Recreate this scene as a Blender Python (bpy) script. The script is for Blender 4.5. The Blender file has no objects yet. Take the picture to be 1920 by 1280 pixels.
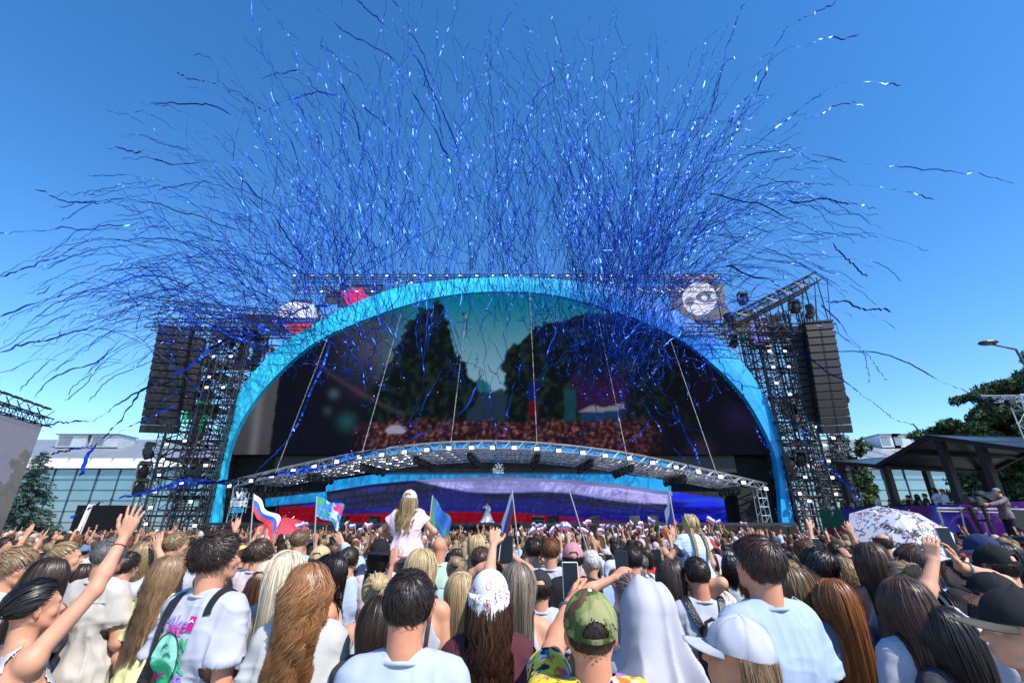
import bpy, math, random
import numpy as np
from math import sin, cos, tan, pi, radians, atan, sqrt
from mathutils import Vector, Matrix
random.seed(7); rng = np.random.default_rng(7)
SC = bpy.context.scene
COL = SC.collection

# ---------------------------------------------------------------- camera
CAMH = 1.95; F = 853.33; PITCH = atan(343/F); cp, sp = cos(PITCH), sin(PITCH)
cam = bpy.data.cameras.new('camera'); cam.lens = 16; cam.sensor_width = 36; cam.clip_start = .05; cam.clip_end = 3000
camo = bpy.data.objects.new('camera', cam); COL.objects.link(camo)
camo.location = (0, 0, CAMH); camo.rotation_euler = (pi/2 + PITCH, 0, 0)
SC.camera = camo
# ---------------------------------------------------------------- light
SUN_EL = radians(48); SUN_AZ = radians(136)     # azimuth clockwise from +Y: to the right, a little behind the camera
w = bpy.data.worlds.new('World'); SC.world = w; w.use_nodes = True
nt = w.node_tree; bg = nt.nodes['Background']
sky = nt.nodes.new('ShaderNodeTexSky'); sky.sky_type = 'NISHITA'; sky.sun_disc = False
sky.sun_elevation = SUN_EL; sky.sun_rotation = SUN_AZ; sky.air_density = 1.0; sky.dust_density = .05; sky.ozone_density = 4.0
hs = nt.nodes.new('ShaderNodeHueSaturation'); hs.inputs['Saturation'].default_value = 1.26; hs.inputs['Hue'].default_value = .501
hs.inputs['Value'].default_value = 1.16
nt.links.new(sky.outputs[0], hs.inputs['Color']); nt.links.new(hs.outputs[0], bg.inputs['Color'])
bg.inputs['Strength'].default_value = .15
sl = bpy.data.lights.new('sun', 'SUN'); sl.energy = 4.5; sl.angle = radians(.53); sl.color = (1, .95, .88)
so = bpy.data.objects.new('sun', sl); COL.objects.link(so)
sdir = Vector((sin(SUN_AZ)*cos(SUN_EL), cos(SUN_AZ)*cos(SUN_EL), sin(SUN_EL)))
so.rotation_euler = sdir.to_track_quat('Z', 'Y').to_euler(); so.location = (20, -20, 40)
vs = SC.view_settings; vs.view_transform = 'Standard'; vs.look = 'None'; vs.gamma = 1; vs.exposure = .52
SC.render.engine = 'CYCLES'
SC.cycles.max_bounces = 5; SC.cycles.diffuse_bounces = 3; SC.cycles.glossy_bounces = 3; SC.cycles.transparent_max_bounces = 6

def YS(Y): return Y*(1.07 if Y < 1.9 else 1.16) if Y < 6 else Y
def W(px, py, Y):
    """point of the place seen at photo pixel (px,py), Y metres in front of the photographer"""
    x = px-960; u = 640-py
    y = F*cp-u*sp; z = F*sp+u*cp
    k = Y/y
    return Vector((x*k, Y, CAMH+z*k))
def WZ(px, py, Y): return W(px, py, Y)

# ---------------------------------------------------------------- scene graph helpers
def tag(o, label=None, cat=None, group=None, kind=None):
    if label: o['label'] = label
    if cat: o['category'] = cat
    if group: o['group'] = group
    if kind: o['kind'] = kind
    return o
def empty(name, loc=(0, 0, 0), rz=0, label=None, cat=None, group=None):
    o = bpy.data.objects.new(name, None); COL.objects.link(o); o.location = loc; o.rotation_euler = (0, 0, rz)
    o.empty_display_size = .2
    return tag(o, label, cat, group)
def child_copy(root):
    r = root.copy(); COL.objects.link(r)
    for ch in CH.get(root.name, []):
        c = ch.copy(); COL.objects.link(c); c.parent = r; CH.setdefault(r.name, []).append(c)
        for g in CH.get(ch.name, []):
            d = g.copy(); COL.objects.link(d); d.parent = c; CH.setdefault(c.name, []).append(d)
    return r
CH = {}
def link(name, me, m, parent=None, loc=None, smooth=False):
    o = bpy.data.objects.new(name, me); COL.objects.link(o)
    if m is not None:
        for mm in (m if isinstance(m, (list, tuple)) else [m]): me.materials.append(mm)
    if parent is not None:
        o.parent = parent; CH.setdefault(parent.name, []).append(o)
    if loc is not None: o.location = loc
    if smooth: me.polygons.foreach_set('use_smooth', np.ones(len(me.polygons), bool))
    return o
def np_mesh(name, V, Q, cols=None, mi=None):
    """V (n,3); Q (m,4) or (m,3) face array (or list of both)"""
    me = bpy.data.meshes.new(name)
    V = np.asarray(V, np.float32)
    Qs = Q if isinstance(Q, list) and len(Q) and isinstance(Q[0], np.ndarray) and Q[0].ndim == 2 else [Q]
    Qs = [np.asarray(q, np.int32) for q in Qs if len(q)]
    nl = sum(q.size for q in Qs); nf = sum(len(q) for q in Qs)
    me.vertices.add(len(V)); me.vertices.foreach_set('co', V.ravel())
    me.loops.add(nl); me.polygons.add(nf)
    me.loops.foreach_set('vertex_index', np.concatenate([q.ravel() for q in Qs]))
    tot = np.concatenate([np.full(len(q), q.shape[1], np.int32) for q in Qs])
    me.polygons.foreach_set('loop_start', np.concatenate([[0], np.cumsum(tot)[:-1]]).astype(np.int32))
    me.polygons.foreach_set('loop_total', tot)
    if mi is not None: me.polygons.foreach_set('material_index', np.asarray(mi, np.int32))
    me.update(calc_edges=True); me.shade_flat()
    if cols is not None:
        a = me.color_attributes.new('Col', 'FLOAT_COLOR', 'POINT')
        c = np.ones((len(V), 4), np.float32); c[:, :3] = cols
        a.data.foreach_set('color', c.ravel())
    return me

class MB:
    """collects shapes into one mesh"""
    def __init__(s): s.v = []; s.f = []; s.m = []; s.c = []; s.cur = 0; s.col = (1, 1, 1)
    def add(s, vs_, fs_):
        n = len(s.v); s.v += [tuple(v) for v in vs_]; s.f += [tuple(n+i for i in f) for f in fs_]; s.m += [s.cur]*len(fs_)
        s.c += [s.col]*len(vs_)
        return s
    def box(s, c, d, R=None):
        hx, hy, hz = d[0]/2, d[1]/2, d[2]/2
        vs_ = [Vector((x*hx, y*hy, z*hz)) for x in (-1, 1) for y in (-1, 1) for z in (-1, 1)]
        if R is not None: vs_ = [R @ v for v in vs_]
        c = Vector(c)
        return s.add([v+c for v in vs_], [(0, 1, 3, 2), (4, 6, 7, 5), (0, 4, 5, 1), (2, 3, 7, 6), (0, 2, 6, 4), (1, 5, 7, 3)])
    def bevbox(s, c, d, b, R=None):
        """box with chamfered vertical and horizontal edges"""
        hx, hy, hz = d[0]/2, d[1]/2, d[2]/2; b = min(b, hx*.9, hy*.9, hz*.9); c = Vector(c)
        def ring(ix, z): return [(hx-ix, -hy+b, z), (hx-ix, hy-b, z), (hx-b, hy-ix, z), (-hx+b, hy-ix, z), (-hx+ix, hy-b, z), (-hx+ix, -hy+b, z), (-hx+b, -hy+ix, z), (hx-b, -hy+ix, z)]
        R_ = [ring(b, -hz), ring(0, -hz+b), ring(0, hz-b), ring(b, hz)]
        vs_ = [Vector(p) for r in R_ for p in r]
        if R is not None: vs_ = [R @ v for v in vs_]
        fs_ = [tuple(range(7, -1, -1)), tuple(range(24, 32))]
        for k in range(3):
            for i in range(8): j = (i+1) % 8; fs_.append((k*8+i, k*8+j, k*8+8+j, k*8+8+i))
        return s.add([v+c for v in vs_], fs_)
    def tube(s, pts, r, n=5, caps=True, closed=False):
        pts = [Vector(p) for p in pts]; m = len(pts)
        rs = r if isinstance(r, (list, tuple, np.ndarray)) else [r]*m
        vs_ = []; prev = None
        for i in range(m):
            t = (pts[min(i+1, m-1)]-pts[max(i-1, 0)])
            if closed: t = pts[(i+1) % m]-pts[i-1]
            if t.length < 1e-9: t = Vector((0, 0, 1))
            t.normalize()
            if prev is None: a = t.orthogonal().normalized()
            else:
                a = prev-t*prev.dot(t)
                a = a.normalized() if a.length > 1e-6 else t.orthogonal().normalized()
            prev = a; b = t.cross(a)
            for k in range(n):
                q = 2*pi*k/n+pi/n
                vs_.append(pts[i]+(a*cos(q)+b*sin(q))*rs[i])
        fs_ = []
        for i in range(m if closed else m-1):
            j = (i+1) % m
            for k in range(n): l = (k+1) % n; fs_.append((i*n+k, i*n+l, j*n+l, j*n+k))
        if caps and not closed: fs_ += [tuple(range(n-1, -1, -1)), tuple((m-1)*n+k for k in range(n))]
        return s.add(vs_, fs_)
    def bar(s, a, b, r, n=4): return s.tube([a, b], r, n)
    def quad(s, a, b, c, d): return s.add([a, b, c, d], [(0, 1, 2, 3)])
    def slab(s, poly, off):
        """polygon extruded by vector off"""
        off = Vector(off); n = len(poly); P = [Vector(p) for p in poly]
        vs_ = P+[p+off for p in P]
        fs_ = [tuple(range(n)), tuple(range(2*n-1, n-1, -1))]+[(i, (i+1) % n+0, (i+1) % n+n, i+n)[::-1] for i in range(n)]
        return s.add(vs_, fs_)
    def lathe(s, prof, n=16, c=(0, 0, 0), R=None, sx=1, sy=1):
        c = Vector(c); vs_ = []
        for (r, z) in prof:
            for k in range(n):
                q = 2*pi*k/n; v = Vector((r*cos(q)*sx, r*sin(q)*sy, z))
                if R is not None: v = R @ v
                vs_.append(v+c)
        fs_ = [(i*n+k, i*n+(k+1) % n, (i+1)*n+(k+1) % n, (i+1)*n+k) for i in range(len(prof)-1) for k in range(n)]
        return s.add(vs_, fs_)
    def truss(s, a, b, w, bay=None, r=.03, rb=.016, up=None, h=None):
        """box truss: four chords and zig-zag bracing"""
        a = Vector(a); b = Vector(b); L = (b-a).length; t = (b-a)/L; h = h or w
        u = Vector(up) if up else (Vector((0, 0, 1)) if abs(t.z) < .9 else Vector((0, 1, 0)))
        x = t.cross(u).normalized(); u = x.cross(t)
        C = [a+x*w/2*i+u*h/2*j for i, j in ((1, 1), (1, -1), (-1, -1), (-1, 1))]
        for c in C: s.bar(c, c+t*L, r)
        n = max(2, round(L/(bay or w)))
        for k in range(4):
            p, q = C[k], C[(k+1) % 4]
            for i in range(n):
                d0, d1 = t*L*i/n, t*L*(i+1)/n
                if i % 2: s.bar(p+d0, q+d1, rb, 3)
                else: s.bar(q+d0, p+d1, rb, 3)
                s.bar(p+d1, q+d1, rb, 3)
        return s
    def mesh(s, name):
        me = bpy.data.meshes.new(name); me.from_pydata(s.v, [], s.f); me.update()
        if any(s.m): me.polygons.foreach_set('material_index', s.m)
        if any(c != (1, 1, 1) for c in s.c):
            a = me.color_attributes.new('Col', 'FLOAT_COLOR', 'POINT')
            cc = np.ones((len(s.v), 4), np.float32); cc[:, :3] = np.array(s.c); a.data.foreach_set('color', cc.ravel())
        return me
    def build(s, name, m, parent=None, smooth=False, loc=None):
        return link(name, s.mesh(name), m, parent, loc, smooth)

# ---------------------------------------------------------------- materials
MATS = {}
def srgb(r, g, b):
    f = lambda c: (c/255/12.92 if c/255 <= .04045 else ((c/255+.055)/1.055)**2.4)
    return (f(r), f(g), f(b))
def mat(name, color=(.5, .5, .5), rough=.6, metal=0, var=.12, scale=6, bump=0, bscale=40, spec=.5, emit=None, estr=1, attr=False, objcol=False, stretch=None, aniso=0, coat=0):
    if name in MATS: return MATS[name]
    m = bpy.data.materials.new(name); m.use_nodes = True; N = m.node_tree.nodes; L = m.node_tree.links
    b = N['Principled BSDF']; b.inputs['Roughness'].default_value = rough; b.inputs['Metallic'].default_value = metal
    b.inputs['Specular IOR Level'].default_value = spec; b.inputs['Coat Weight'].default_value = coat
    tc = N.new('ShaderNodeTexCoord'); src = tc.outputs['Object']
    if stretch:
        mp = N.new('ShaderNodeMapping'); mp.inputs['Scale'].default_value = stretch; L.new(src, mp.inputs[0]); src = mp.outputs[0]
    rgb = N.new('ShaderNodeRGB'); rgb.outputs[0].default_value = (*color, 1); out = rgb.outputs[0]
    def mul(a, bb):
        x = N.new('ShaderNodeMix'); x.data_type = 'RGBA'; x.blend_type = 'MULTIPLY'; x.inputs[0].default_value = 1
        L.new(a, x.inputs[6]); L.new(bb, x.inputs[7]); return x.outputs[2]
    if attr:
        at = N.new('ShaderNodeAttribute'); at.attribute_name = 'Col'; out = mul(out, at.outputs['Color'])
    if objcol:
        oi = N.new('ShaderNodeObjectInfo'); out = mul(out, oi.outputs['Color'])
    if var:
        no = N.new('ShaderNodeTexNoise'); no.inputs['Scale'].default_value = scale; no.inputs['Detail'].default_value = 5; L.new(src, no.inputs['Vector'])
        mr = N.new('ShaderNodeMapRange'); mr.inputs[1].default_value = .25; mr.inputs[2].default_value = .75; mr.inputs[3].default_value = 1-var; mr.inputs[4].default_value = 1+var
        L.new(no.outputs[0], mr.inputs[0]); 
        cx = N.new('ShaderNodeCombineColor'); [L.new(mr.outputs[0], cx.inputs[i]) for i in range(3)]
        out = mul(out, cx.outputs[0])
    L.new(out, b.inputs['Base Color'])
    if bump:
        n2 = N.new('ShaderNodeTexNoise'); n2.inputs['Scale'].default_value = bscale; n2.inputs['Detail'].default_value = 4; L.new(src, n2.inputs['Vector'])
        bp = N.new('ShaderNodeBump'); bp.inputs['Strength'].default_value = bump; bp.inputs['Distance'].default_value = .02; L.new(n2.outputs[0], bp.inputs['Height']); L.new(bp.outputs[0], b.inputs['Normal'])
    if emit is not None:
        if emit == 'attr': L.new(out, b.inputs['Emission Color'])
        else: b.inputs['Emission Color'].default_value = (*emit, 1)
        b.inputs['Emission Strength'].default_value = estr
    MATS[name] = m
    return m
M_BLACK = mat('black steel', (.018, .018, .02), .45, .3, .2, 8)
M_ALU = mat('aluminium truss', (.56, .57, .6), .32, .85, .1, 4)
M_GALV = mat('galvanised scaffold', (.30, .31, .33), .42, .7, .25, 3)
M_DKALU = mat('dark scaffold', (.05, .052, .06), .45, .5, .25, 3)
M_PLAST = mat('black plastic', (.012, .012, .014), .35, 0, .2, 10)
M_CABLE = mat('steel cable', (.35, .34, .32), .5, .4, .05)
M_LAMP = mat('lamp glass lit', (.9, .9, .88), .2, 0, 0, emit=(1, .96, .9), estr=1.1)

def text_mesh(s, size, extrude=0, bold=0, align='CENTER'):
    c = bpy.data.curves.new('writing', 'FONT'); c.body = s; c.size = size; c.extrude = extrude; c.offset = bold; c.align_x = align; c.resolution_u = 4
    o = bpy.data.objects.new('writing', c); COL.objects.link(o)
    dg = bpy.context.evaluated_depsgraph_get(); dg.update()
    me = bpy.data.meshes.new_from_object(o.evaluated_get(dg)); bpy.data.objects.remove(o)
    me.materials.clear()
    return me
def text_obj(name, s, size, M, m, parent=None, extrude=.01, bold=0):
    me = text_mesh(s, size, extrude, bold); me.transform(M)
    return link(name, me, m, parent)
def basis(origin, x, y):
    x = Vector(x).normalized(); y = Vector(y); z = x.cross(y).normalized(); y = z.cross(x)
    return Matrix(((x.x, y.x, z.x, origin[0]), (x.y, y.y, z.y, origin[1]), (x.z, y.z, z.z, origin[2]), (0, 0, 0, 1)))
# cheap value noise on points
_perm = rng.random((64, 64, 64)).astype(np.float32)
def vnoise(P, f=1.0):
    P = np.asarray(P)*f; i = np.floor(P).astype(int); t = P-i; t = t*t*(3-2*t); i &= 63; j = (i+1) & 63
    r = 0
    for a in (0, 1):
        wx = t[..., 0] if a else 1-t[..., 0]; X = (j if a else i)[..., 0]
        for b in (0, 1):
            wy = t[..., 1] if b else 1-t[..., 1]; Yy = (j if b else i)[..., 1]
            for c in (0, 1):
                wz = t[..., 2] if c else 1-t[..., 2]; Z = (j if c else i)[..., 2]
                r = r+wx*wy*wz*_perm[X, Yy, Z]
    return r
def fbm(P, f=1.0, o=4):
    r = 0; a = .5
    for k in range(o): r = r+a*vnoise(np.asarray(P)+k*7.3, f*2**k); a *= .5
    return r/(1-.5**o)
# ================================================================ the place
def proj(P):
    P = np.asarray(P); d = P-np.array([0, 0, CAMH])
    f = d[..., 1]*cp+d[..., 2]*sp; u = -d[..., 1]*sp+d[..., 2]*cp
    return 960+F*d[..., 0]/f, 640-F*u/f
def poly_in(x, y, poly):
    ins = np.zeros(x.shape, bool); n = len(poly)
    for i in range(n):
        x1, y1 = poly[i]; x2, y2 = poly[(i+1) % n]
        c = ((y1 > y) != (y2 > y)) & (x < (x2-x1)*(y-y1)/((y2-y1) if y2 != y1 else 1e-9)+x1)
        ins ^= c
    return ins
def resample(P, n):
    P = np.array(P, float); d = np.r_[0, np.cumsum(np.hypot(*np.diff(P, axis=0).T))]
    t = np.linspace(0, d[-1], n); return np.c_[np.interp(t, d, P[:, 0]), np.interp(t, d, P[:, 1])]
def smooth_poly(P, it=6):
    P = np.array(P, float)
    for _ in range(it): P[1:-1] = .25*P[:-2]+.5*P[1:-1]+.25*P[2:]
    return P
# ---- ground
m = MB(); m.quad((-400, -60, 0), (400, -60, 0), (400, 700, 0), (-400, 700, 0))
g = m.build('ground', mat('paving', (.22, .21, .2), .85, 0, .3, 3, .3, 30)); g['kind'] = 'structure'
# ---- long glass hall behind the stage
BY = 65.
hall = empty('glass_hall', (0, BY, 0), 0, 'long glass-fronted hall with white band and grey metal roof behind the stage towers', 'building')
def P0(px, py, Y): return W(px, py, Y)-Vector((0, BY, 0))
zt = W(200, 878, BY).z; zb = W(200, 860, BY).z
m = MB(); m.box((0, 12, zt/2), (170, 23, zt-.02)); m.build('wall', mat('hall wall', (.35, .36, .37), .7), hall)
def glassmat():
    m = mat('hall glass', (.07, .2, .27), .06, .0, .2, .35, spec=1.0, coat=.8); return m
m = MB(); xs = np.linspace(-84, 84, 57); zs = np.linspace(.9, zt-.1, 7)
for i in range(56):
    for j in range(6):
        y = -.04+.02*random.random(); x0, x1, z0, z1 = xs[i], xs[i+1], zs[j], zs[j+1]; t = random.uniform(-.03, .03)
        m.quad((x0, y+t, z0), (x1, y-t, z0), (x1, y-t, z1), (x0, y+t, z1))
gl = m.build('window', glassmat(), hall)
m = MB()
for x in xs: m.box((x, -.12, (zt+.9)/2), (.1, .12, zt-.9))
for z in zs: m.box((0, -.09, z), (168, .08, .07))
m.build('frame', mat('mullion', (.05, .07, .09), .5, .5), gl)
m = MB(); m.box((0, -.35, (zt+zb)/2), (170, .6, zb-zt)); m.box((0, -.15, .45), (170, .35, .88)); m.build('cornice', mat('white band', (.8, .8, .8), .5, 0, .05), hall)
m = MB(); m.slab([(-86, -.6, zb+.002), (-86, 26, zb+.002), (-86, 10, zb+4.4)], (172, 0, 0))
for i in range(58): m.box((-85+i*3, 4.2, zb+2.0), (.08, 11.2, .12), Matrix.Rotation(atan(4.4/10.6), 3, 'X'))
m.build('roof', mat('roof metal', (.33, .35, .38), .45, .5, .1, .5), hall)
for px, wd in ((145, 66), (205, 62), (1660, 42), (1682, 40)):
    a = P0(px, 850, BY+6); s = wd/853*58
    m = MB(); m.box((a.x, 6, zb+3.2), (s, 3.2, 1.8)); m.build('rooftop_unit', mat('unit metal', (.5, .52, .55), .4, .5, .15, 1), hall)
    m = MB(); m.box((a.x, 6, zb+4.2), (s*1.12, 3.9, .16)); m.box((a.x-s*.22, 4.37, zb+3.2), (s*.42, .06, 1.3)); m.build('unit_cap', mat('unit dark', (.22, .24, .28), .4, .5, .15, 1), hall)
# entrance canopy wall
m = MB(); a = P0(372//2+8, 985, BY-1); m.box((P0(205, 960, BY).x, -1.0, 2.2), (5.5, 2, 4.2)); m.build('entrance', mat('entrance dark', (.008, .008, .010), .8, spec=.1), hall)
m = MB(); m.slab([(P0(182, 960, BY).x, -2.4, 0), (P0(182, 960, BY).x+.45, -2.4, 0), (P0(182, 960, BY).x+.9, -2.4, 4.4), (P0(182, 960, BY).x+.6, -2.4, 4.4)], (0, 2.0, 0)); m.build('entrance_frame', mat('white band'), hall)

# ---- arch
OUT = [(386, 984), (398, 915), (412, 830), (429, 764), (461, 712), (514, 655), (569, 618), (607, 598), (664, 567), (746, 537), (807, 528), (868, 522), (935, 519), (1000, 519), (1082, 527), (1160, 542), (1220, 561), (1297, 598), (1358, 642), (1403, 690), (1443, 756), (1460, 805), (1472, 886), (1482, 940), (1491, 985)]
INN = [(409, 984), (415, 920), (424, 856), (437, 818), (451, 789), (480, 745), (514, 707), (558, 664), (607, 630), (705, 590), (755, 573), (807, 559), (860, 550), (908, 546), (1000, 547), (1041, 552), (1105, 568), (1163, 586), (1244, 618), (1305, 655), (1366, 707), (1407, 756), (1440, 818), (1455, 850), (1461, 898), (1464, 940), (1466, 985)]
AY = 33.
N = 90
O = smooth_poly(resample(OUT, N), 3); I = smooth_poly(resample(INN, N), 3)
ow = [W(x, y, AY) for x, y in O]; iw = [W(x, y, AY) for x, y in I]
for L_ in (ow, iw): L_[0].z = 0; L_[-1].z = 0
stage = empty('stage_arch', (0, AY, 0), 0, 'giant bright blue arch framing the concert stage', 'arch')
loc = lambda p: p-Vector((0, AY, 0))
V = []; Q = []; C = []
c1, c2 = np.array(srgb(50, 212, 250)), np.array(srgb(12, 118, 225))
for i in range(N):
    o_, n_ = loc(ow[i]), loc(iw[i]); md = (n_-o_)
    ring = [o_+Vector((0, 1.6, 0)), o_, o_+md*.5+Vector((0, -.06, 0)), n_, n_+Vector((0, .5, 0))]
    f = min(1, max(0, (O[i][0]-900)/380)); f = f*f*(3-2*f); c = c1*(1-f)+c2*f
    if i > N-22: c = c*.6+c1*.4*1.0
    V += ring; C += [c]*5
for i in range(N-1):
    for k in range(4): Q.append((i*5+k, i*5+k+1, i*5+6+k, i*5+5+k))
link('arch_fascia', np_mesh('arch_fascia', V, Q, np.clip(C, 0, 1)), mat('arch vinyl', (1, 1, 1), .38, 0, .03, 1, attr=True), stage)
m = MB()
for i in range(0, N-1, 4):     # panel joints of the fascia
    a, b = loc(ow[i]), loc(iw[i]); mid = (a+b)/2+Vector((0, -.065, 0)); a = a+Vector((0, -.005, 0)); b = b+Vector((0, -.005, 0))
    m.bar(a, mid, .012, 3); m.bar(mid, b, .012, 3)
m.build('panel_joints', mat('joint blue', (.01, .09, .2), .6), stage)

# ---- main LED wall
SYY = 33.45
inner = np.array([(p.x, p.z) for p in iw])
gx = np.arange(-20.5, 19.2, .09); gz = np.arange(3.3, 19.6, .09)
def sstep(a, b, x): t = np.clip((x-a)/(b-a), 0, 1); return t*t*(3-2*t)
def mixc(c, col, a): return c*(1-a[..., None])+np.array(col)*a[..., None]
def picture_main(px, py, P):
    n1 = fbm(np.stack([px, py, 0*px], -1), 1/46., 4); n2 = fbm(np.stack([px, py, 0*px+9], -1), 1/9., 3); n3 = vnoise(np.stack([px, py, 0*px+3], -1), 1/3.2)
    c = np.zeros(px.shape+(3,))+srgb(13, 16, 27)
    c = mixc(c, srgb(70, 74, 82), sstep(590, 690, px)*sstep(800, 690, px)*sstep(780, 600, py)*.55)
    skyc = np.array(srgb(10, 105, 128))*(1-sstep(560, 740, py))[..., None]+np.array(srgb(110, 150, 170))*sstep(560, 740, py)[..., None]
    a = sstep(690, 800, px-0*(py-560))*sstep(1190, 1100, px)*sstep(742, 730, py)
    c = c*(1-a[..., None])+skyc*a[..., None]
    # city skyline between the trees
    sk = poly_in(px, py, [(860, 745), (866, 738), (880, 735), (885, 720), (895, 712), (906, 712), (916, 720), (920, 735), (940, 728), (955, 735), (975, 722), (990, 740), (1000, 800), (860, 800)])
    c = mixc(c, srgb(28, 45, 62), sk.astype(float)*.95)
    dome = (((px-900)/19)**2+((py-735)/24)**2 < 1) & (py < 735); c = mixc(c, srgb(25, 88, 105), dome.astype(float)*.9)
    c = mixc(c, srgb(25, 60, 75), ((abs(px-898.5) < 1.3) & (py > 692) & (py < 715)).astype(float))
    wob = (n1-.5)*46+(n2-.5)*26
    t1 = poly_in(px+wob, py+wob*.5, [(700, 800), (705, 700), (730, 650), (768, 600), (800, 575), (822, 560), (835, 600), (850, 640), (868, 670), (882, 700), (886, 740), (880, 800)])
    t2 = poly_in(px+wob, py+wob*.5, [(950, 800), (945, 700), (940, 670), (960, 640), (985, 625), (1020, 600), (1080, 590), (1150, 590), (1225, 620), (1290, 700), (1300, 800)])
    leaf = np.array(srgb(9, 17, 18))+(np.clip(n2-.5, 0, 1)*1.3)[..., None]*np.array(srgb(40, 62, 48))
    for t in (t1, t2): c = np.where(t[..., None], leaf, c)
    c = mixc(c, srgb(48, 16, 58), sstep(1060, 1090, px)*sstep(1190, 1160, px)*sstep(670, 740, py)*sstep(785, 765, py)*.65)
    tent = poly_in(px, py, [(1082, 773), (1100, 764), (1112, 759), (1130, 764), (1150, 760), (1170, 754), (1170, 764), (1150, 771)]); c = mixc(c, srgb(110, 108, 122), tent.astype(float))
    tent2 = poly_in(px, py, [(1088, 775), (1165, 768), (1160, 790), (1092, 790)]); c = mixc(c, srgb(16, 48, 80), tent2.astype(float))
    c = mixc(c, srgb(12, 26, 80), ((px > 990) & (px < 1008) & (py > 715) & (py < 752)).astype(float)); c = mixc(c, srgb(74, 12, 26), ((px > 990) & (px < 1008) & (py > 752) & (py < 782)).astype(float))
    c = mixc(c, srgb(14, 70, 80), ((px > 1058) & (px < 1080) & (py > 730) & (py < 795)).astype(float)*.55)
    # the filmed crowd
    ca = sstep(640, 720, px)*sstep(1260, 1180, px)*sstep(784+8*(n1-.5)*4, 794, py)
    sp_ = np.array(srgb(34, 14, 20))+np.clip(n3-.55, 0, 1)[..., None]*1.7*np.array(srgb(128, 88, 80))
    n4 = vnoise(np.stack([px, py, 0*px+33], -1), 1/4.); sp_ = np.where((n4 > .83)[..., None], np.array(srgb(140, 90, 105)), sp_); sp_ = np.where((n4 < .2)[..., None], np.array(srgb(16, 26, 58)), sp_)
    c = c*(1-ca[..., None])+sp_*ca[..., None]
    um = (((px-742)/19)**2+((py-806)/9)**2 < 1) & (py < 812); c = mixc(c, srgb(140, 138, 160), um.astype(float)*.9)
    # out of focus blobs
    for (x, y, r, col, a) in ((675, 735, 12, (60, 34, 52), .5), (626, 738, 9, (70, 84, 102), .7), (650, 790, 16, (32, 82, 92), .6), (614, 770, 8, (60, 70, 88), .5), (700, 655, 26, (80, 84, 92), .45), (1380, 780, 24, (50, 32, 84), .5), (1313, 843, 22, (66, 54, 92), .7), (1345, 690, 30, (26, 26, 44), .7), (1420, 790, 22, (34, 32, 60), .6)):
        g_ = np.exp(-(((px-x)/r)**2+((py-y)/r)**2)); c = mixc(c, srgb(*col), g_*a)
    arc = np.exp(-((py-(700+((px-560)/11.)**1.15 if False else 690+(px-600)*.62-((px-660)**2)*.0012))/5)**2)*((px > 590) & (px < 760)); c = mixc(c, srgb(92, 84, 84), arc*.22)
    tri = poly_in(px, py, [(1418, 872), (1432, 862), (1452, 846), (1458, 846), (1458, 876)]); c = mixc(c, srgb(150, 148, 168), tri.astype(float)*.85)
    c = mixc(c, srgb(6, 7, 16), sstep(1180, 1260, px)*.55*(1-sstep(1330, 1400, px)*.3))
    # unlit grey side column of the wall, its sheen painted into the colour
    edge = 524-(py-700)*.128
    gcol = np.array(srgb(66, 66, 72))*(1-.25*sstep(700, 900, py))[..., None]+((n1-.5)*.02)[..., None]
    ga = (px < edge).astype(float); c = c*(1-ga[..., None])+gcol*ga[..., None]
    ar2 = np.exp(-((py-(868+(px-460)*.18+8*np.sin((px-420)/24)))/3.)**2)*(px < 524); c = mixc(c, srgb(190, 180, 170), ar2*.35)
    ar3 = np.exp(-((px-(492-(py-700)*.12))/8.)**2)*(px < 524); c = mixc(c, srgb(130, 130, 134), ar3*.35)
    return np.clip(c, 0, 1)
def led_plane(name, gx, gz, Y, poly_xz, pic, m, parent, soft=0):
    X, Z = np.meshgrid(gx, gz, indexing='ij'); P = np.stack([X, 0*X+Y, Z], -1)
    px, py = proj(P); col = pic(px, py, P)
    for _ in range(soft):
        c_ = np.pad(col, ((1, 1), (1, 1), (0, 0)), 'edge'); col = .4*col+.15*(c_[:-2, 1:-1]+c_[2:, 1:-1]+c_[1:-1, :-2]+c_[1:-1, 2:])
    cx = (gx[:-1]+gx[1:])/2; cz = (gz[:-1]+gz[1:])/2; CX, CZ = np.meshgrid(cx, cz, indexing='ij')
    keep = poly_in(CX, CZ, poly_xz)
    nz = len(gz); ii, jj = np.nonzero(keep); a = ii*nz+jj
    Qf = np.c_[a, a+nz, a+nz+1, a+1]
    P = P.copy(); P[..., 1] = 0
    used = np.unique(Qf); mp = np.full(P.shape[0]*P.shape[1], -1); mp[used] = np.arange(len(used))
    return link(name, np_mesh(name, P.reshape(-1, 3)[used], mp[Qf], col.reshape(-1, 3)[used]), m, parent)
LEDM = mat('LED picture', (1, 1, 1), .7, 0, 0, attr=True, emit='attr', estr=.78, spec=.0)
ledm_nt = LEDM.node_tree; _b = ledm_nt.nodes['Principled BSDF']
for l in list(_b.inputs['Base Color'].links): ledm_nt.links.remove(l)
_b.inputs['Base Color'].default_value = (.0015, .0015, .002, 1)
scr = empty('led_wall', (0, SYY, 0), 0, 'huge curved-top video wall under the arch showing trees and the crowd', 'video screen')
zmin = W(930, 852, SYY).z
pxz = [tuple(p*1.0) for p in inner if p[1] > zmin]; pxz = [(pxz[0][0], zmin)]+pxz+[(pxz[-1][0], zmin)]
led_plane('screen', gx, gz, SYY, pxz, picture_main, LEDM, scr, 1)
m = MB(); m.box((-.5, .75, 10.2), (33.5, .3, 9.5)); m.build('cabinet_back', M_BLACK, scr)
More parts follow.
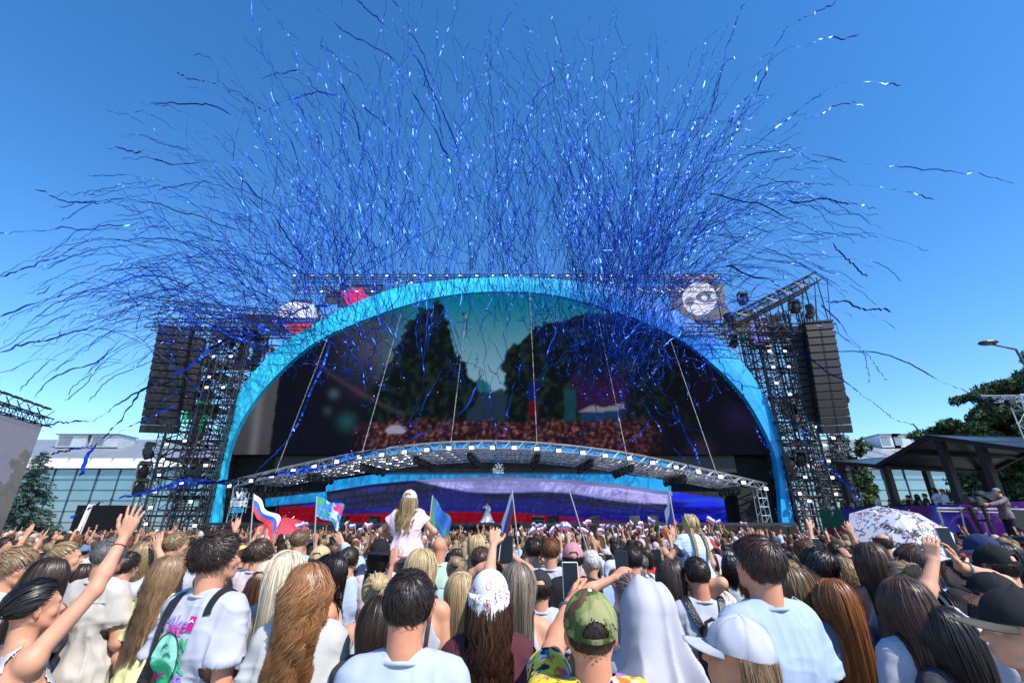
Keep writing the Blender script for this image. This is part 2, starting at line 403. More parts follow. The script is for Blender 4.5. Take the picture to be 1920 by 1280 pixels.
m = MB(); m.box((-.8, 1.5, zmin/2+.9), (42.6, .16, zmin+.6)); m.build('black_drape', mat('black drape', (.012, .012, .014), .9, 0, .3, 2), scr)

# ---- stage deck
DZ = 2.07
st = empty('stage', (0, 31, 0), 0, 'black raised stage deck running the full width of the arch', 'stage')
m = MB(); m.box((-.7, 3.4, DZ-.1), (37.4, 6.8, .2)); m.build('deck', mat('deck', (.03, .03, .032), .5, 0, .3, 2), st)
m = MB(); m.box((-.7, -.03, (DZ-.22)/2), (37.4, .05, DZ-.22))
for i in range(36): m.box((-19+i*1.04, -.08, (DZ-.22)/2), (.05, .06, DZ-.26))
m.build('front_skirt', mat('black drape'), st)
# ---- rear LED backdrop with blue header
backdrop = empty('backdrop_screen', (0, 34.3, 0), 0, 'wide low video backdrop with bright blue header and tricolour drapery picture behind the performer', 'video screen')
BYY = 34.3
def picture_low(px, py, P):
    n = fbm(np.stack([px*.35, py*2.2, 0*px], -1), 1/30., 4); n2 = fbm(np.stack([px*.5+py*.8, py*2.0-px*.1, 0*px+4], -1), 1/22., 3)
    c = np.zeros(px.shape+(3,))+srgb(43, 44, 66)
    c = mixc(c, srgb(44, 50, 150), np.clip((n-.42)*5, 0, 1)*.4)
    k = (px-960)/320; ytop = 893+10*np.abs(k)**2; 
    lw = 14+18*sstep(740, 1000, px)+6*sstep(1000, 1200, px); bot = 897+8*k+lw*.9*sstep(690, 900, px)+6*np.sin(px/60.)
    wa = sstep(bot+2, bot-2, py)*sstep(660, 760, px)
    fold = np.array(srgb(165, 160, 222))*(.55+.75*np.clip(n2, 0, 1))[..., None]
    c = c*(1-wa[..., None])+fold*wa[..., None]
    rb = 966-7*np.sin((px-600)/170.)+sstep(900, 1200, px)*9
    blu = np.exp(-((py-(rb-5))/4.5)**2); c = mixc(c, srgb(28, 28, 125), blu*.6)
    c = mixc(c, srgb(150, 16, 32), sstep(rb-2, rb+2, py))
    c = mixc(c, srgb(18, 20, 125), sstep(1010, 1120, px)*sstep(944, 966, py)*.6*(.6+.5*n2))
    c = np.where(((px > 1258))[..., None], mixc(mixc(np.zeros(c.shape)+srgb(18, 20, 112), srgb(28, 64, 168), sstep(944, 936, py-(px-1258)*.11+2)), srgb(34, 38, 190), np.clip((n2-.48)*5, 0, 1)), c)
    lf = px < 614; c = np.where(lf[..., None], mixc(mixc(np.zeros(c.shape)+srgb(38, 40, 72), srgb(40, 44, 150), np.clip((n-.4)*5, 0, 1)), srgb(150, 16, 32), sstep(948, 954, py+(px-500)*.02)), c)
    return np.clip(c, 0, 1)
def xz(px, py): p = W(px, py, BYY); return (p.x, p.z)
cen = [xz(x, y) for x, y in ((612, 985), (612, 920), (700, 905), (800, 896), (930, 892), (1060, 897), (1170, 908), (1258, 921), (1258, 985))]
cen[0] = (cen[0][0], DZ); cen[-1] = (cen[-1][0], DZ)
gx2 = np.arange(-16.5, 15.2, .1); gz2 = np.arange(DZ, 6.2, .07)
L2 = LEDM.copy(); L2.name = 'LED backdrop picture'; L2.node_tree.nodes['Principled BSDF'].inputs['Emission Strength'].default_value = .26
b2 = L2.node_tree.nodes['Principled BSDF']; 
_mx = b2.inputs['Emission Color'].links[0].from_socket; L2.node_tree.links.new(_mx, b2.inputs['Base Color'])
led_plane('screen', gx2, gz2, BYY, cen, picture_low, L2, backdrop)
lw_ = [xz(497, 950), xz(613, 938), xz(613, 985), xz(497, 985)]; lw_ = [(a, b) if k < 2 else (a, DZ) for k, (a, b) in enumerate(lw_)]
led_plane('screen', gx2, gz2, BYY+.12, lw_, picture_low, L2, backdrop)
rw_ = [xz(1257, 921), xz(1374, 936), xz(1380, 978), xz(1257, 980)]; rw_ = [(a, b) if k < 2 else (a, DZ) for k, (a, b) in enumerate(rw_)]
led_plane('screen', gx2, gz2, BYY+.12, rw_, picture_low, L2, backdrop)
HDM = mat('header blue', srgb(10, 165, 235), .4, 0, .03, 1)
hx = np.linspace(-12.2, 10.7, 40)
def hdr(poly_top, poly_bot, yy, name, mt):
    T = resample(poly_top, 40); Bo = resample(poly_bot, 40); V = []; Q = []
    for (a, b), (c, d) in zip(T, Bo):
        p = W(a, b, yy); q = W(c, d, yy); V += [(p.x, 0, p.z), (q.x, 0, q.z), (p.x, .35, p.z)]
    for i in range(39): Q += [(3*i, 3*i+1, 3*i+4, 3*i+3), (3*i+2, 3*i, 3*i+3, 3*i+5)]
    o = link(name, np_mesh(name, V, Q), mt, backdrop); o.location.y = yy-34.3; return o
hdr([(611, 912), (613, 904), (620, 901), (700, 889), (800, 880), (930, 875), (1060, 879), (1170, 889), (1258, 901)], [(611, 922), (614, 921), (620, 920), (700, 907), (800, 898), (930, 893), (1060, 898), (1170, 909), (1258, 922)], 34.15, 'header_band', HDM)
hdr([(497, 934), (613, 921)], [(497, 950), (613, 938)], 34.22, 'header_band', HDM)
m = MB(); a = xz(613, 900)[0]; b = xz(1258, 900)[0]
m.v and None
for cx, cy, wd, hh in ((((xz(466, 940)[0]+xz(497, 940)[0])/2), 0, 1.15, 3.4), (((xz(1380, 940)[0]+xz(1440, 940)[0])/2), .0, 2.4, 3.6)):
    m = MB(); m.box((cx, cy, 2.6), (wd, .9, hh)); m.build('side_column', mat('black drape'), backdrop)

# ---- curved lighting canopy over the stage
FT = [(422, 909), (509, 887), (587, 870), (675, 853), (756, 841), (837, 834), (931, 832), (1007, 835), (1092, 843), (1175, 854), (1272, 873), (1359, 893), (1440, 912)]
def ftY(px): return 33.2-5.2*(1-((px-930)/510)**2)
can = empty('lighting_canopy', (0, 30, 0), 0, 'curved silver truss canopy with cross trusses hanging above the stage', 'lighting rig')
L0 = lambda p: p-Vector((0, 30, 0))
ft = smooth_poly(resample(FT, 41), 2); fw = [L0(W(x, y, ftY(x))) for x, y in ft]
m = MB(); hgt = .5
top = [p+Vector((0, 0, .22)) for p in fw]; bot = [p-Vector((0, 0, .22)) for p in fw]; tb = [p+Vector((0, .4, .22)) for p in fw]; bb = [p+Vector((0, .4, -.22)) for p in fw]
for L_ in (top, bot, tb, bb): m.tube(L_, .035, 5)
for i in range(40):
    for s in range(2):
        f0, f1 = s/2, (s+1)/2
        a, b = (bot, top) if s else (top, bot); a2, b2_ = (bb, tb) if s else (tb, bb)
        m.bar(a[i].lerp(a[i+1], f0), b[i].lerp(b[i+1], f1), .02, 3); m.bar(a2[i].lerp(a2[i+1], f0), b2_[i].lerp(b2_[i+1], f1), .02, 3)
    m.bar(top[i], tb[i], .02, 3); m.bar(bot[i], bb[i], .02, 3); m.bar(top[i], bot[i], .022, 4)
m.build('front_truss', M_ALU, can)
rad = []
for px in (480, 575, 680, 785, 888, 1003, 1100, 1195, 1300, 1385):
    i = int(np.argmin(abs(ft[:, 0]-px))); a = fw[i]+Vector((0, .45, -.1)); 
    b = Vector((a.x*.90, 33.0-30, a.z-.15)); rad.append((a, b))
    m = MB(); m.truss(a, b, .42, .5, .03, .016); m.build('cross_truss', M_ALU, can)
for fr in (.22, .46, .70, .95):
    m = MB()
    for (a, b), (c, d) in zip(rad[:-1], rad[1:]):
        p, q = a.lerp(b, fr), c.lerp(d, fr); m.truss(p+Vector((.25, 0, 0)), q-Vector((.25, 0, 0)), .36, .45, .026, .014)
    m.build('rear_truss', M_ALU, can)
# strips of blue edging seen through the front truss
m = MB()
for i in range(8, 33):
    a, b = fw[i]+Vector((0, .46, -.15)), fw[i+1]+Vector((0, .46, -.15)); m.quad(a, b, b+Vector((0, 0, .3)), a+Vector((0, 0, .3)))
m.build('blue_edging', HDM, can)
# end towers of the canopy
for px, n_ in ((436, 0), (1436, 1)):
    b = L0(W(px, 985, 33.2)); m = MB(); m.truss(Vector((b.x, 3.2, 1.4)), Vector((b.x, 3.2, fw[0 if not n_ else -1].z-.2)), .6, .55, .03, .018); m.build('support_tower', M_ALU, can)
# suspension cables
cbl = [((518, 882), (614, 634)), ((679, 848), (752, 588)), ((845, 832), (874, 590)), ((1007, 834), (993, 548)), ((1175, 853), (1122, 600)), ((1344, 888), (1258, 640))]
for a, b in cbl:
    m = MB(); p = W(a[0], a[1], ftY(a[0])+.2); q = W(b[0], b[1], 32.9); m.tube([p, q], .03, 5)
    tag(m.build('cable', M_CABLE), 'thin steel wire rising from the curved truss past the video wall', 'cable', 'suspension wires of the canopy')
# ---- lamps
def fixture_parts():
    m = MB(); m.bevbox((0, .14, 0), (.42, .22, .3), .03); m.box((0, .28, 0), (.3, .1, .2)); m.tube([(-.26, .12, 0), (-.26, .12, .26), (.26, .12, .26), (.26, .12, 0)], .02, 4); m.bar((0, .12, .26), (0, .12, .38), .025)
    h = m.mesh('housing')
    m = MB(); m.bevbox((0, .02, 0), (.40, .05, .27), .02); l = m.mesh('lens')
    return h, l
_fh, _fl = fixture_parts()
def fixture(p, sc, label, group, first={}):
    e = empty('stage_light', p, random.uniform(-.2, .2), label, 'stage light', group); e.scale = (sc,)*3
    if 'a' not in first:
        first['a'] = 1; link('housing', _fh, M_PLAST, e); link('lens', _fl, M_LAMP, e)
    else: link('housing', _fh, None, e); link('lens', _fl, None, e)
lights = [(95, 350), (225, 320), (350, 292), (478, 260), (604, 232), (740, 205), (875, 178), (1010, 165), (1145, 148), (1280, 135), (1412, 125), (1550, 122), (1675, 122), (1805, 122)]
lp = [(400+x/3.2, 800+y/3.2) for x, y in lights]+[(980+x/3.692, 800+y/3.692) for x, y in ((98, 148), (250, 160), (417, 177), (572, 195), (740, 213), (900, 245), (1063, 275), (1220, 308), (1370, 340), (1530, 380), (1685, 425))]
for x, y in lp: fixture(W(x, y+1, ftY(x)-.35), .72, 'square white blinder lamp, lit, clamped along the curved front truss of the canopy', 'blinder lamps along the canopy front')
# black moving heads under the cross trusses
def movhead():
    m = MB(); m.bevbox((0, 0, .3), (.34, .26, .14), .03); m.box((-.17, 0, .12), (.05, .16, .3)); m.box((.17, 0, .12), (.05, .16, .3))
    m.lathe([(0, .16), (.1, .14), (.14, .02), (.15, -.18), (.13, -.22)], 10, (0, 0, .06), Matrix.Rotation(.5, 3, 'X')); body = m.mesh('housing')
    m = MB(); m.lathe([(.125, 0), (.07, -.015), (0, -.02)], 10, Vector((0, 0, .06))+Matrix.Rotation(.5, 3, 'X') @ Vector((0, 0, -.215)), Matrix.Rotation(.5, 3, 'X')); return body, m.mesh('lens')
_mh, _ml = movhead(); _mh.materials.append(M_PLAST); _ml.materials.append(mat('dark lens', (.25, .27, .3), .1, .2, 0))
for a, b in rad:
    for f in (.06, .24, .42, .6, .78):
        p = a.lerp(b, f)+Vector((0, 30, -.62)); e = empty('moving_head', p, random.uniform(-1, 1), 'round black moving head lamp hanging under a cross truss of the canopy', 'stage light', 'moving heads under the canopy')
        e.scale = (.95,)*3; link('housing', _mh, None, e); link('lens', _ml, None, e)
# ---- festival signs
M_WHITE = mat('white lettering', (.8, .8, .8), .5, 0, 0)
M_SKYB = mat('pale blue lettering', srgb(70, 185, 240), .5, 0, 0)
def festsign(px, py, Y, s, label, tower):
    c = W(px, py, Y); e = empty('festival_sign', c, 0, label, 'sign')
    B = lambda dx, dz: basis((dx*s, -.06, dz*s), (1, 0, 0), (0, 0, 1))
    text_obj('lettering', 'VK', .62*s, B(.1, .32), M_WHITE, e, .02, .03*s)
    text_obj('lettering', 'fest', .75*s, B(0, -.16), M_WHITE, e, .02, .035*s)
    text_obj('year', '2026', .42*s, B(.05, -.55), M_SKYB, e, .02, .015*s)
    m = MB()
    for dz in (-.2, .35): m.bar((-.7*s, 0, dz*s), (.8*s, 0, dz*s), .02)
    m.bar((-.5*s, 0, -.6*s), (-.5*s, 0, .7*s), .02); m.bar((.55*s, 0, -.6*s), (.55*s, 0, .7*s), .02); m.build('sign_frame', M_ALU, e)
festsign(448, 944, 32.6, 1.0, 'white VK fest 2026 lettering on the truss tower left of the stage', 1)
festsign(934, 884, 31.4, .62, 'small white VK fest 2026 lettering hung at the middle of the canopy', 0)

# ---- scaffolding
def scaffold(name, X0, X1, Y0, Y1, z1, bay, lev, M, label, extra=None, dens=.5, seed=1, r=.035):
    R_ = random.Random(seed); e = empty(name, ((X0+X1)/2, Y0, 0), 0, label, 'scaffold'); ox = (X0+X1)/2
    nx = max(1, round((X1-X0)/bay)); nz = int(z1/lev); ny = 2
    m = MB(); dg = MB(); dk = MB()
    X = lambda i: X0+(X1-X0)*i/nx-ox; Yy = [0, Y1-Y0]
    for i in range(nx+1):
        for y in Yy: m.bar((X(i), y, 0), (X(i), y, z1), r*1.25)
    for k in range(1, nz+1):
        z = k*lev
        for y in Yy: m.bar((X0-ox, y, z), (X1-ox, y, z), r); 
        for y in Yy:
            if R_.random() < .6: m.bar((X0-ox, y, z-lev*.5), (X1-ox, y, z-lev*.5), r*.8)
        for i in range(nx+1): m.bar((X(i), 0, z), (X(i), Yy[1], z), r)
        for i in range(nx):
            for y in Yy:
                if R_.random() < dens:
                    a, b = (X(i), y, z-lev), (X(i+1), y, z)
                    if R_.random() < .5: a, b = (X(i+1), y, z-lev), (X(i), y, z)
                    dg.bar(a, b, r*.8)
            if R_.random() < .22: (dk.box(((X(i)+X(i+1))/2, Yy[1]/2, z+.03), (bay*.9, Yy[1]*.8, .05)), dk.build('plank', M_DKALU, e), dk.v.clear(), dk.f.clear(), dk.m.clear(), dk.c.clear())
        for i in range(nx+1):
            if R_.random() < dens*.6: dg.bar((X(i), 0, z-lev), (X(i), Yy[1], z), r*.8)
    m.build('uprights', M, e); dg.build('braces', M, e); None
    if extra: extra(e, ox)
    return e
XA = W(270, 985, 33).x; XB = W(392, 985, 33).x; XC = W(1492, 985, 33).x; XD = W(1608, 985, 33).x
scaffold('scaffold_wall', -27.2, 27.0, 37.2, 39.2, 20.3, 2.0, 1.5, M_GALV, 'tall silver scaffolding wall standing behind the arch and video wall', dens=.8, seed=4, r=.05)
def lt(e, ox):
    m = MB()
    for x, y in ((XA, 0), (XB-.3, 0), ((XA+XB)/2, .1), (XA+.2, 2.5), (XB-.4, 2.6)): m.truss(Vector((x-ox, y, 0)), Vector((x-ox, y, 17.2)), .55, .6, .045, .025)
    m.build('mast', M_DKALU, e)
    m = MB(); za = 16.3
    for dy in (-.4, 1.2): m.truss(Vector((XA-3.4-ox, dy, za)), Vector((XB+5-ox, dy, za)), .7, .7, .045, .025)
    m.truss(Vector((XA-3.4-ox, 0, za+1.9)), Vector((XB+3-ox, 0, za+.9)), .6, .7, .045, .025)
    for x in (XA-3.2, XA-1.5, XA+.5, XB): m.bar((x-ox, 0, za), (x-ox, 0, za+1.9), .05); 
    for x in (XA-3.2, XA-1.5): m.bar((x-ox, 0, za), (x+1.7-ox, 0, za+1.8), .04)
    m.build('crossbeam', M_DKALU, e)
scaffold('speaker_tower', XA, XB, 32.6, 35.2, 17, 1.35, 1.25, M_DKALU, 'black scaffold and truss tower left of the arch carrying hanging loudspeakers', lt, .95, 2, .055)
def rt(e, ox):
    m = MB()
    for x, y in ((XC+.5, 0), (XD-.3, 0), ((XC+XD)/2+.2, .1), (XC+.5, 2.5), (XD-.4, 2.6)): m.truss(Vector((x-ox, y, 0)), Vector((x-ox, y, 17.6)), .55, .6, .045, .025)
    m.build('mast', M_DKALU, e)
    m = MB(); za = 15.9
    for dy in (-.4, 1.2): m.truss(Vector((XC-6-ox, dy, za)), Vector((XD+1.6-ox, dy, za)), .7, .7, .045, .025)
    q0 = W(1366, 604, 32.6)-Vector((ox, 32.6, 0)); q1 = W(1530, 520, 32.6)-Vector((ox, 32.6, 0))
    m.truss(q0, q1, .75, .75, .05, .028); m.truss(q0+Vector((0, 1.6, 0)), q1+Vector((0, 1.6, 0)), .7, .75, .05, .028)
    for x in np.linspace(q1.x-3.4, q1.x, 4):
        for y in (0, 1.6): m.bar((x, y, za), (x, y, q1.z-(q1.x-x)*.42), .05); m.bar((x, y, za), (x+.9, y, q1.z-(q1.x-x)*.42), .035)
    m.build('crossbeam', M_DKALU, e)
scaffold('speaker_tower', XC, XD, 32.6, 35.2, 17.4, 1.3, 1.25, M_DKALU, 'black scaffold and truss tower right of the arch with a sloping boom on top', rt, .95, 3, .055)
# top lighting truss over the arch
tp0, tp1 = W(548, 522, 34.2), W(1350, 522, 34.2)
tt = empty('top_truss', ((tp0.x+tp1.x)/2, 34.2, tp0.z), 0, 'long straight truss above the crown of the arch lined with small lamps', 'lighting truss')
m = MB(); hw = (tp1.x-tp0.x)/2; m.truss((-hw, 0, 0), (hw, 0, 0), .5, .6, .045, .022); m.build('truss', M_DKALU, tt)
m = MB(); m.truss((-hw, .3, -1.0), (hw, .3, -1.0), .4, .6, .04, .02)
for k in range(15): m.bar((-hw+k*hw/7, .2, -1.1), (-hw+k*hw/7, .2, 0), .04)
m.build('lower_truss', M_GALV, tt)
for k in range(29):
    x = 553+k*28.3+random.uniform(-4, 4); fixture(W(x, 516, 34.0), random.uniform(.5, .75), 'small lit lamp standing on the long truss above the crown of the arch', 'lamps on the top truss')
for k in range(24):
    if random.random() < .8: x = 575+k*32+random.uniform(-8, 8); fixture(W(x, 546 if x < 700 or x > 1200 else 530, 34.0), .45, 'small lit lamp on the lower rail of the truss above the arch', 'lamps on the top truss lower rail')
lt_l = [(320, 805), (312, 833), (305, 861), (298, 890), (290, 921), (282, 951), (273, 982), (392, 706), (387, 726), (418, 726), (400, 668), (432, 668), (346, 826), (340, 905), (357, 940), (365, 985), (412, 640), (380, 610)]
for x, y in lt_l: fixture(W(x, y, 32.1), .62, 'small lit white lamp clamped to the black scaffold tower left of the arch', 'lamps on the left scaffold tower')
lt_r = [(1547, 834), (1554, 864), (1561, 895), (1568, 926), (1443, 658), (1472, 658), (1450, 688), (1479, 687), (1456, 718), (1481, 739), (1563, 821), (1578, 884), (1518, 939), (1510, 894), (1500, 925), (1545, 970), (1532, 800)]
for x, y in lt_r: fixture(W(x, y, 32.1), .62, 'small lit white lamp clamped to the black scaffold tower right of the arch', 'lamps on the right scaffold tower')
for (x, y, Y) in ((277, 845, 31.5), (270, 881, 31.5), (262, 913, 31.5), (1393, 560, 33), (1368, 600, 33), (1376, 640, 34), (1490, 575, 32), (1520, 585, 32), (340, 700, 32), (372, 730, 33), (478, 608, 34), (433, 640, 34), (366, 885, 32), (1500, 858, 32), (1480, 868, 32)):
    e = empty('moving_head', W(x, y, Y)+Vector((0, 0, -.2)), random.uniform(-1, 1), 'big black spotlight on the scaffold tower '+('left' if x < 900 else 'right')+' of the arch', 'stage light', 'black spotlights on the towers'); e.scale = (2.1,)*3
    link('housing', _mh, None, e); link('lens', _ml, None, e)
# ---- line arrays
M_CAB = mat('speaker grille', (.016, .017, .02), .7, .1, .25, 20, .3, 90)
def line_array(ptop, pbot, Yt, Yb, wd, n, yaw, label, two=True):
    a = W(*ptop, Yt); b = W(*pbot, Yb); e = empty('line_array', a, yaw, label, 'loudspeaker'); Ri = Matrix.Rotation(-yaw, 3, 'Z')
    d = Ri @ (b-a); hs_ = d.length/n
    for k in range(n):
        t = (k+.5)/n; bow = sin(t*pi)*.0; p = d*t+Vector((0, bow, 0))
        tilt = -.15+.35*t
        R = Matrix.Rotation(tilt, 3, 'X'); m = MB()
        m.cur = 0; m.bevbox(p, (wd*.98, .75, hs_*.94), .04, R)
        m.cur = 1
        for sx in (-.25, .25): m.box(p+R @ Vector((sx*wd, -.39, 0)), (wd*.44, .03, hs_*.84), R)
        m.box(p+R @ Vector((0, -.4, 0)), (.04, .03, hs_*.9), R)
        m.build('cabinet', [M_PLAST, M_CAB], e)
    m = MB(); m.box((0, 0, .15), (wd, .9, .12)); m.bar((-.3, 0, .2), (-.3, .4, 1.2), .03); m.bar((.3, 0, .2), (.3, .4, 1.2), .03); m.build('fly_frame', M_BLACK, e)
line_array((330, 620), (298, 812), 30.6, 30.6, 2.1, 14, .25, 'tall hanging column of black loudspeakers, outermost on the left tower')
line_array((368, 640), (343, 770), 31.6, 31.6, 1.25, 12, .4, 'narrower hanging column of black loudspeakers on the left tower, inner one')
line_array((1532, 610), (1566, 812), 30.6, 30.6, 1.9, 14, -.2, 'tall hanging column of black loudspeakers, outermost on the right tower')
line_array((1500, 632), (1530, 790), 31.6, 31.6, 1.2, 13, -.3, 'narrower hanging column of black loudspeakers on the right tower, inner one')

# ---- small LED panels outside the arch
M_PANEL = mat('unlit LED mesh', (.06, .06, .065), .5, .2, .2, 1.5)
def panel(name, rects, Y, label, deco=()):
    c = W((rects[0][0]+rects[0][2])/2, (rects[0][1]+rects[0][3])/2, Y); e = empty(name, c, 0, label, 'led panel')
    m = MB()
    for x0, y0, x1, y1 in rects:
        a, b = W(x0, (y0+y1)/2, Y)-c, W(x1, (y0+y1)/2, Y)-c; t, u = W((x0+x1)/2, y0, Y)-c, W((x0+x1)/2, y1, Y)-c
        m.box(((a.x+b.x)/2, 0, (t.z+u.z)/2), (b.x-a.x, .1, t.z-u.z))
    m.build('panel_face', M_PANEL, e)
    for k, (poly, col) in enumerate(deco):
        m = MB(); P = [W(x, y, Y)-c for x, y in poly]; m.slab([(p.x, -.07-.012*k, p.z) for p in P], (0, .01, 0))
        m.build('lit_shape', mat('led colour %d %d %d' % col, (.02, .02, .02), .5, 0, 0, emit=srgb(*col), estr=.9), e)
def blob(cx, cy, rx, ry, n=22, wob=0, s=0, a0=0, a1=2*pi): return [(cx+rx*cos(a0+(a1-a0)*k/n)*(1+wob*sin(5*k+s)), cy+ry*sin(a0+(a1-a0)*k/n)*(1+wob*cos(7*k+s))) for k in range(n)]
PY = 34.6
panel('led_panel', [(470, 596, 500, 640), (452, 610, 470, 676), (500, 604, 528, 628), (474, 640, 492, 680)], PY, 'dark mesh panel cluster with a blue blur, left above the arch shoulder', [(blob(488, 618, 14, 12, wob=.1), (30, 90, 220))])
panel('led_panel', [(345, 757, 408, 786), (372, 733, 396, 757), (356, 786, 384, 826)], PY, 'grey mesh panel cluster with green strokes on the left tower', [([(347, 770), (352, 760), (356, 762), (352, 778), (350, 800), (345, 795)], (10, 150, 80)), ([(374, 795), (380, 780), (392, 778), (394, 784), (386, 786), (378, 812), (373, 808)], (10, 150, 80)), ([(372, 752), (390, 754), (391, 758), (372, 757)], (10, 150, 80))])
panel('led_panel', [(528, 575, 596, 625), (545, 562, 585, 575)], PY, 'round panel picture striped white, blue and red beside the arch', [(blob(560, 582, 36, 15, wob=.05, a0=pi, a1=2*pi)+[(596, 596), (524, 596)], (225, 228, 235)), ([(526, 597), (594, 597), (592, 606), (529, 606)], (40, 100, 215)), (blob(560, 606, 30, 20, a0=0, a1=pi), (225, 50, 75))])
panel('led_panel', [(636, 533, 720, 576), (610, 545, 636, 570)], PY, 'grey mesh panel with a ragged pink shape above the left of the arch', [(blob(665, 556, 24, 15, 18, .22, 2), (215, 30, 95))])
panel('led_panel', [(1256, 535, 1270, 580), (1270, 514, 1345, 600), (1345, 533, 1362, 600)], PY, 'grey mesh panel showing a big white round face-like emblem above the arch', [(blob(1311, 560, 32, 32, 30), (190, 192, 210)), (blob(1325, 558, 21, 11), (70, 72, 92)), (blob(1320, 559, 6, 5), (180, 205, 220)), (blob(1337, 556, 6, 5), (180, 205, 220)), (blob(1292, 566, 9, 9), (90, 92, 112))])
panel('led_panel', [(1374, 599, 1432, 622), (1405, 622, 1440, 655), (1432, 605, 1458, 622), (1398, 583, 1420, 599)], PY, 'grey mesh panel cluster with a purple blossom-like blur right of the arch', [(blob(1414, 614, 8, 9, wob=.2), (120, 125, 245)), (blob(1428, 634, 18, 13, wob=.18), (120, 120, 240))])
panel('led_panel', [(1460, 747, 1492, 776), (1485, 757, 1504, 803)], PY, 'blank grey mesh panel low on the right scaffold tower')
# ---- things on the stage
def wedge(px, py, s, label):
    e = empty('stage_monitor', W(px, py, 31.6)*1.0, random.uniform(-.3, .3), label, 'loudspeaker', 'black monitors at the stage front'); e.location.z = DZ; m = MB()
    m.slab([(-.35, -.2, 0), (-.35, .3, 0), (-.35, .3, .42), (-.35, .05, .42)], (.7, 0, 0)); m.build('cabinet', M_PLAST, e)
    m = MB(); m.slab([(-.32, -.215, .02), (-.32, .03, .41), (-.32, .02, .42), (-.32, -.225, .03)], (.64, 0, 0)); m.build('grille', M_CAB, e)
for x in (1010, 1038, 1115, 1190, 1225, 700, 640, 1290): wedge(x, 980, 1, 'black wedge monitor lying at the front edge of the stage')
for x, h_ in ((1178, 1.9), (1170, 1.1), (1062, 1.2), (1265, 1.5), (1140, 1.3)):
    p = W(x, 980, 33.5); e = empty('microphone_stand', (p.x, 33.5, DZ), 0, 'thin black microphone stand on the deck in front of the backdrop', 'microphone stand', 'microphone stands on the stage'); m = MB()
    for k in range(3): m.bar((0, 0, .12), (.35*cos(k*2.1), .35*sin(k*2.1), .02), .015)
    m.bar((0, 0, 0), (0, 0, h_), .015); m.bar((0, 0, h_), (-.5, -.1, h_+.18), .012); m.build('stand', M_BLACK, e)
    m = MB(); m.tube([(-.5, -.1, h_+.18), (-.6, -.12, h_+.2)], [.02, .035], 8); m.build('microphone', M_BLACK, e)
def camera_rig(px, Y, z, label):
    p = W(px, 980, Y); e = empty('broadcast_camera', (p.x, Y, z), .3, label, 'camera'); m = MB()
    for k in range(3): m.bar((0, 0, 1.1), (.4*cos(k*2.1), .4*sin(k*2.1), 0), .025)
    m.build('tripod', M_BLACK, e); m = MB(); m.bevbox((0, 0, 1.3), (.22, .55, .28), .03); m.tube([(0, .28, 1.3), (0, .62, 1.3)], [.09, .11], 10); m.box((-.17, -.05, 1.45), (.1, .2, .12)); m.bar((.1, -.2, 1.2), (.22, -.6, 1.05), .012); m.build('body', M_PLAST, e)
camera_rig(893, 30.6, 0.55, 'black broadcast camera on a stand in front of the white-gowned singer')
camera_rig(975, 30.2, 0.62, 'black broadcast camera at the stage edge right of the singer')
m = MB(); a = W(512, 985, 28); b = W(522, 936, 28); e = empty('jib_mast', (a.x, 28, 0), 0, 'thin dark leaning mast in front of the red part of the backdrop', 'mast')
m.tube([(0, 0, 0), (b.x-a.x, 0, b.z)], [.06, .03], 6); m.box((0, 0, .1), (.6, .6, .2)); m.build('pole', M_BLACK, e)
# red parasol among the far crowd
p = W(412, 1000, 20)
# ================================================================ left side: big screen, spruce
def picture_left(px, py, P):
    n = fbm(np.stack([px, py, 0*px], -1), 1/14., 4); c = np.zeros(px.shape+(3,))+srgb(128, 130, 152)
    tr = poly_in(px+(n-.5)*30, py+(n-.5)*30, [(-60, 900), (5, 905), (20, 880), (30, 862), (45, 842), (62, 838), (68, 850), (70, 1100), (-60, 1100)])
    c = mixc(c, srgb(96, 98, 88), tr*.85); c = mixc(c, srgb(84, 78, 92), sstep(950, 985, py)*.8)
    c = mixc(c, srgb(140, 60, 50), np.exp(-(((px-14)/4.)**2+((py-938)/7.)**2))*.6); return c
A_ = W(79, 800, 24.0); B_ = W(-60, 735, 19.0)
ls = empty('side_screen', (A_.x, A_.y, 0), 0, 'grey-lavender video screen at the left edge with black truss and lamps on top', 'video screen')
ux = (Vector((B_.x, B_.y, 0))-Vector((A_.x, A_.y, 0))); Lx = ux.length; ux.normalize(); yaw = math.atan2(ux.y, ux.x)
ls.rotation_euler = (0, 0, yaw)
nu, nv = 90, 90; V = []; Wd = []
zb0 = 1.3
for i in range(nu+1):
    for j in range(nv+1):
        x = Lx*i/nu; z = zb0+(A_.z-zb0)*j/nv; V.append((x, 0, z)); q = Vector((A_.x, A_.y, 0))+ux*x; Wd.append((q.x, q.y, z))
Wd = np.array(Wd); qx, qy = proj(Wd); cl = picture_left(qx, qy, Wd)
ii, jj = np.meshgrid(np.arange(nu), np.arange(nv), indexing='ij'); a = (ii*(nv+1)+jj).ravel()
L3 = mat('LED side picture', (1, 1, 1), .5, 0, .03, 2, attr=True, emit='attr', estr=.62, spec=.2)
b3 = L3.node_tree.nodes['Principled BSDF']; L3.node_tree.links.remove(b3.inputs['Base Color'].links[0]); b3.inputs['Base Color'].default_value = (.05, .05, .055, 1)
link('screen', np_mesh('screen', V, np.c_[a, a+nv+1, a+nv+2, a+1], cl), L3, ls)
m = MB(); m.box((Lx/2, -.0, 0), (.01, .01, .01)); 
m = MB(); m.box((Lx/2, -.35, (zb0+A_.z)/2), (Lx, .5, A_.z-zb0-.02)); m.build('cabinet_back', M_BLACK, ls)
m = MB(); m.truss((-.5, -.1, A_.z+.3), (Lx, -.1, A_.z+.3), .42, .45, .035, .02)
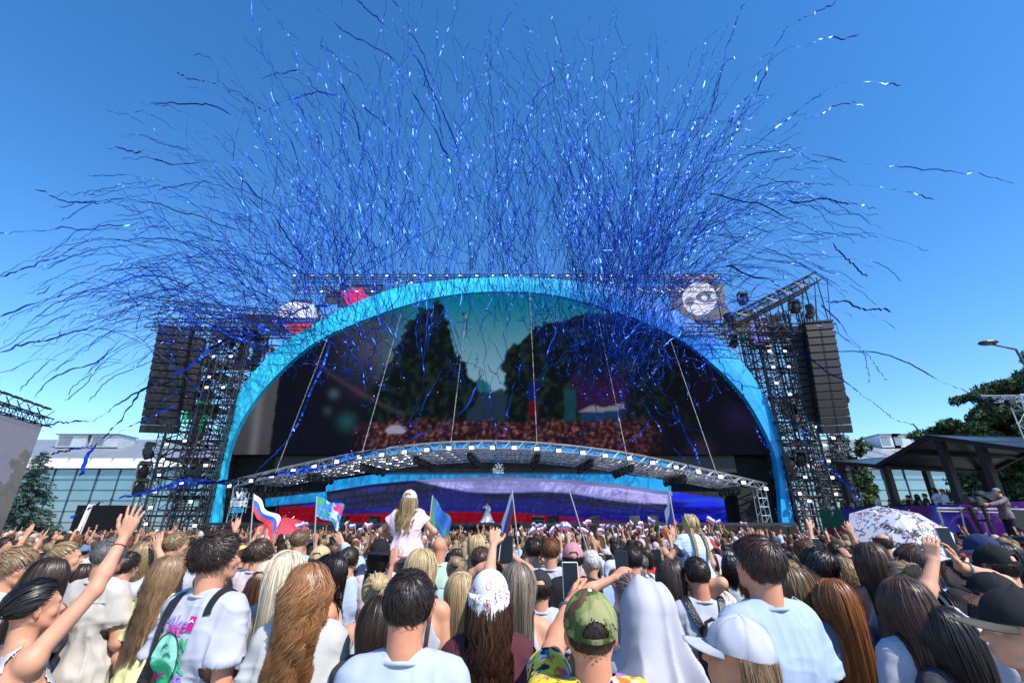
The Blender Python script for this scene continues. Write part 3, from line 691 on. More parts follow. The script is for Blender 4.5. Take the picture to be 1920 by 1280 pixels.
for k in range(14): x = .2+k*.75; m.bar((x, -.1, A_.z+.5), (x+.2, -.3, A_.z+.95), .03); m.box((x+.1, .05, A_.z+.95), (.55, .2, .07)); m.bar((x, .1, A_.z+.5), (x, .4, A_.z+.85), .02)
m.build('top_truss', M_BLACK, ls)
m = MB()
for k in range(4): m.truss((.3+k*2.4, -.9, 0), (.3+k*2.4, -.9, A_.z), .4, .5, .03, .02)
m.build('support_frame', M_DKALU, ls)

def leafcloud(P, size, n_, up=.5, seed=0):
    """n_ random small leaf quads around the centres P (k,3) with radii; returns V,Q"""
    pass
def quads_from(C, S, up=None, asp=1.6, rs=None):
    rs = rs or rng; n = len(C)
    a = rs.normal(size=(n, 3)); a /= np.linalg.norm(a, axis=1)[:, None]
    if up is not None: a = a*(1-up)+np.array([0, 0, 0]); 
    b = rs.normal(size=(n, 3)); b -= (b*a).sum(1)[:, None]*a/np.maximum((a*a).sum(1)[:, None], 1e-6); b /= np.linalg.norm(b, axis=1)[:, None]; a /= np.linalg.norm(a, axis=1)[:, None]
    S = np.asarray(S)[:, None] if np.ndim(S) else np.full((n, 1), S)
    V = np.stack([C-a*S*asp, C-b*S*.5, C+a*S*asp, C+b*S*.5], 1).reshape(-1, 3)
    return V, np.arange(4*n).reshape(-1, 4)
M_LEAF = mat('dark conifer', (.045, .085, .035), .7, 0, .45, .8, attr=True, spec=.2)
M_BLUEFIR = mat('blue spruce', (.075, .125, .105), .7, 0, .4, .9, attr=True, spec=.2)
M_BARK = mat('bark', (.09, .06, .045), .9, 0, .3, 4, .5, 20)
def spruce(px, pytop, Y, rad, label):
    top = W(px, pytop, Y); e = empty('spruce_tree', (top.x, Y, 0), 0, label, 'tree'); h = top.z
    m = MB(); m.tube([(0, 0, 0), (.05, 0, h*.5), (0, 0, h*.97)], [.2, .11, .02], 8); m.build('trunk', M_BARK, e)
    C = []; D = []; col = []
    nl = 30
    for k in range(nl):
        f = k/nl; z = .5+(h-.6)*f**1.02; R = rad*(1-f)**.85*random.uniform(.85, 1.12)+.08; nb = int(13-7*f)
        for b in range(nb):
            az = random.uniform(0, 2*pi); L = R*random.uniform(.75, 1.15); cc = random.uniform(.7, 1.35)
            for t in np.linspace(.12, 1, max(4, int(L*9))):
                droop = -.42*L*t*t+.16*L*t*(1 if f > .6 else .6)+(.12*L if t > .85 else 0)
                p = np.array([cos(az)*L*t, sin(az)*L*t, z+droop]); wdt = .34*L*(1-t)*.8+.06
                for q in range(6):
                    o = random.uniform(-1, 1)*wdt; pp = p+np.array([-sin(az)*o, cos(az)*o, -abs(random.gauss(0, .08))-abs(o)*.25]); C.append(pp)
                    d = np.array([cos(az)+random.gauss(0, .5)-sin(az)*o*2, sin(az)+random.gauss(0, .5)+cos(az)*o*2, random.gauss(-.25, .35)]); D.append(d/np.linalg.norm(d)); col.append(cc*random.uniform(.75, 1.3))
    C = np.array(C); D = np.array(D); n = len(C); s = rng.uniform(.08, .17, n)[:, None]
    sd = np.cross(D, rng.normal(size=(n, 3))); sd /= np.linalg.norm(sd, axis=1)[:, None]
    V = np.stack([C-D*s*.6, C-sd*s*.28, C+D*s, C+sd*s*.28], 1).reshape(-1, 3)
    cl = np.repeat(np.array(col), 4)[:, None]*np.ones(3); link('crown', np_mesh('crown', V, np.arange(4*n).reshape(-1, 4), cl), M_BLUEFIR, e)
spruce(86, 838, 30, 2.35, 'blue-green spruce between the side screen and the glass hall')
def pine(name, base, clumps, Y, label, leafm, leaf=.13, dens=170, group=None, cat='tree'):
    """clumps: list of (px,py,rx_m,rz_m) pads of foliage; base (px) ; limbs run from the trunk to every pad"""
    b = W(base, 985, Y); e = empty(name, (b.x, Y, 0), 0, label, cat, group); o = Vector((b.x, Y, 0))
    cs = []
    for (x, y, rx, rz) in clumps:
        p = W(x, y, Y)-o; p.y = random.uniform(-1.5, 1.5); cs.append((p, rx, rz))
    ztop = max(c[0].z for c in cs); tx = sum(c[0].x for c in cs if c[0].z > ztop-2)/max(1, sum(1 for c in cs if c[0].z > ztop-2))
    tp = [Vector((0, 0, 0)), Vector((tx*.3+.1, 0, ztop*.35)), Vector((tx*.7, .1, ztop*.7)), Vector((tx, 0, ztop*.98))]
    m = MB(); m.tube(tp, [.3, .24, .15, .04], 8)
    for p, rx, rz in cs:
        f = min(.93, max(.2, (p.z-rx*.3-.3)/ztop)); k = f*3; i = min(2, int(k)); q = tp[i].lerp(tp[i+1], k-i); mid = q.lerp(p, .5)+Vector((0, 0, -.15*rx)); m.tube([q, mid, p], [.08, .055, .02], 5, caps=False)
    m.build('trunk', M_BARK, e)
    Cs = []; col = []; S = []
    for p, rx, rz in cs:
        ns = max(3, int(5*rx)); 
        for s in range(ns):
            c0 = np.array(p)+np.array([random.gauss(0, rx*.45), random.gauss(0, rx*.45), random.gauss(0, rz*.4)]); r = rx*random.uniform(.3, .55); n = int(dens*r*r*2.2)+12; cc = random.uniform(.65, 1.4)
            u = rng.normal(size=(n, 3)); u /= np.linalg.norm(u, axis=1)[:, None]; u *= rng.uniform(.55, 1.05, n)[:, None]
            Cs.append(c0+u*np.array([r, r, r*rz/rx*1.1])); col.append(np.full(n, cc)*rng.uniform(.7, 1.3, n))
    C = np.concatenate(Cs); cl = np.repeat(np.concatenate(col), 4)[:, None]*np.ones(3)
    V, Q = quads_from(C, rng.uniform(.6, 1.3, len(C))*leaf); link('crown', np_mesh('crown', V, Q, cl), leafm, e)
pads = [(1912, 700, 1.0, .7), (1900, 730, 1.5, .8), (1915, 760, 1.8, .9), (1870, 735, .9, .5), (1860, 790, 1.2, .5), (1830, 800, 1.3, .5), (1790, 802, 1.0, .4), (1768, 812, .6, .3), (1895, 800, 1.9, .8), (1850, 828, 1.6, .6), (1885, 850, 1.9, .8), (1730, 838, .55, .25), (1810, 830, 1.3, .5), (1905, 900, 1.8, 1.2), (1850, 880, 1.6, .8), (1925, 830, 2, 1), (1860, 925, 1.6, 1.0), (1910, 950, 1.7, 1.0), (1940, 720, 1.6, 1), (1960, 800, 2.2, 1.2), (1950, 900, 2, 1.2), (1820, 860, 1.1, .6)]
pads = [(x, y, rx*1.25, rz*1.25) for x, y, rx, rz in pads]
pine('pine_tree', 1895, pads, 30, 'tall dark pine with flat spreading branches at the right edge behind the black pavilion', M_LEAF, .12, 230)
M_LEAF2 = mat('broad leaves', (.07, .12, .03), .6, 0, .4, .8, attr=True, spec=.3)
pine('pine_tree', 1580, [(1562, 760, .5, .6), (1560, 780, .7, .6), (1568, 870, 1.3, 1), (1585, 850, 1.1, .9), (1600, 880, 1.2, .9), (1580, 910, 1.5, 1.1), (1605, 920, 1.2, 1), (1555, 900, 1.2, 1), (1560, 830, .9, .9)], 38, 'dark green tree showing through the foot of the right scaffold tower', M_LEAF, .14, 150)
pine('leafy_tree', 1632, [(1632, 905, 1.2, .9), (1650, 920, 1.0, .8), (1622, 935, 1.3, 1), (1650, 950, 1.2, 1), (1668, 968, .9, .6), (1640, 970, 1.2, .8)], 40, 'lighter green leafy tree left of the pavilion posts', M_LEAF2, .14, 150)
pine('leafy_tree', 1722, [(1712, 960, 1.2, .7), (1735, 958, 1, .6), (1690, 962, .9, .5), (1790, 955, 1.3, .8), (1820, 945, 1.4, .9), (1835, 920, 1.3, .8)], 38, 'low green shrubs and trees showing under the pavilion roof', M_LEAF2, .14, 150)
# ================================================================ right side: pavilion on a banner-wrapped platform
PA_, PB_ = W(1535, 956, 28.0), W(1932, 937, 17.6)
pzt = 2.75
ax = Vector((PB_.x-PA_.x, PB_.y-PA_.y, 0)); Lp = ax.length*1.35; ax.normalize(); pyaw = math.atan2(ax.y, ax.x)
pav = empty('viewing_pavilion', (PA_.x, PA_.y, 0), pyaw, 'raised platform wrapped in a green, blue and magenta banner under a black folded roof', 'pavilion')
Rm = Matrix.Rotation(-pyaw, 3, 'Z'); o_ = Vector((PA_.x, PA_.y, 0)); toP = lambda p: Rm @ (p-o_)
def onl(px):     # distance along the platform front seen at photo column px (at banner height)
    lo, hi = 0, Lp
    for _ in range(40):
        mid = (lo+hi)/2; q = o_+ax*mid; qx, _y = proj(np.array([q.x, q.y, pzt]))
        lo, hi = (mid, hi) if qx < px else (lo, mid)
    return lo
m = MB(); m.box((Lp/2, 2.6, 1.15), (Lp-.1, 5, .9)); m.build('platform', M_BLACK, pav)
nu, nv = 420, 44; S_ = np.linspace(0, Lp, nu+1); Zs = np.linspace(1.0, pzt, nv+1)
wx = np.array([proj(np.array([(o_+ax*s).x, (o_+ax*s).y, pzt]))[0] for s in S_])
SX, ZZ = np.meshgrid(wx, (Zs-1)/(pzt-1), indexing='ij'); 
c = np.zeros(SX.shape+(3,))+srgb(12, 92, 58)
c = mixc(c, srgb(30, 44, 128), sstep(1578, 1592, SX+20*(ZZ-.5))); c = mixc(c, srgb(52, 34, 120), sstep(1640, 1700, SX)*.8); c = mixc(c, srgb(104, 22, 96), ((SX > 1697)&(SX < 1740)).astype(float)*.85)
c = mixc(c, srgb(34, 44, 150), sstep(1738, 1745, SX)); c = mixc(c, srgb(22, 20, 60), ((SX > 1785)&(SX < 1812)&(ZZ < .6+(SX-1785)*.02)).astype(float)*.8)
c = mixc(c, srgb(178, 36, 172), sstep(1800, 1806, SX+18*(ZZ-.8)))
for (x, z, rx, rz, col) in ((1560, .15, 9, .26, (150, 24, 70)), (1572, .3, 6, .2, (190, 40, 80)), (1548, .35, 5, .15, (120, 20, 60))): c = mixc(c, srgb(*col), (((SX-x)/rx)**2+((ZZ-z)/rz)**2 < 1)*.9)
for (x, z, r) in ((1745, .62, 7), (1752, .8, 6), (1760, .6, 7), (1768, .42, 8), (1752, .4, 7), (1776, .5, 5), (1743, .45, 5)): c = mixc(c, srgb(105, 100, 215), np.exp(-(((SX-x)/r)**2+((ZZ-z)/.17)**2))*.8)
for (x, z, r, wd, col) in ((1845, .3, 26, .09, (220, 120, 215)), (1905, .55, 18, .09, (30, 150, 90)), (1665, .9, 34, .05, (90, 70, 170)), (1800, .2, 40, .05, (200, 80, 200))):
    d = np.sqrt(((SX-x)/r)**2+((ZZ-z)/.55)**2); c = mixc(c, srgb(*col), (abs(d-1) < wd)*.85)
st_ = (abs((SX-1675)/26+(ZZ-.5)*1.2) < .1); c = mixc(c, srgb(130, 80, 190), st_*.6)
V = np.stack([np.repeat(S_[:, None], nv+1, 1), np.zeros((nu+1, nv+1)), np.repeat(Zs[None], nu+1, 0)], -1).reshape(-1, 3)
ii, jj = np.meshgrid(np.arange(nu), np.arange(nv), indexing='ij'); a = (ii*(nv+1)+jj).ravel()
link('banner', np_mesh('banner', V, np.c_[a, a+nv+1, a+nv+2, a+1], c.reshape(-1, 3)), mat('banner vinyl', (1, 1, 1), .4, 0, .05, 1, attr=True), pav)
m = MB()
for s in np.arange(.4, Lp, 1.1): m.bar((s, .2, pzt-.9), (s, .2, pzt+.04), .025)
m.bar((0, .2, pzt+.05), (Lp, .2, pzt+.05), .03); m.build('handrail', M_BLACK, pav)
# folded roof
def RP(px, py, back=0):
    """roof point: on the front line of the platform at column px, height from row py, then `back` metres behind"""
    lo, hi = -1.5, Lp+3
    s = None; best = 1e9
    for t in np.linspace(lo, hi, 240):
        q = o_+ax*t; x, y = q.x, q.y; p = W(px, py, y)
        if abs(p.x-x) < best: best = abs(p.x-x); s = t; z = p.z
    return Vector((s, back, z))
f1, f2, f3, f4 = RP(1566, 866), RP(1651, 873), RP(1750, 818), RP(1935, 843)
for v in (f1, f2, f3, f4): v.y = -.3
f4 = f3+(f4-f3)*1.5
bk = Vector((1.2, 4.6, 0)); b1, b2v, b3v, b4 = f1+bk+Vector((0, 0, .25)), f2+bk+Vector((0, 0, -.35)), f3+bk+Vector((0, 0, -.25)), f4+bk+Vector((0, 0, -.2))
M_ROOF = mat('dark roof sheet', (.035, .04, .05), .3, .4, .15, 1)
m = MB()
for p, q, r, s in ((f1, f2, b2v, b1), (f2, f3, b3v, b2v), (f3, f4, b4, b3v)): m.slab([p, q, r, s], (0, 0, .05))
m.build('roof', M_ROOF, pav)
m = MB(); 
for p, q in ((f1, f2), (f2, f3), (f3, f4), (b1, b2v), (b2v, b3v), (b3v, b4), (f1, b1), (f2, b2v), (f3, b3v), (f1.lerp(f2, .5), b1.lerp(b2v, .5)), (f2.lerp(f3, .5), b2v.lerp(b3v, .5)), (f3.lerp(f4, .33), b3v.lerp(b4, .33)), (f3.lerp(f4, .66), b3v.lerp(b4, .66))):
    d = (q-p); m.slab([p+Vector((0, 0, -.12)), q+Vector((0, 0, -.12)), q+Vector((0, 0, .07)), p+Vector((0, 0, .07))], (.06, .09, 0))
m.build('roof_beams', M_BLACK, pav)
m = MB()
for v in (f1, f2, f3, f3.lerp(f4, .3), f3.lerp(f4, .8), b1, b2v, b3v, b3v.lerp(b4, .45)):
    m = MB(); m.box((v.x+.1, v.y+(.45 if v.y < 1 else -.3), (v.z+1.5)/2), (.26, .26, v.z-1.55)); m.build('post', M_BLACK, pav)
# black barrier in front of the right part
p = W(1800, 1000, 14.5); q = W(1990, 1003, 12)
e = empty('barrier', (p.x, p.y, 0), math.atan2(q.y-p.y, q.x-p.x), 'black padded barrier below the magenta end of the pavilion banner', 'barrier'); L_ = (q-p).length
m = MB(); m.tube([(0, 0, 1.55), (L_, 0, 1.55)], .13, 10); m.box((L_/2, .05, .78), (L_, .08, 1.5)); m.build('panel', M_PLAST, e)
# crane rails and camera crane on the platform edge
e = empty('camera_crane', (W(1880, 985, 15.5).x, 15.5, 0), 0, 'steel camera crane track and post in front of the magenta banner', 'camera crane')
def LC(px, py, Y=15.5): return W(px, py, Y)-e.location
m = MB(); m.tube([LC(1756, 952), LC(1940, 955)], .035, 6); m.tube([LC(1756, 958), LC(1940, 962)], .03, 6); m.tube([LC(1757, 952), LC(1772, 995), LC(1772, 1060)], .04, 6)
for x in (1800, 1840, 1850, 1905): m.bar(LC(x, 948), LC(x+14, 1010), .03)
m.build('rail', M_GALV, e)
m = MB(); m.tube([LC(1815, 950), LC(1842, 1000)], [.07, .07], 6); m.build('crane_arm', M_BLACK, e); m = MB(); m.tube([LC(1848, 945), LC(1852, 970), LC(1870, 1003)], .03, 6); m.build('brace', M_BLACK, e); m = MB(); m.lathe([(0, -.06), (.3, -.06), (.33, 0), (.3, .06), (0, .06)], 18, LC(1912, 975), Matrix.Rotation(pi/2, 3, 'X')); m.build('dolly_wheel', M_BLACK, e); m = MB(); m.box(LC(1855, 975), (.5, .3, .06)); m.build('seat', M_BLACK, e)
# street lamp
hd = W(1872, 645, 17); e = empty('street_lamp', (W(1936, 720, 17).x, 17, 0), 0, 'street lamp with flat oval head and thin curved arm at the upper right', 'street lamp')
lo_ = lambda p: p-e.location
m = MB(); k0 = lo_(W(1905, 655, 17)); k1 = lo_(W(1925, 690, 17)); base = Vector((0, 0, 0)); m.tube([base, Vector((0, 0, k1.z-.8)), Vector((0, 0, k1.z)), k1*.4+Vector((0, 0, k1.z*.6)), k1, k0, lo_(W(1862, 646, 17))], [.11, .08, .06, .055, .05, .045, .035], 8); m.build('pole', mat('lamp post grey', (.1, .1, .11), .5, .6), e)
m = MB(); h_ = lo_(W(1853, 643, 17)); m.lathe([(0, -.06), (.22, -.05), (.30, 0), (.26, .06), (.1, .1), (0, .1)], 20, h_, None, 1.25, .8); m.build('lamp_head', mat('lamp head', (.07, .07, .08), .4, .5), e)
# silver truss mast at the right edge
e = empty('truss_mast', (W(1908, 742, 19).x, 19, 0), 0, 'silver lighting truss mast with crossbar at the right edge in front of the pine', 'lighting mast')
m = MB(); z1 = W(1900, 742, 19).z; m.truss((.1, 0, 0), (.1, 0, z1), .55, .6, .028, .016); a = W(1838, 741, 19)-e.location; m.bar(Vector((a.x, 0, z1)), (1.6, 0, z1+.03), .03); m.truss(Vector((a.x+.8, .2, z1-.1)), (1.6, .2, z1-.1), .22, .3, .02, .012); m.build('mast', M_ALU, e)
m = MB(); m.bevbox((-.45, 0, z1-.3), (.3, .25, .25), .03); m.build('junction_box', M_PLAST, e)
# ================================================================ flags and umbrellas
def cloth_grid(nu, nv, fn):
    V = [fn(i/nu, j/nv) for i in range(nu+1) for j in range(nv+1)]
    Q = [(i*(nv+1)+j, (i+1)*(nv+1)+j, (i+1)*(nv+1)+j+1, i*(nv+1)+j+1) for i in range(nu) for j in range(nv)]
    return V, Q
M_FLAG = mat('flag cloth', (1, 1, 1), .75, 0, .04, 6, attr=True)
def tri(u, v): 
    return (.78, .79, .82) if v < .34 else ((.02, .09, .42) if v < .67 else (.62, .03, .03))
def swirl(u, v):
    n = float(fbm(np.array([[u*2.2, v*1.6, .3]]), 2.3, 3)[0]); c = np.array(srgb(36, 110, 200)) if n > .45 else np.array(srgb(40, 140, 90))
    if n > .62: c = np.array(srgb(170, 200, 235))
    if (u-.8)**2+(v-.3)**2 < .035: c = np.array(srgb(200, 40, 110))
    return tuple(c)
def green_flag(u, v): 
    n = float(fbm(np.array([[u*2, v*2, 5.3]]), 2.3, 3)[0]); return tuple(np.array(srgb(22, 78, 160)) if n+v*.25 < .58 else np.array(srgb(40, 120, 70)))
def flag(top, foot, tip, drop, pic, label, Y, wave=.12, n=28, slump=.3, polr=.013, cat='flag', group=None, name='flag'):
    """pole from foot to top (photo pixels at Y), cloth flies towards pixel tip; drop = height of the hoist in pixels"""
    P, Fo, T = W(*top, Y), W(*foot, Y-.1), W(*tip, Y+.25); e = empty(name, (Fo.x, Fo.y, Fo.z), 0, label, cat, group)
    if P.z < 0: pass
    P = P-Fo; T = T-Fo; dpole = (Vector((0, 0, 0))-P).normalized(); k = (W(*top, Y)-W(top[0], top[1]+10, Y)).length/10
    m = MB(); m.tube([Vector((0, 0, -.0))-P.normalized()*.35, P], polr, 6); m.build('pole', mat('flag pole', (.3, .29, .27), .5), e)
    hz = drop*k; fl = T-P
    def fn(u, v):
        base = P+dpole*(hz*v); q = base+fl*u*(1-.12*v)+Vector((0, 0, -slump*u*u*hz*v))
        wv = sin(u*9+v*2.5)*wave*u**.6; return q+Vector((0, wv*1.0, wv*.35))
    V, Q = cloth_grid(n, n//2, fn); cols = [pic(i/n, j/(n//2)) for i in range(n+1) for j in range(n//2+1)]
    link('cloth', np_mesh('cloth', V, Q, np.array(cols)), M_FLAG, e, smooth=True); return e
flag((476, 925), (470, 1000), (524, 975), 32, tri, 'white, blue and red flag flying right from a tall white pole, leftmost flag', 9.5)
flag((594, 930), (590, 1000), (645, 948), 36, swirl, 'blue and green painted flag with a pink blossom, second flag from the left', 9.5, .1)
flag((811, 928), (803, 1000), (846, 975), 46, green_flag, 'blue and green flag drooping to the right behind the girl in the white cap', 10, .1)
flag((960, 918), (969, 1000), (940, 982), 38, tri, 'white, blue and red flag hanging left of its pole near the singer', 9.5, .05, slump=.8)
flag((1067, 918), (1092, 1000), (1082, 975), 46, green_flag, 'narrow furled blue and green flag on a leaning pole right of the singer', 9.5, .04)
flag((1254, 920), (1268, 998), (1247, 965), 52, tri, 'furled white, blue and red flag beside the girl with braids', 8.5, .05, slump=1.0)
M_UMB = mat('umbrella cloth', (1, 1, 1), .6, 0, .04, 4, attr=True)
def umbrella(px, py, Y, R, tiltv, pic, label, hh=.9, n=8):
    c = W(px, py, Y); e = empty('umbrella', c, 0, label, 'umbrella'); ax_ = Vector(tiltv).normalized(); Rq = ax_.to_track_quat('Z', 'Y').to_matrix()
    nu, nv = n*8, 16; V = []; Cc = []
    for i in range(nu):
        for j in range(nv+1):
            a = 2*pi*i/nu; t = j/nv; g_ = (i % 8)/8; sc = cos(pi/n)/cos((g_-.5)*2*pi/n); r = R*t*sc; z = R*.40*(1-t**1.45)-.02*sin(pi*g_)*t*(1-t)
            V.append(Rq @ Vector((r*cos(a), r*sin(a), z))); Cc.append(pic(a, t))
    Q = [(i*(nv+1)+j, i*(nv+1)+j+1, ((i+1) % nu)*(nv+1)+j+1, ((i+1) % nu)*(nv+1)+j) for i in range(nu) for j in range(nv)]
    link('canopy', np_mesh('canopy', V, Q, np.array(Cc)), M_UMB, e, smooth=False)
    m = MB(); m.tube([Rq @ Vector((0, 0, R*.5)), Rq @ Vector((0, 0, -hh))], .012, 6)
    for i in range(n): a = 2*pi*i/n; m.tube([Rq @ Vector((R*t*.99*cos(a), R*t*.99*sin(a), R*.40*(1-t**1.45)-.012)) for t in (0, .35, .7, 1)], .006, 4); m.bar(Rq @ Vector((0, 0, R*.05)), Rq @ Vector((R*.5*cos(a), R*.5*sin(a), R*.36)), .005, 3)
    m.build('frame', M_ALU, e); return e, Rq
# ================================================================ foil streamers
M_FOIL = mat('blue foil', (.006, .045, .34), .34, .8, .1, 2, attr=True)
SV = []; 
def ribbon(P, w, tw, seed, flat=0.):
    """P (n,3) path; returns V (2n,3), Q"""
    R_ = np.random.default_rng(seed); n = len(P); T = np.gradient(P, axis=0); T /= np.maximum(np.linalg.norm(T, axis=1)[:, None], 1e-9)
    a = np.cross(T, [0, 1, 0]); a /= np.maximum(np.linalg.norm(a, axis=1)[:, None], 1e-6); b = np.cross(T, a)
    ds = np.linalg.norm(np.diff(P, axis=0), axis=1); s = np.r_[0, np.cumsum(ds)]
    ph = R_.uniform(0, 6.28)+tw*s*R_.choice([-1, 1])+np.cumsum(R_.normal(0, .28, n))
    ph = 1.12*np.sin(ph*.8)+.3*np.sin(ph*1.7)
    D = a*np.cos(ph)[:, None]+b*np.sin(ph)[:, None]; ww = w*(.75+.5*R_.random()); e = np.ones(n); e[0] = e[-1] = .3
    V = np.empty((2*n, 3)); V[0::2] = P-D*ww/2*e[:, None]; V[1::2] = P+D*ww/2*e[:, None]
    i = np.arange(n-1)*2; return V, np.c_[i, i+1, i+3, i+2]
def pathpx(ctrl, Y0, Y1, n, wig, zig, zigstart, seed, dy=.6):
    """ctrl: photo-space control points for a smooth curve; lifted to world between depths Y0..Y1"""
    R_ = np.random.default_rng(seed); C = np.array(ctrl, float); d = np.r_[0, np.cumsum(np.hypot(*np.diff(C, axis=0).T))]; L = d[-1]
    t = np.linspace(0, 1, n)
    if len(C) > 3:
        x = np.interp(t*L, d, C[:, 0]); y = np.interp(t*L, d, C[:, 1]); k = max(3, n//len(C)); ker = np.hanning(k+2)[1:-1]; ker /= ker.sum()
        xp = np.pad(x, k, 'edge'); yp = np.pad(y, k, 'edge'); xs_ = np.convolve(xp, ker, 'same')[k:-k]; ys_ = np.convolve(yp, ker, 'same')[k:-k]; wgt = np.minimum(1, np.minimum(t, 1-t)*8); x = x*(1-wgt)+xs_*wgt; y = y*(1-wgt)+ys_*wgt
    else:
        x = (1-t)**2*C[0, 0]+2*t*(1-t)*C[1, 0]+t*t*C[2, 0]; y = (1-t)**2*C[0, 1]+2*t*(1-t)*C[1, 1]+t*t*C[2, 1]
    tx, ty = np.gradient(x), np.gradient(y); l = np.hypot(tx, ty)+1e-9; nx, ny = -ty/l, tx/l
    px_per = L/n
    w1 = sum(R_.normal()*np.sin(t*L/lam*6.28+R_.uniform(0, 6.28))*lam*.03*wig for lam in (160, 75, 38, 22))
    z = R_.normal(size=n)*zig*np.clip((t-zigstart)/(1.001-zigstart), 0, 1)
    z2 = np.where(np.arange(n) % 2, 1, -1)*zig*.6*np.clip((t-zigstart)/(1.001-zigstart), 0, 1)*R_.uniform(.3, 1.2, n)
    o = w1+z*.8+z2*.8; x = x+nx*o; y = y+ny*o
    Yd = Y0+(Y1-Y0)*t+R_.normal()*dy*np.sin(t*5+R_.uniform(0, 6))+R_.normal(size=n)*zig*.02
    X = x-960; U = 640-y; yy = F*cp-U*sp; zz = F*sp+U*cp; k = Yd/yy
    return np.stack([X*k, Yd, CAMH+zz*k], -1)
streams = []   # (size, V, Q, label)
def put(ctrl, Y0, Y1, n=46, wig=1, zig=1.5, zs=.6, w=.037, tw=1.0, label=None, col=1.0):
    sd = len(streams)+11; P = pathpx(ctrl, Y0, Y1, n, wig, zig, zs, sd); V, Q = ribbon(P, w, tw, sd)
    ctrl = np.array(ctrl, float); L = np.hypot(*np.diff(ctrl, axis=0).T).sum(); Rr = np.random.default_rng(sd); streams.append((L*(3 if label else 1), V, Q, label, col*Rr.uniform(.45, 1.5)))
R1 = np.random.default_rng(5)
def fan(n, bx, bsx, by, bsy, a0, a1, r0, r1, pw=1., Ya=22, Yb=31, cut=.55, aspect=1., vb=.35):
    for _ in range(n):
        b = np.array([R1.normal(bx, bsx), R1.normal(by, bsy)]); a = radians(R1.uniform(a0, a1)); r = r0+(r1-r0)*R1.random()**pw
        tip = b+np.array([cos(a)*r*aspect, -sin(a)*r]); droop = max(0, abs(cos(a)))*r*.12
        tip[1] += droop; c = b+np.array([cos(a)*r*.50*aspect, -(sin(a)*r*.6+r*vb*abs(cos(a)))])
        t0 = R1.uniform(0, cut); # start part way along
        q0 = (1-t0)**2*b+2*t0*(1-t0)*c+t0*t0*tip; c2 = (1-t0)*c+t0*tip; Y = R1.uniform(Ya, Yb)
        put([q0, c2, tip], Y+.5, Y-R1.uniform(0, 2), n=int(22+r*(1-t0)/9), wig=R1.uniform(.5, 1.3), zig=R1.uniform(.6, 2.4), zs=R1.uniform(.6, .92), w=.034)
fan(120, 640, 60, 640, 40, 96, 178, 240, 600, .8, 20, 30, .45)
fan(70, 560, 70, 660, 40, 140, 184, 250, 570, .9, 18, 28, .4)
fan(70, 720, 60, 620, 40, 76, 120, 300, 640, .8, 20, 30, .35)
fan(90, 900, 110, 640, 50, 66, 116, 300, 640, .9, 20, 30, .35)
fan(150, 1160, 45, 640, 50, 58, 112, 250, 620, 1.0, 20, 30, .4)
fan(150, 1180, 45, 630, 50, 14, 75, 220, 540, .9, 20, 30, .4)
fan(30, 1200, 60, 480, 60, -20, 24, 150, 430, .9)
fan(60, 1100, 90, 520, 90, 50, 120, 200, 430, 1.0, cut=.3)
fan(150, 640, 90, 620, 50, 70, 150, 100, 330, 1.0, 24, 31, .3)
fan(330, 1160, 55, 620, 60, 60, 118, 100, 340, 1.0, 24, 31, .3)
fan(60, 1010, 40, 600, 60, 70, 120, 200, 420, 1.0, 24, 31, .3)
fan(90, 880, 150, 600, 60, 60, 120, 60, 280, 1.0, 24, 31, .3)
fan(110, 420, 90, 620, 40, 100, 186, 80, 280, 1.0, 24, 30, .3)
# short pieces of every direction in the thick of the cloud
for _ in range(420):
    k = R1.random(); cx, sx, cy, sy = (640, 130, 500, 80) if k < .3 else ((1160, 100, 520, 105) if k < .75 else (890, 200, 470, 110))
    a = R1.normal(pi/2, .6); L = R1.uniform(35, 130); p = np.array([R1.normal(cx, sx), R1.normal(cy, sy)]); d = np.array([cos(a), -sin(a)])
    put([p, p+d*L*.5+R1.normal(0, 9, 2), p+d*L], 22+8*R1.random(), 22+8*R1.random(), n=16, wig=1.2, zig=1.5, zs=.3)
# hanging curls in front of the video wall
for _ in range(230):
    k = R1.random(); x = R1.normal(1150, 85) if k < .6 else (R1.uniform(560, 760) if k < .8 else R1.uniform(780, 1330))
    y = R1.uniform(575, 690); L = R1.exponential(60)+25; L = min(L, 190); pts = [np.array([x, y])]; a = -pi/2+R1.normal(0, .7)
    for s in range(6): a = a*.6+(-pi/2)*.4+R1.normal(0, .75); pts.append(pts[-1]+np.array([cos(a), -sin(a)])*L/6)
    put(pts, 26+5*R1.random(), 26+5*R1.random(), n=int(24+L/3), wig=1.4, zig=2.0, zs=.2, w=.046)
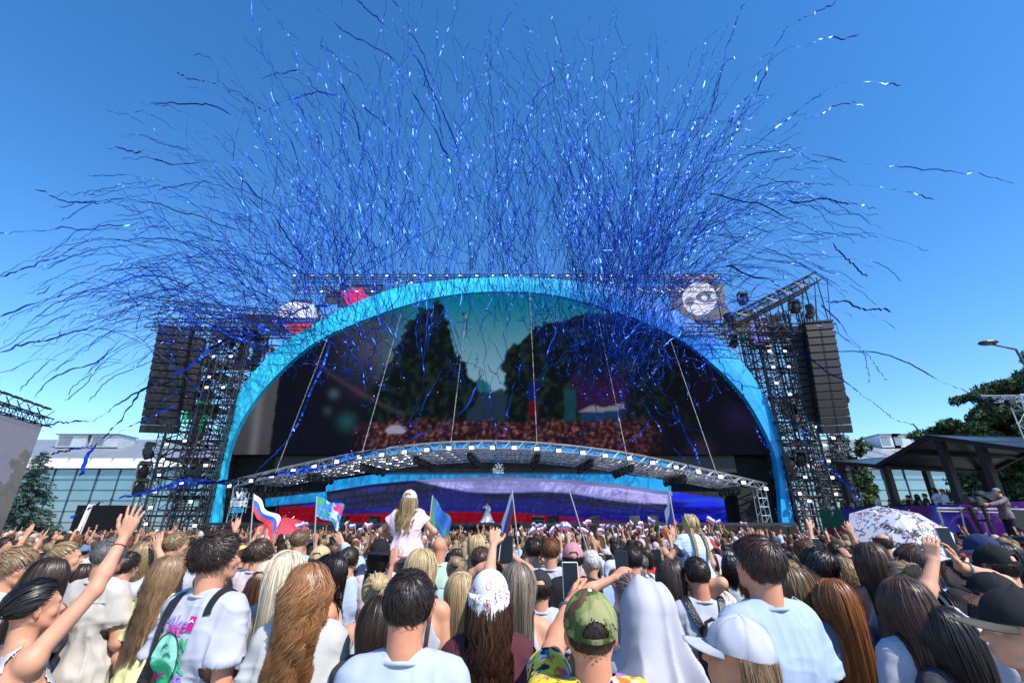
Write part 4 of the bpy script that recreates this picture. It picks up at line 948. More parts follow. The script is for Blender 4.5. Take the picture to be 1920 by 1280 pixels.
# streamers one can tell apart, traced one by one
HERO = [
 ([(640, 560), (420, 420), (250, 370), (140, 385), (66, 355)], 'streamer whose curled tip reaches far left at mid height'),
 ([(600, 520), (430, 300), (330, 310), (265, 288), (200, 277)], 'streamer with a glittering curled tip in the left sky below the level one'),
 ([(620, 470), (540, 250), (450, 220), (380, 195), (280, 190)], 'streamer running almost level with silver flecks in the upper left sky'),
 ([(500, 208), (460, 185), (400, 158), (366, 148), (330, 138)], 'short dark streamer sloping down to the right, alone in the upper left sky'),
 ([(740, 250), (650, 175), (590, 172), (540, 190), (505, 205)], 'curly streamer arching left towards the short dark one'),
 ([(700, 330), (640, 150), (600, 135), (550, 132), (488, 146)], 'streamer with a beaded horizontal tip left of the upper burst'),
 ([(860, 330), (740, 110), (650, 60), (610, 30), (572, 0)], 'long streamer with a bright white fleck leaving the frame at the top left'),
 ([(880, 330), (790, 120), (740, 60), (680, 10), (650, -20)], 'streamer crossing the top edge left of the centre'),
 ([(840, 300), (800, 110), (760, 40), (735, 0)], 'dark thin streamer rising to the top edge above the burst'),
 ([(560, 560), (330, 430), (200, 420), (90, 435), (-10, 430)], 'streamer leaving the left edge level with the upper scaffold beams'),
 ([(560, 600), (330, 440), (180, 460), (60, 500), (0, 516)], 'dark curly streamer drooping to the left edge halfway up'),
 ([(540, 640), (300, 510), (180, 540), (90, 560), (0, 592)], 'streamer arching to the left edge above the side screen'),
 ([(500, 660), (280, 560), (160, 620), (60, 640), (0, 662)], 'lower streamer reaching the left edge above the side screen'),
 ([(520, 650), (300, 590), (200, 660), (90, 720), (20, 770)], 'streamer curling down onto the top of the side screen'),
 ([(380, 700), (240, 740), (170, 795), (120, 790), (85, 795)], 'wavy streamer between the side screen and the left loudspeakers'),
 ([(330, 760), (240, 800), (180, 835), (120, 845), (95, 850)], 'crumpled streamer over the spruce top and hall roof'),
 ([(620, 565), (430, 640), (300, 710), (220, 780), (148, 892)], 'long white-flecked streamer slanting across the left loudspeakers'),
 ([(430, 905), (350, 900), (260, 925), (200, 940), (130, 968)], 'straight streamer falling in front of the hall glass to the raised hand'),
 ([(700, 848), (600, 880), (500, 890), (440, 900), (300, 915)], 'crumpled wide blue streamer lying along the left end of the canopy truss'),
 ([(618, 640), (600, 700), (560, 790), (520, 850), (470, 895)], 'wide crumpled streamer trailing down the dark left side of the video wall'),
 ([(905, 700), (880, 760), (840, 790), (760, 830), (660, 850), (560, 880)], 'long looping blue streamer sagging over the filmed crowd to the truss'),
 ([(870, 640), (840, 680), (800, 740), (790, 780), (765, 800)], 'curled bright streamer hanging left of the middle of the video wall'),
 ([(800, 620), (795, 680), (790, 740), (775, 770), (768, 795)], 'thin beaded streamer hanging beside the curled bright one'),
 ([(905, 620), (912, 700), (920, 760), (928, 800), (935, 870)], 'streamer hanging straight down to the middle of the truss'),
 ([(975, 680), (962, 740), (950, 780), (946, 810)], 'beaded streamer hanging by the filmed city skyline'),
 ([(1200, 740), (1230, 790), (1240, 815), (1270, 850), (1300, 880)], 'streamer slanting right down the dark right of the video wall'),
 ([(1260, 740), (1280, 790), (1295, 830), (1310, 872)], 'straight white-tipped streamer falling to the canopy truss at the right'),
 ([(1390, 720), (1400, 760), (1420, 810), (1441, 842)], 'white streamer hanging against the right leg of the arch'),
 ([(1220, 770), (1215, 800), (1190, 820), (1160, 835)], 'streamer curving left above the right canopy truss'),
 ([(1340, 330), (1480, 40), (1540, 20), (1580, 0)], 'long streamer running off the top edge at the right of the burst'),
 ([(1300, 350), (1440, 110), (1500, 85), (1550, 70), (1611, 68)], 'streamer with a crinkled level tip, highest at the right'),
 ([(1290, 330), (1350, 150), (1370, 60), (1401, 0)], 'thin dark streamer rising to the top edge right of centre'),
 ([(1280, 400), (1500, 200), (1580, 155), (1630, 150), (1690, 160)], 'streamer ending in a curly tip in the right sky below the highest one'),
 ([(1260, 430), (1480, 240), (1560, 200), (1600, 195), (1635, 198)], 'streamer with zigzag tip in the right sky, third from the top'),
 ([(1300, 270), (1340, 185), (1360, 120), (1381, 105)], 'short streamer with a dark tip above the right of the burst'),
 ([(1240, 400), (1420, 280), (1520, 290), (1640, 310), (1760, 318), (1850, 330), (1922, 346)], 'longest streamer, running far right to the frame edge'),
 ([(1250, 450), (1440, 340), (1580, 345), (1660, 350), (1752, 373)], 'streamer below the longest one, ending over open sky'),
 ([(1300, 400), (1450, 370), (1560, 380), (1652, 386)], 'flat straight dark streamer in the right sky'),
 ([(1330, 360), (1440, 390), (1530, 430), (1580, 480), (1628, 518)], 'glittering streamer drooping towards the right scaffold boom'),
 ([(1360, 500), (1450, 530), (1530, 560), (1590, 570), (1672, 585)], 'streamer crossing in front of the right scaffold boom with a dark straight end'),
 ([(1540, 570), (1570, 600), (1600, 640), (1640, 680), (1662, 714)], 'white-flecked streamer falling right of the right loudspeakers'),
 ([(1540, 600), (1590, 640), (1620, 660), (1632, 720)], 'short dark curl right of the right loudspeakers'),
 ([(1500, 660), (1580, 715), (1620, 740), (1640, 760), (1690, 790), (1728, 808)], 'crumpled dark streamer trailing in the sky left of the pine'),
 ([(1565, 660), (1630, 655), (1700, 680), (1780, 720), (1860, 757)], 'thin streamer drawing one long arc towards the pine'),
 ([(1500, 800), (1520, 850), (1560, 880), (1600, 920), (1625, 950)], 'blue streamer caught on the foot of the right scaffold tower'),
]
for k, (c, lb) in enumerate(HERO):
    Y = 24 if c[0][1] < 900 else 20
    if c[-1][0] < 700 or c[-1][0] > 1500: Y = 21
    if 560 < c[0][1] and 500 < c[-1][0] < 1450 and c[-1][1] > 780: Y = 27.5
    wd = .075 if k not in (16, 17, 18, 19, 20) else .12
    put(c, Y, Y-1, n=70, wig=.55, zig=1.7, zs=.35, w=wd, tw=.9, label=lb)
big = sorted(range(len(streams)), key=lambda i: -streams[i][0])
first = set(big[:300])
for i in sorted(first):
    L, V, Q, lb, cc = streams[i]
    c = V.mean(0); o = link('foil_streamer', np_mesh('foil_streamer', V-c, Q, np.full((len(V), 3), 1.)*cc), M_FOIL, None, loc=Vector(c), smooth=False)
    qx, qy = proj(c); rg = 'the left scaffold tower' if qx < 520 else ('the left shoulder of the arch' if qx < 740 else ('the crown of the arch' if qx < 1020 else ('the dense right-hand burst' if qx < 1260 else 'the right shoulder of the arch')))
    tag(o, lb or ('thin blue foil streamer '+('high in the sky over ' if qy < 300 else ('in front of ' if qy > 560 else 'tangled above '))+rg), 'streamer', None if lb else 'blue foil streamers of the burst')
Vs = []; Qs = []; Cs_ = []; n = 0
for i in range(len(streams)):
    if i in first: continue
    L, V, Q, lb, cc = streams[i]; Vs.append(V); Qs.append(Q+n); Cs_.append(np.full((len(V), 3), 1.)*cc); n += len(V)
o = link('streamer_tangle', np_mesh('streamer_tangle', np.concatenate(Vs), np.concatenate(Qs), np.concatenate(Cs_)), M_FOIL)
tag(o, 'thick tangle of short blue foil streamers over the arch and video wall', 'streamers', kind='stuff')
# loose foil flakes, and pale flecks standing in for glints on the streamers
n = 260; px = np.r_[R1.uniform(250, 1500, 200), R1.normal(1150, 120, 30), R1.normal(650, 150, 30)]; py = np.r_[R1.uniform(350, 960, 200), R1.normal(560, 110, 30), R1.normal(560, 100, 30)]
C = np.array([W(x, y, R1.uniform(20, 31)) for x, y in zip(px, py)]); V, Q = quads_from(C, R1.uniform(.012, .03, n))
Ca = np.concatenate([streams[i][1][4:-4] for i in range(len(streams)) if len(streams[i][1]) > 12]); Ca = Ca[R1.integers(0, len(Ca), 1500)]+R1.normal(0, .02, (1500, 3)); V2, Q2 = quads_from(Ca, R1.uniform(.018, .042, 1500), asp=1.3)  # whitish quads added along the ribbons as painted sun glints
V = np.concatenate([V, V2]); Q = np.concatenate([Q, Q2+4*n])
o = link('foil_flakes_and_glints', np_mesh('foil_flakes_and_glints', V, Q), mat('silver foil and glints', (.85, .9, 1.0), .5, .25, 0)); tag(o, 'loose silver and blue foil flakes drifting through the burst, plus painted glints on streamers', 'confetti', kind='stuff')
# ================================================================ people: modelling library
def A3(*a): return np.array(a, np.float64)
def f_cone(p, a, b, ra, rb):
    ba = b-a; L = float(ba @ ba)+1e-9; pa = p-a; h = np.clip(pa @ ba/L, 0, 1); return np.sqrt(((pa-h[:, None]*ba)**2).sum(1))-(ra+(rb-ra)*h)
def f_ell(p, c, r, R=None):
    q = p-c
    if R is not None: q = q @ R
    k0 = np.sqrt(((q/r)**2).sum(1)); k1 = np.sqrt(((q/(r*r))**2).sum(1))+1e-9; return k0*(k0-1)/k1
def smin(a, b, k):
    h = np.clip(.5+.5*(b-a)/k, 0, 1); return b*(1-h)+a*h-k*h*(1-h)
def prim(p, q, infl=0):
    if q[0] == 'c': return f_cone(p, q[1], q[2], q[3]+infl, q[4]+infl)
    return f_ell(p, q[1], q[2]+infl, q[3])
def union(p, prims, k, infl=0):
    d = None
    for q in prims:
        e = prim(p, q, infl); d = e if d is None else smin(d, e, k)
    return d
def snet(f, lo, hi, v, zm=None, vc=None):
    xs = np.arange(lo[0], hi[0]+v, v); ys = np.arange(lo[1], hi[1]+v, v)
    zs = np.arange(lo[2], hi[2]+v, v) if zm is None or zm <= lo[2] else np.r_[np.arange(lo[2], zm, vc), np.arange(zm, hi[2]+v, v)]
    B = 5; nx, ny, nz = len(xs), len(ys), len(zs); bx, by, bz = -(-(nx-1)//B), -(-(ny-1)//B), -(-(nz-1)//B)
    def cen(a, nb): i0 = np.arange(nb)*B; i1 = np.minimum(i0+B, len(a)-1); return (a[i0]+a[i1])/2, (a[i1]-a[i0])/2
    cx, hx = cen(xs, bx); cy, hy = cen(ys, by); cz, hz = cen(zs, bz)
    G = np.stack(np.meshgrid(cx, cy, cz, indexing='ij'), -1).reshape(-1, 3); d = f(G).reshape(bx, by, bz)
    rad = np.sqrt(hx[:, None, None]**2+hy[None, :, None]**2+hz[None, None, :]**2)
    act = np.abs(d) < rad*1.2+v
    sg = np.where(d > 0, 1., -1.).astype(np.float32)
    D = np.repeat(np.repeat(np.repeat(sg, B, 0), B, 1), B, 2)[:nx, :ny, :nz]
    if D.shape != (nx, ny, nz): D = np.pad(D, [(0, nx-D.shape[0]), (0, ny-D.shape[1]), (0, nz-D.shape[2])], 'edge')
    D = np.ascontiguousarray(D)
    mask = np.zeros((nx, ny, nz), bool); o = np.arange(B+1)
    bi, bj, bk = np.nonzero(act)
    I = np.minimum(bi[:, None]*B+o, nx-1); J = np.minimum(bj[:, None]*B+o, ny-1); K = np.minimum(bk[:, None]*B+o, nz-1)
    mask[I[:, :, None, None], J[:, None, :, None], K[:, None, None, :]] = True
    i, j, k = np.nonzero(mask); D[i, j, k] = f(np.stack([xs[i], ys[j], zs[k]], -1))
    s = D < 0
    c = [s[a:nx-1+a, b:ny-1+b, e:nz-1+e] for a in (0, 1) for b in (0, 1) for e in (0, 1)]
    al = c[0].copy(); an = c[0].copy()
    for q in c[1:]: al &= q; an |= q
    ci, cj, ck = np.nonzero(an & ~al); M = len(ci)
    vid = np.full((nx-1, ny-1, nz-1), -1, np.int32); vid[ci, cj, ck] = np.arange(M)
    val = np.stack([D[ci+a, cj+b, ck+e] for a in (0, 1) for b in (0, 1) for e in (0, 1)], 1)
    off = np.array([(a, b, e) for a in (0, 1) for b in (0, 1) for e in (0, 1)], float)
    acc = np.zeros((M, 3)); cnt = np.zeros(M)
    for a in range(8):
        for b in range(a+1, 8):
            if abs(off[a]-off[b]).sum() == 1:
                va, vb = val[:, a], val[:, b]; m = (va < 0) != (vb < 0); t = np.where(m, va/np.where(m, va-vb, 1), 0)
                acc += np.where(m[:, None], off[a]+(off[b]-off[a])*t[:, None], 0); cnt += m
    q = acc/cnt[:, None]+np.stack([ci, cj, ck], 1)
    V = np.stack([np.interp(q[:, 0], np.arange(nx), xs), np.interp(q[:, 1], np.arange(ny), ys), np.interp(q[:, 2], np.arange(nz), zs)], 1)
    Qs = []
    e = s[:-1, 1:-1, 1:-1] != s[1:, 1:-1, 1:-1]; i, j, k = np.nonzero(e); j += 1; k += 1
    qd = np.stack([vid[i, j-1, k-1], vid[i, j, k-1], vid[i, j, k], vid[i, j-1, k]], 1); fl = ~s[i, j, k]; qd[fl] = qd[fl][:, ::-1]; Qs.append(qd)
    e = s[1:-1, :-1, 1:-1] != s[1:-1, 1:, 1:-1]; i, j, k = np.nonzero(e); i += 1; k += 1
    qd = np.stack([vid[i-1, j, k-1], vid[i-1, j, k], vid[i, j, k], vid[i, j, k-1]], 1); fl = ~s[i, j, k]; qd[fl] = qd[fl][:, ::-1]; Qs.append(qd)
    e = s[1:-1, 1:-1, :-1] != s[1:-1, 1:-1, 1:]; i, j, k = np.nonzero(e); i += 1; j += 1
    qd = np.stack([vid[i-1, j-1, k], vid[i, j-1, k], vid[i, j, k], vid[i-1, j, k]], 1); fl = ~s[i, j, k]; qd[fl] = qd[fl][:, ::-1]; Qs.append(qd)
    Q = np.concatenate(Qs); return V, Q[(Q >= 0).all(1)]
def compact(V, Q, extra=None):
    u = np.unique(Q); mp = np.full(len(V), -1); mp[u] = np.arange(len(u)); return V[u], mp[Q], u
def vnormals(V, Q):
    n = np.cross(V[Q[:, 2]]-V[Q[:, 0]], V[Q[:, 3]]-V[Q[:, 1]]); N = np.zeros_like(V)
    for k in range(4): np.add.at(N, Q[:, k], n)
    return N/np.maximum(np.linalg.norm(N, axis=1)[:, None], 1e-12)
def relax(V, Q, it=1, lam=.5):
    for _ in range(it):
        S = np.zeros_like(V); c = np.zeros(len(V))
        for k in range(4):
            a, b = Q[:, k], Q[:, (k+1) % 4]; np.add.at(S, a, V[b]); np.add.at(S, b, V[a]); np.add.at(c, a, 1); np.add.at(c, b, 1)
        V = V+(S/np.maximum(c, 1)[:, None]-V)*lam
    return V
def rotz(a): c, s = cos(a), sin(a); return np.array([[c, -s, 0], [s, c, 0], [0, 0, 1.]])
def rotx(a): c, s = cos(a), sin(a); return np.array([[1, 0, 0], [0, c, -s], [0, s, c.__float__()]])
def roty(a): c, s = cos(a), sin(a); return np.array([[c, 0, s], [0, 1, 0], [-s, 0, c]])
def unit(v): v = np.asarray(v, float); return v/max(1e-9, np.linalg.norm(v))

M_SKIN = mat('skin', (1, 1, 1), .52, 0, .07, 9, .05, 260, attr=True, objcol=True, spec=.35)
_sb = M_SKIN.node_tree.nodes['Principled BSDF']; _sb.inputs['Subsurface Weight'].default_value = .12; _sb.inputs['Subsurface Radius'].default_value = (.012, .005, .003); _sb.inputs['Subsurface Scale'].default_value = 1
M_HAIR = mat('hair', (1, 1, 1), .40, 0, .22, 3, 0, 60, attr=True, objcol=True, spec=.4, stretch=(70, 70, 3))
M_CLOTH = mat('cloth', (1, 1, 1), .85, 0, .04, 8, .10, 260, attr=True, objcol=True, spec=.2)
M_DENIM = mat('denim', (1, 1, 1), .9, 0, .2, 14, .15, 200, attr=True, objcol=True, spec=.2)
M_CAPM = mat('cap cotton', (1, 1, 1), .8, 0, .08, 12, .12, 300, attr=True, objcol=True, spec=.2)

class Fig: pass
def hand_prims(w, d, n, side, mode, big=0):
    """w wrist, d direction of the fingers, n palm normal, side: thumb side (+/- along d x n)"""
    d = unit(d); n = unit(n-d*(n @ d)); t = np.cross(d, n)*side; pr = []; fg = []
    r = .0085+big
    curl = {'open': .12, 'relax': .42, 'fist': 1.35, 'grip': .95, 'flat': .05}[mode]; spread = {'open': .24, 'relax': .07, 'fist': .02, 'grip': .08, 'flat': .03}[mode]
    for i, x in enumerate((.030, .010, -.010, -.029)):
        kn = w+d*(.088-.004*abs(i-1))+t*x; pr.append(('c', w+d*.012+t*x*.55, kn, .015+big, .0125+big))
        L = (.072, .080, .075, .058)[i]; a = curl; fd = unit(d+t*x/.03*spread); q = kn
        for s, (fr, rr) in enumerate(((.45, 1.02), (.31, .92), (.24, .8))):
            fd2 = unit(fd*cos(a*(s*.55+.25))+n*sin(a*(s*.55+.25))) if s == 0 else unit(fd2*cos(a*.6)+np.cross(np.cross(fd2, n), fd2)*0+unit(n-fd2*(n @ fd2))*sin(a*.6))
            q2 = q+fd2*L*fr; fg.append(('c', q, q2, r*rr, r*rr*.92)); q = q2
    tb = w+d*.022+t*.026; t1 = tb+unit(d*.62+t*.75+n*.25)*.042; t2 = t1+unit(d*.85+t*(.35 if mode != 'fist' else -.5)+n*(.25 if mode != 'open' else .05))*.034; t3 = t2+unit(d*.9+t*(.15 if mode != 'fist' else -.9)+n*.3)*.026
    fg += [('c', w+d*.01+t*.012, tb, .017+big, .015+big), ('c', tb, t1, .0145+big, .011+big), ('c', t1, t2, .0105+big, .0095+big), ('c', t2, t3, .0095+big, .008+big)]
    return pr, fg
def ik(S, T, l1, l2, hint):
    d = T-S; L = np.linalg.norm(d); mx = (l1+l2)*.985
    if L > mx: k = min(1.12, L/mx); l1 *= k; l2 *= k; mx = (l1+l2)*.985
    if L > mx: T = S+d/L*mx; d = T-S; L = mx
    a = (l1*l1-l2*l2+L*L)/(2*L); h = sqrt(max(0, l1*l1-a*a)); u = d/L; v = unit(hint-u*(hint @ u)); return S+u*a+v*h, T
def make_fig(s=1., sex='m', w=None, head=(0, 0, 0), arms=None, seat=False, fat=0., lean=0., big=0.):
    """skeleton and solid prims in local space: feet at 0, facing +y"""
    g = Fig(); g.s = s; g.sex = sex; f = sex == 'f'; w = w or (.86 if f else 1.0); w *= .55+.45*s; g.w = w
    hs = .93+.07*s if s > .8 else .90; hs *= (.965 if f else 1.0); g.hs = hs; z = lambda a: a*s
    R = rotz(head[0]) @ rotx(head[1]) @ roty(head[2]); g.R = R
    hc = A3(0, .0, z(1.625)); piv = hc+A3(0, -.02, -.11*hs); hc = piv+R @ A3(0, .02, .11*hs); g.hc = hc
    H_ = lambda x, y, q: hc+R @ (A3(x, y, q)*hs)
    hd = [('e', H_(0, -.010, .018), A3(.0745, .094, .086)*hs, R), ('e', H_(0, .032, -.045), A3(.0545, .060, .070)*hs, R), ('c', H_(-.012, .07, -.094), H_(.012, .07, -.094), .018*hs, .018*hs),
          ('c', H_(0, .088, -.002), H_(0, .108, -.036), .008*hs, .0125*hs), ('c', H_(-.032, .077, .014), H_(.032, .077, .014), .013*hs, .013*hs), ('e', H_(.038, .055, -.036), A3(.024, .024, .022)*hs, R), ('e', H_(-.038, .055, -.036), A3(.024, .024, .022)*hs, R),
          ('c', H_(-.017, .084, -.064), H_(.017, .084, -.064), .0075*hs, .0075*hs), ('c', H_(-.013, .083, -.074), H_(.013, .083, -.074), .0075*hs, .0075*hs),
          ('c', H_(.05, -.01, -.05), H_(.03, .055, -.092), .02*hs, .014*hs), ('c', H_(-.05, -.01, -.05), H_(-.03, .055, -.092), .02*hs, .014*hs)]
    ears = []
    for x in (-1, 1): ears += [('e', H_(x*.0785, -.012, -.012), A3(.0085, .018, .031)*hs, R @ rotz(x*-.45) @ rotx(.15)), ('e', H_(x*.076, -.006, -.036), A3(.007, .009, .01)*hs, R)]
    nr = (.046 if f else .056)+fat*.01
    neck = [('c', A3(0, -.022, z(1.42)), hc+R @ A3(0, -.030, -.055)*hs, nr*1.08*(.6+.4*s), nr*(.6+.4*s)), ('c', A3(0, -.015, z(1.40)), hc+R @ A3(0, .0, -.085)*hs, nr, nr*.82)]
    fb = 1+fat*.35
    T = [('c', A3(-.14*w, -.012, z(1.40)), A3(.14*w, -.012, z(1.40)), .056*s, .056*s),
         ('c', A3(-.035, -.022, z(1.455)), A3(-.13*w, -.012, z(1.415)), .036, .042), ('c', A3(.035, -.022, z(1.455)), A3(.13*w, -.012, z(1.415)), .036, .042),
         ('e', A3(0, 0, z(1.27)), A3(.162*w, .108*fb, .19*s), None), ('e', A3(.08*w, -.055, z(1.30)), A3(.07, .05, .10), None), ('e', A3(-.08*w, -.055, z(1.30)), A3(.07, .05, .10), None),
         ('e', A3(0, .005*fat, z(1.07)), A3(.132*w*fb, .098*fb, .17*s), None), ('e', A3(0, -.005, z(.95)), A3((.165 if not f else .172)*(.5+.5*s)*(1+fat*.1), .118*fb, .13*s), None)]
    if f: T += [('e', A3(x*.07, .085, z(1.25)), A3(.056, .05, .056), None) for x in (-1, 1)]
    legs = []
    for x in (-1, 1):
        if seat: hp, kn, an = A3(x*.07, 0, z(.93)), A3(x*.13, .30*s, z(.90)), A3(x*.12, .26*s, z(.52)); 
        else: hp, kn, an = A3(x*.09*(.5+.5*s), 0, z(.9)), A3(x*.10*s, .015, z(.49)), A3(x*.10*s, -.02, z(.085))
        legs += [('c', hp, kn, .086*(.4+.6*s), .057*(.4+.6*s)), ('c', kn, an, .056*(.4+.6*s), .037), ('c', an+A3(0, -.01, -.045), an+A3(x*.015, .15*s, -.052), .034, .028)]
    g.legs = legs; g.torso = T; g.arm = {}; la = []; hp_ = []; hf = []
    for nm, x in (('L', -1), ('R', 1)):
        sp_ = (arms or {}).get(nm, ('down',)); S = A3(x*.168*w, -.012, z(1.395)); l1, l2 = .285*s, .255*s
        ar = (.043 if f else .050)*(.55+.45*s)*(1+fat*.1)
        if sp_[0] == 'down': E = S+A3(x*.04, -.03, -l1); Wr = E+A3(-x*.03, .10, -l2*.93); mode = 'relax'; nrm = A3(-x, 0, 0); dd = Wr-E
        elif sp_[0] == 'front': E = S+A3(x*.05, .05, -l1*.95); Wr = E+A3(-x*.12, l2*.75, l2*.5); mode = 'relax'; nrm = A3(-x, 0, .3); dd = Wr-E
        else:
            T_ = np.array(sp_[1], float); up = (T_[2]-S[2])/(l1+l2)
            if up > .2: S = S+A3(-x*.012, 0, .028)
            hint = np.array(sp_[3], float) if len(sp_) > 3 and sp_[3] is not None else A3(x*.9, .35 if up > .6 else -.1, -.6)
            E, Wr = ik(S, T_, l1, l2, hint); mode = sp_[2]; nrm = np.array(sp_[4], float) if len(sp_) > 4 and sp_[4] is not None else A3(0, 1, .15)
            dd = np.array(sp_[5], float) if len(sp_) > 5 else unit(Wr-E)+A3(0, 0, .25)
        g.arm[nm] = (S, E, Wr)
        la.append([('e', S+A3(0, 0, -.005), A3(.052, .052, .054)*(.6+.4*s)*(.9 if f else 1.02), None), ('c', S, E, ar*1.02, ar*.84), ('c', E, E+(Wr-E)*.35, ar*.84, ar*.86), ('c', E+(Wr-E)*.3, Wr, ar*.86, ar*.56)])
        side = -x if True else x
        dn = np.cross(unit(dd), unit(nrm-unit(dd)*(unit(dd) @ nrm))); tt = A3(-x, .35, 0); sd = 1 if dn @ tt > 0 else -1
        p_, f_ = hand_prims(Wr+unit(dd)*.0, dd, nrm, sd, mode, big); hp_.append(p_); hf.append(f_)
    g.hd, g.ears, g.neck, g.armp, g.hp, g.hf = hd, ears, neck, la, hp_, hf
    eyes = [H_(x*.031, .0745, -.006) for x in (-1, 1)]; g.eyes = eyes; g.H_ = H_
    def fbody(p):
        out = np.full(len(p), 9.); zz = p[:, 2]
        tb = union(p, T+legs, .035)
        for a in la: tb = smin(tb, union(p, a, .018), .026)
        h = union(p, hd, .014*hs+.006)
        for e in eyes: # sockets
            dd_ = np.sqrt(((p-e-R @ A3(0, .016, 0)*hs)**2).sum(1))-.0125*hs; h = -smin(-h, dd_, .010)
        h = smin(h, union(p, ears, .006), .006)
        for e in eyes: h = np.minimum(h, np.sqrt(((p-e)**2).sum(1))-.0115*hs)
        n_ = union(p, neck, .02); tb = smin(tb, smin(h, n_, .022), .018)
        for k in (0, 1):
            c = g.arm['LR'[k]][2]; m = ((p-c)**2).sum(1) < .30**2
            if m.any():
                q = p[m]; hh = union(q, hp_[k], .010)
                fi = None; fl = hf[k]
                for c0 in range(0, 12, 3):
                    e_ = union(q, fl[c0:c0+3], .003); fi = e_ if fi is None else np.minimum(fi, e_)
                hh = smin(hh, fi, .006); hh = smin(hh, union(q, fl[12:], .006), .007)
                tb[m] = smin(tb[m], hh, .012)
        return tb
    g.fbody = fbody
    pts = [g.hc]+[a for v_ in g.arm.values() for a in v_]; P = np.array(pts)
    g.lo = np.minimum(P.min(0)-.2, A3(-.28, -.2, -.01)); g.hi = np.maximum(P.max(0)+.22, A3(.28, .25, 0)); g.hi[2] = max(P[:, 2].max()+.22, hc[2]+.14)
    if seat: g.hi[1] = max(g.hi[1], .55*s)
    return g
SKIN0 = np.array(srgb(208, 152, 122))*.92
def body_mesh(g, v, zf):
    V, Q = snet(g.fbody, g.lo, g.hi, v, zf, max(v*3, .03)); 
    n = vnoise(V, 34)*.16+vnoise(V, 8)*.2+.82; c = np.ones((len(V), 3))*n[:, None]; hs = g.hs
    def near(pt, r): return np.clip(1-np.sqrt(((V-pt)**2).sum(1))/r, 0, 1)
    for x in (-1, 1):
        a = near(g.H_(x*.006, .093, -.069), .019*hs)[:, None]; c = c*(1-a)+c*np.array([.82, .45, .42])*a
        a = near(g.H_(x*.04, .07, -.04), .03)[:, None]*.5; c = c*(1-a)+c*np.array([1, .72, .68])*a
        a = (near(g.H_(x*.08, -.01, -.01), .04)[:, None])*.6; c = c*(1-a)+c*np.array([1, .68, .62])*a
        a = near(g.H_(x*.034, .092, .014), .02)[:, None] > .45; c = np.where(a & (V[:, 2:] > g.H_(0, .09, .010)[2]-.2), c*np.array([.45, .36, .32]), c)
    for e in g.eyes:
        d = np.sqrt(((V-e)**2).sum(1)); m = (d < .0128*hs)[:, None]; iris = np.sqrt(((V-(e+g.R @ A3(0, .012, 0)*hs))**2).sum(1)) < .006; c = np.where(m, 1.05/SKIN0*.62, c); c = np.where(m & iris[:, None], np.array([.08, .06, .05]), c)
    return V, Q, c
def garment(g, kind, v, zf, hem=.84, loose=.016, wr=1., sl=.62, neckr=1., seed=0):
    """open shell over torso and upper arms"""
    s = g.s; w = g.w; planes = []; slv = []
    for x, nm in ((-1, 'L'), (1, 'R')):
        S, E, Wr = g.arm[nm]
        if kind == 'tee':
            d = unit(E-S); e = S+(E-S)*sl; slv.append((S, e+d*.05, .052*(.6+.4*s)+loose*.6, .052*(.6+.4*s)+loose*1.25, e, d))
        elif kind == 'long':
            slv.append((S, E, .052+loose*.5, .044+loose*.6, None, None)); d = unit(Wr-E); slv.append((E, Wr+d*.04, .044+loose*.6, .030+loose*.7, Wr-d*.01, d))
    hemz = hem*s; T = g.torso
    low = ('e', A3(0, 0, hemz), A3(.158*w*(.5+.5*s)+.02, .125+.01, .16), None)
    def parts(p):
        d = union(p, T+[low] if kind != 'tank' else T, .05, loose*(1. if kind != 'tank' else .35))
        cut = hemz-p[:, 2]
        for (a, b, ra, rb, e, n) in slv:
            q = f_cone(p, a, b, ra, rb)
            if e is not None: q = np.maximum(q, (p-e) @ n)
            d = smin(d, q, .022)
        nk = f_ell(p, A3(0, .012, (1.520 if kind != 'tank' else 1.47)*s), A3(.078, .082, .070)*neckr*(1 if kind != 'tank' else 1.25), None)
        cut = np.maximum(cut, -nk)
        if kind == 'tank':
            for x, nm in ((-1, 'L'), (1, 'R')): cut = np.maximum(cut, -f_ell(p, A3(x*.215*w, -.0, 1.40*s), A3(.105, .16, .17), None))
        return d, cut
    def f(p): d, c = parts(p); return np.maximum(d, c)
    V, Q = snet(f, g.lo-.02, g.hi+.02, v, zf, max(v*2.5, .03))
    d, c = parts(V); on = c > -.35*v
    for (a, b, ra, rb, e, n) in slv:
        if e is not None: pl = (V-e) @ n; on |= (pl > -.35*v) & (np.sqrt(((V-e)**2).sum(1)) < .1)
    Q = Q[~on[Q].all(1)]; V, Q, _ = compact(V, Q); V = relax(V, Q, 1, .4)
    N = vnormals(V, Q); X = V+seed*3.1
    fold = vnoise(X*np.array([1.6, 1.6, .5])+vnoise(X, 4)[:, None]*.25, 10); fold = (1-abs(2*fold-1))**2
    f2 = vnoise(X*np.array([.7, .7, 2.2])+vnoise(X+9, 5)[:, None]*.2, 9); f2 = (1-abs(2*f2-1))**3
    k = .4+.6*np.clip((1.38*s-V[:, 2])/.2, 0, 1); 
    arm = np.clip(abs(V[:, 0])/(.17*w)-.75, 0, 1)
    disp = 1.25*wr*k*(.013*fold+.011*f2*(.4+arm)+.006*vnoise(X, 22))-.006*wr
    return V+N*disp[:, None], Q
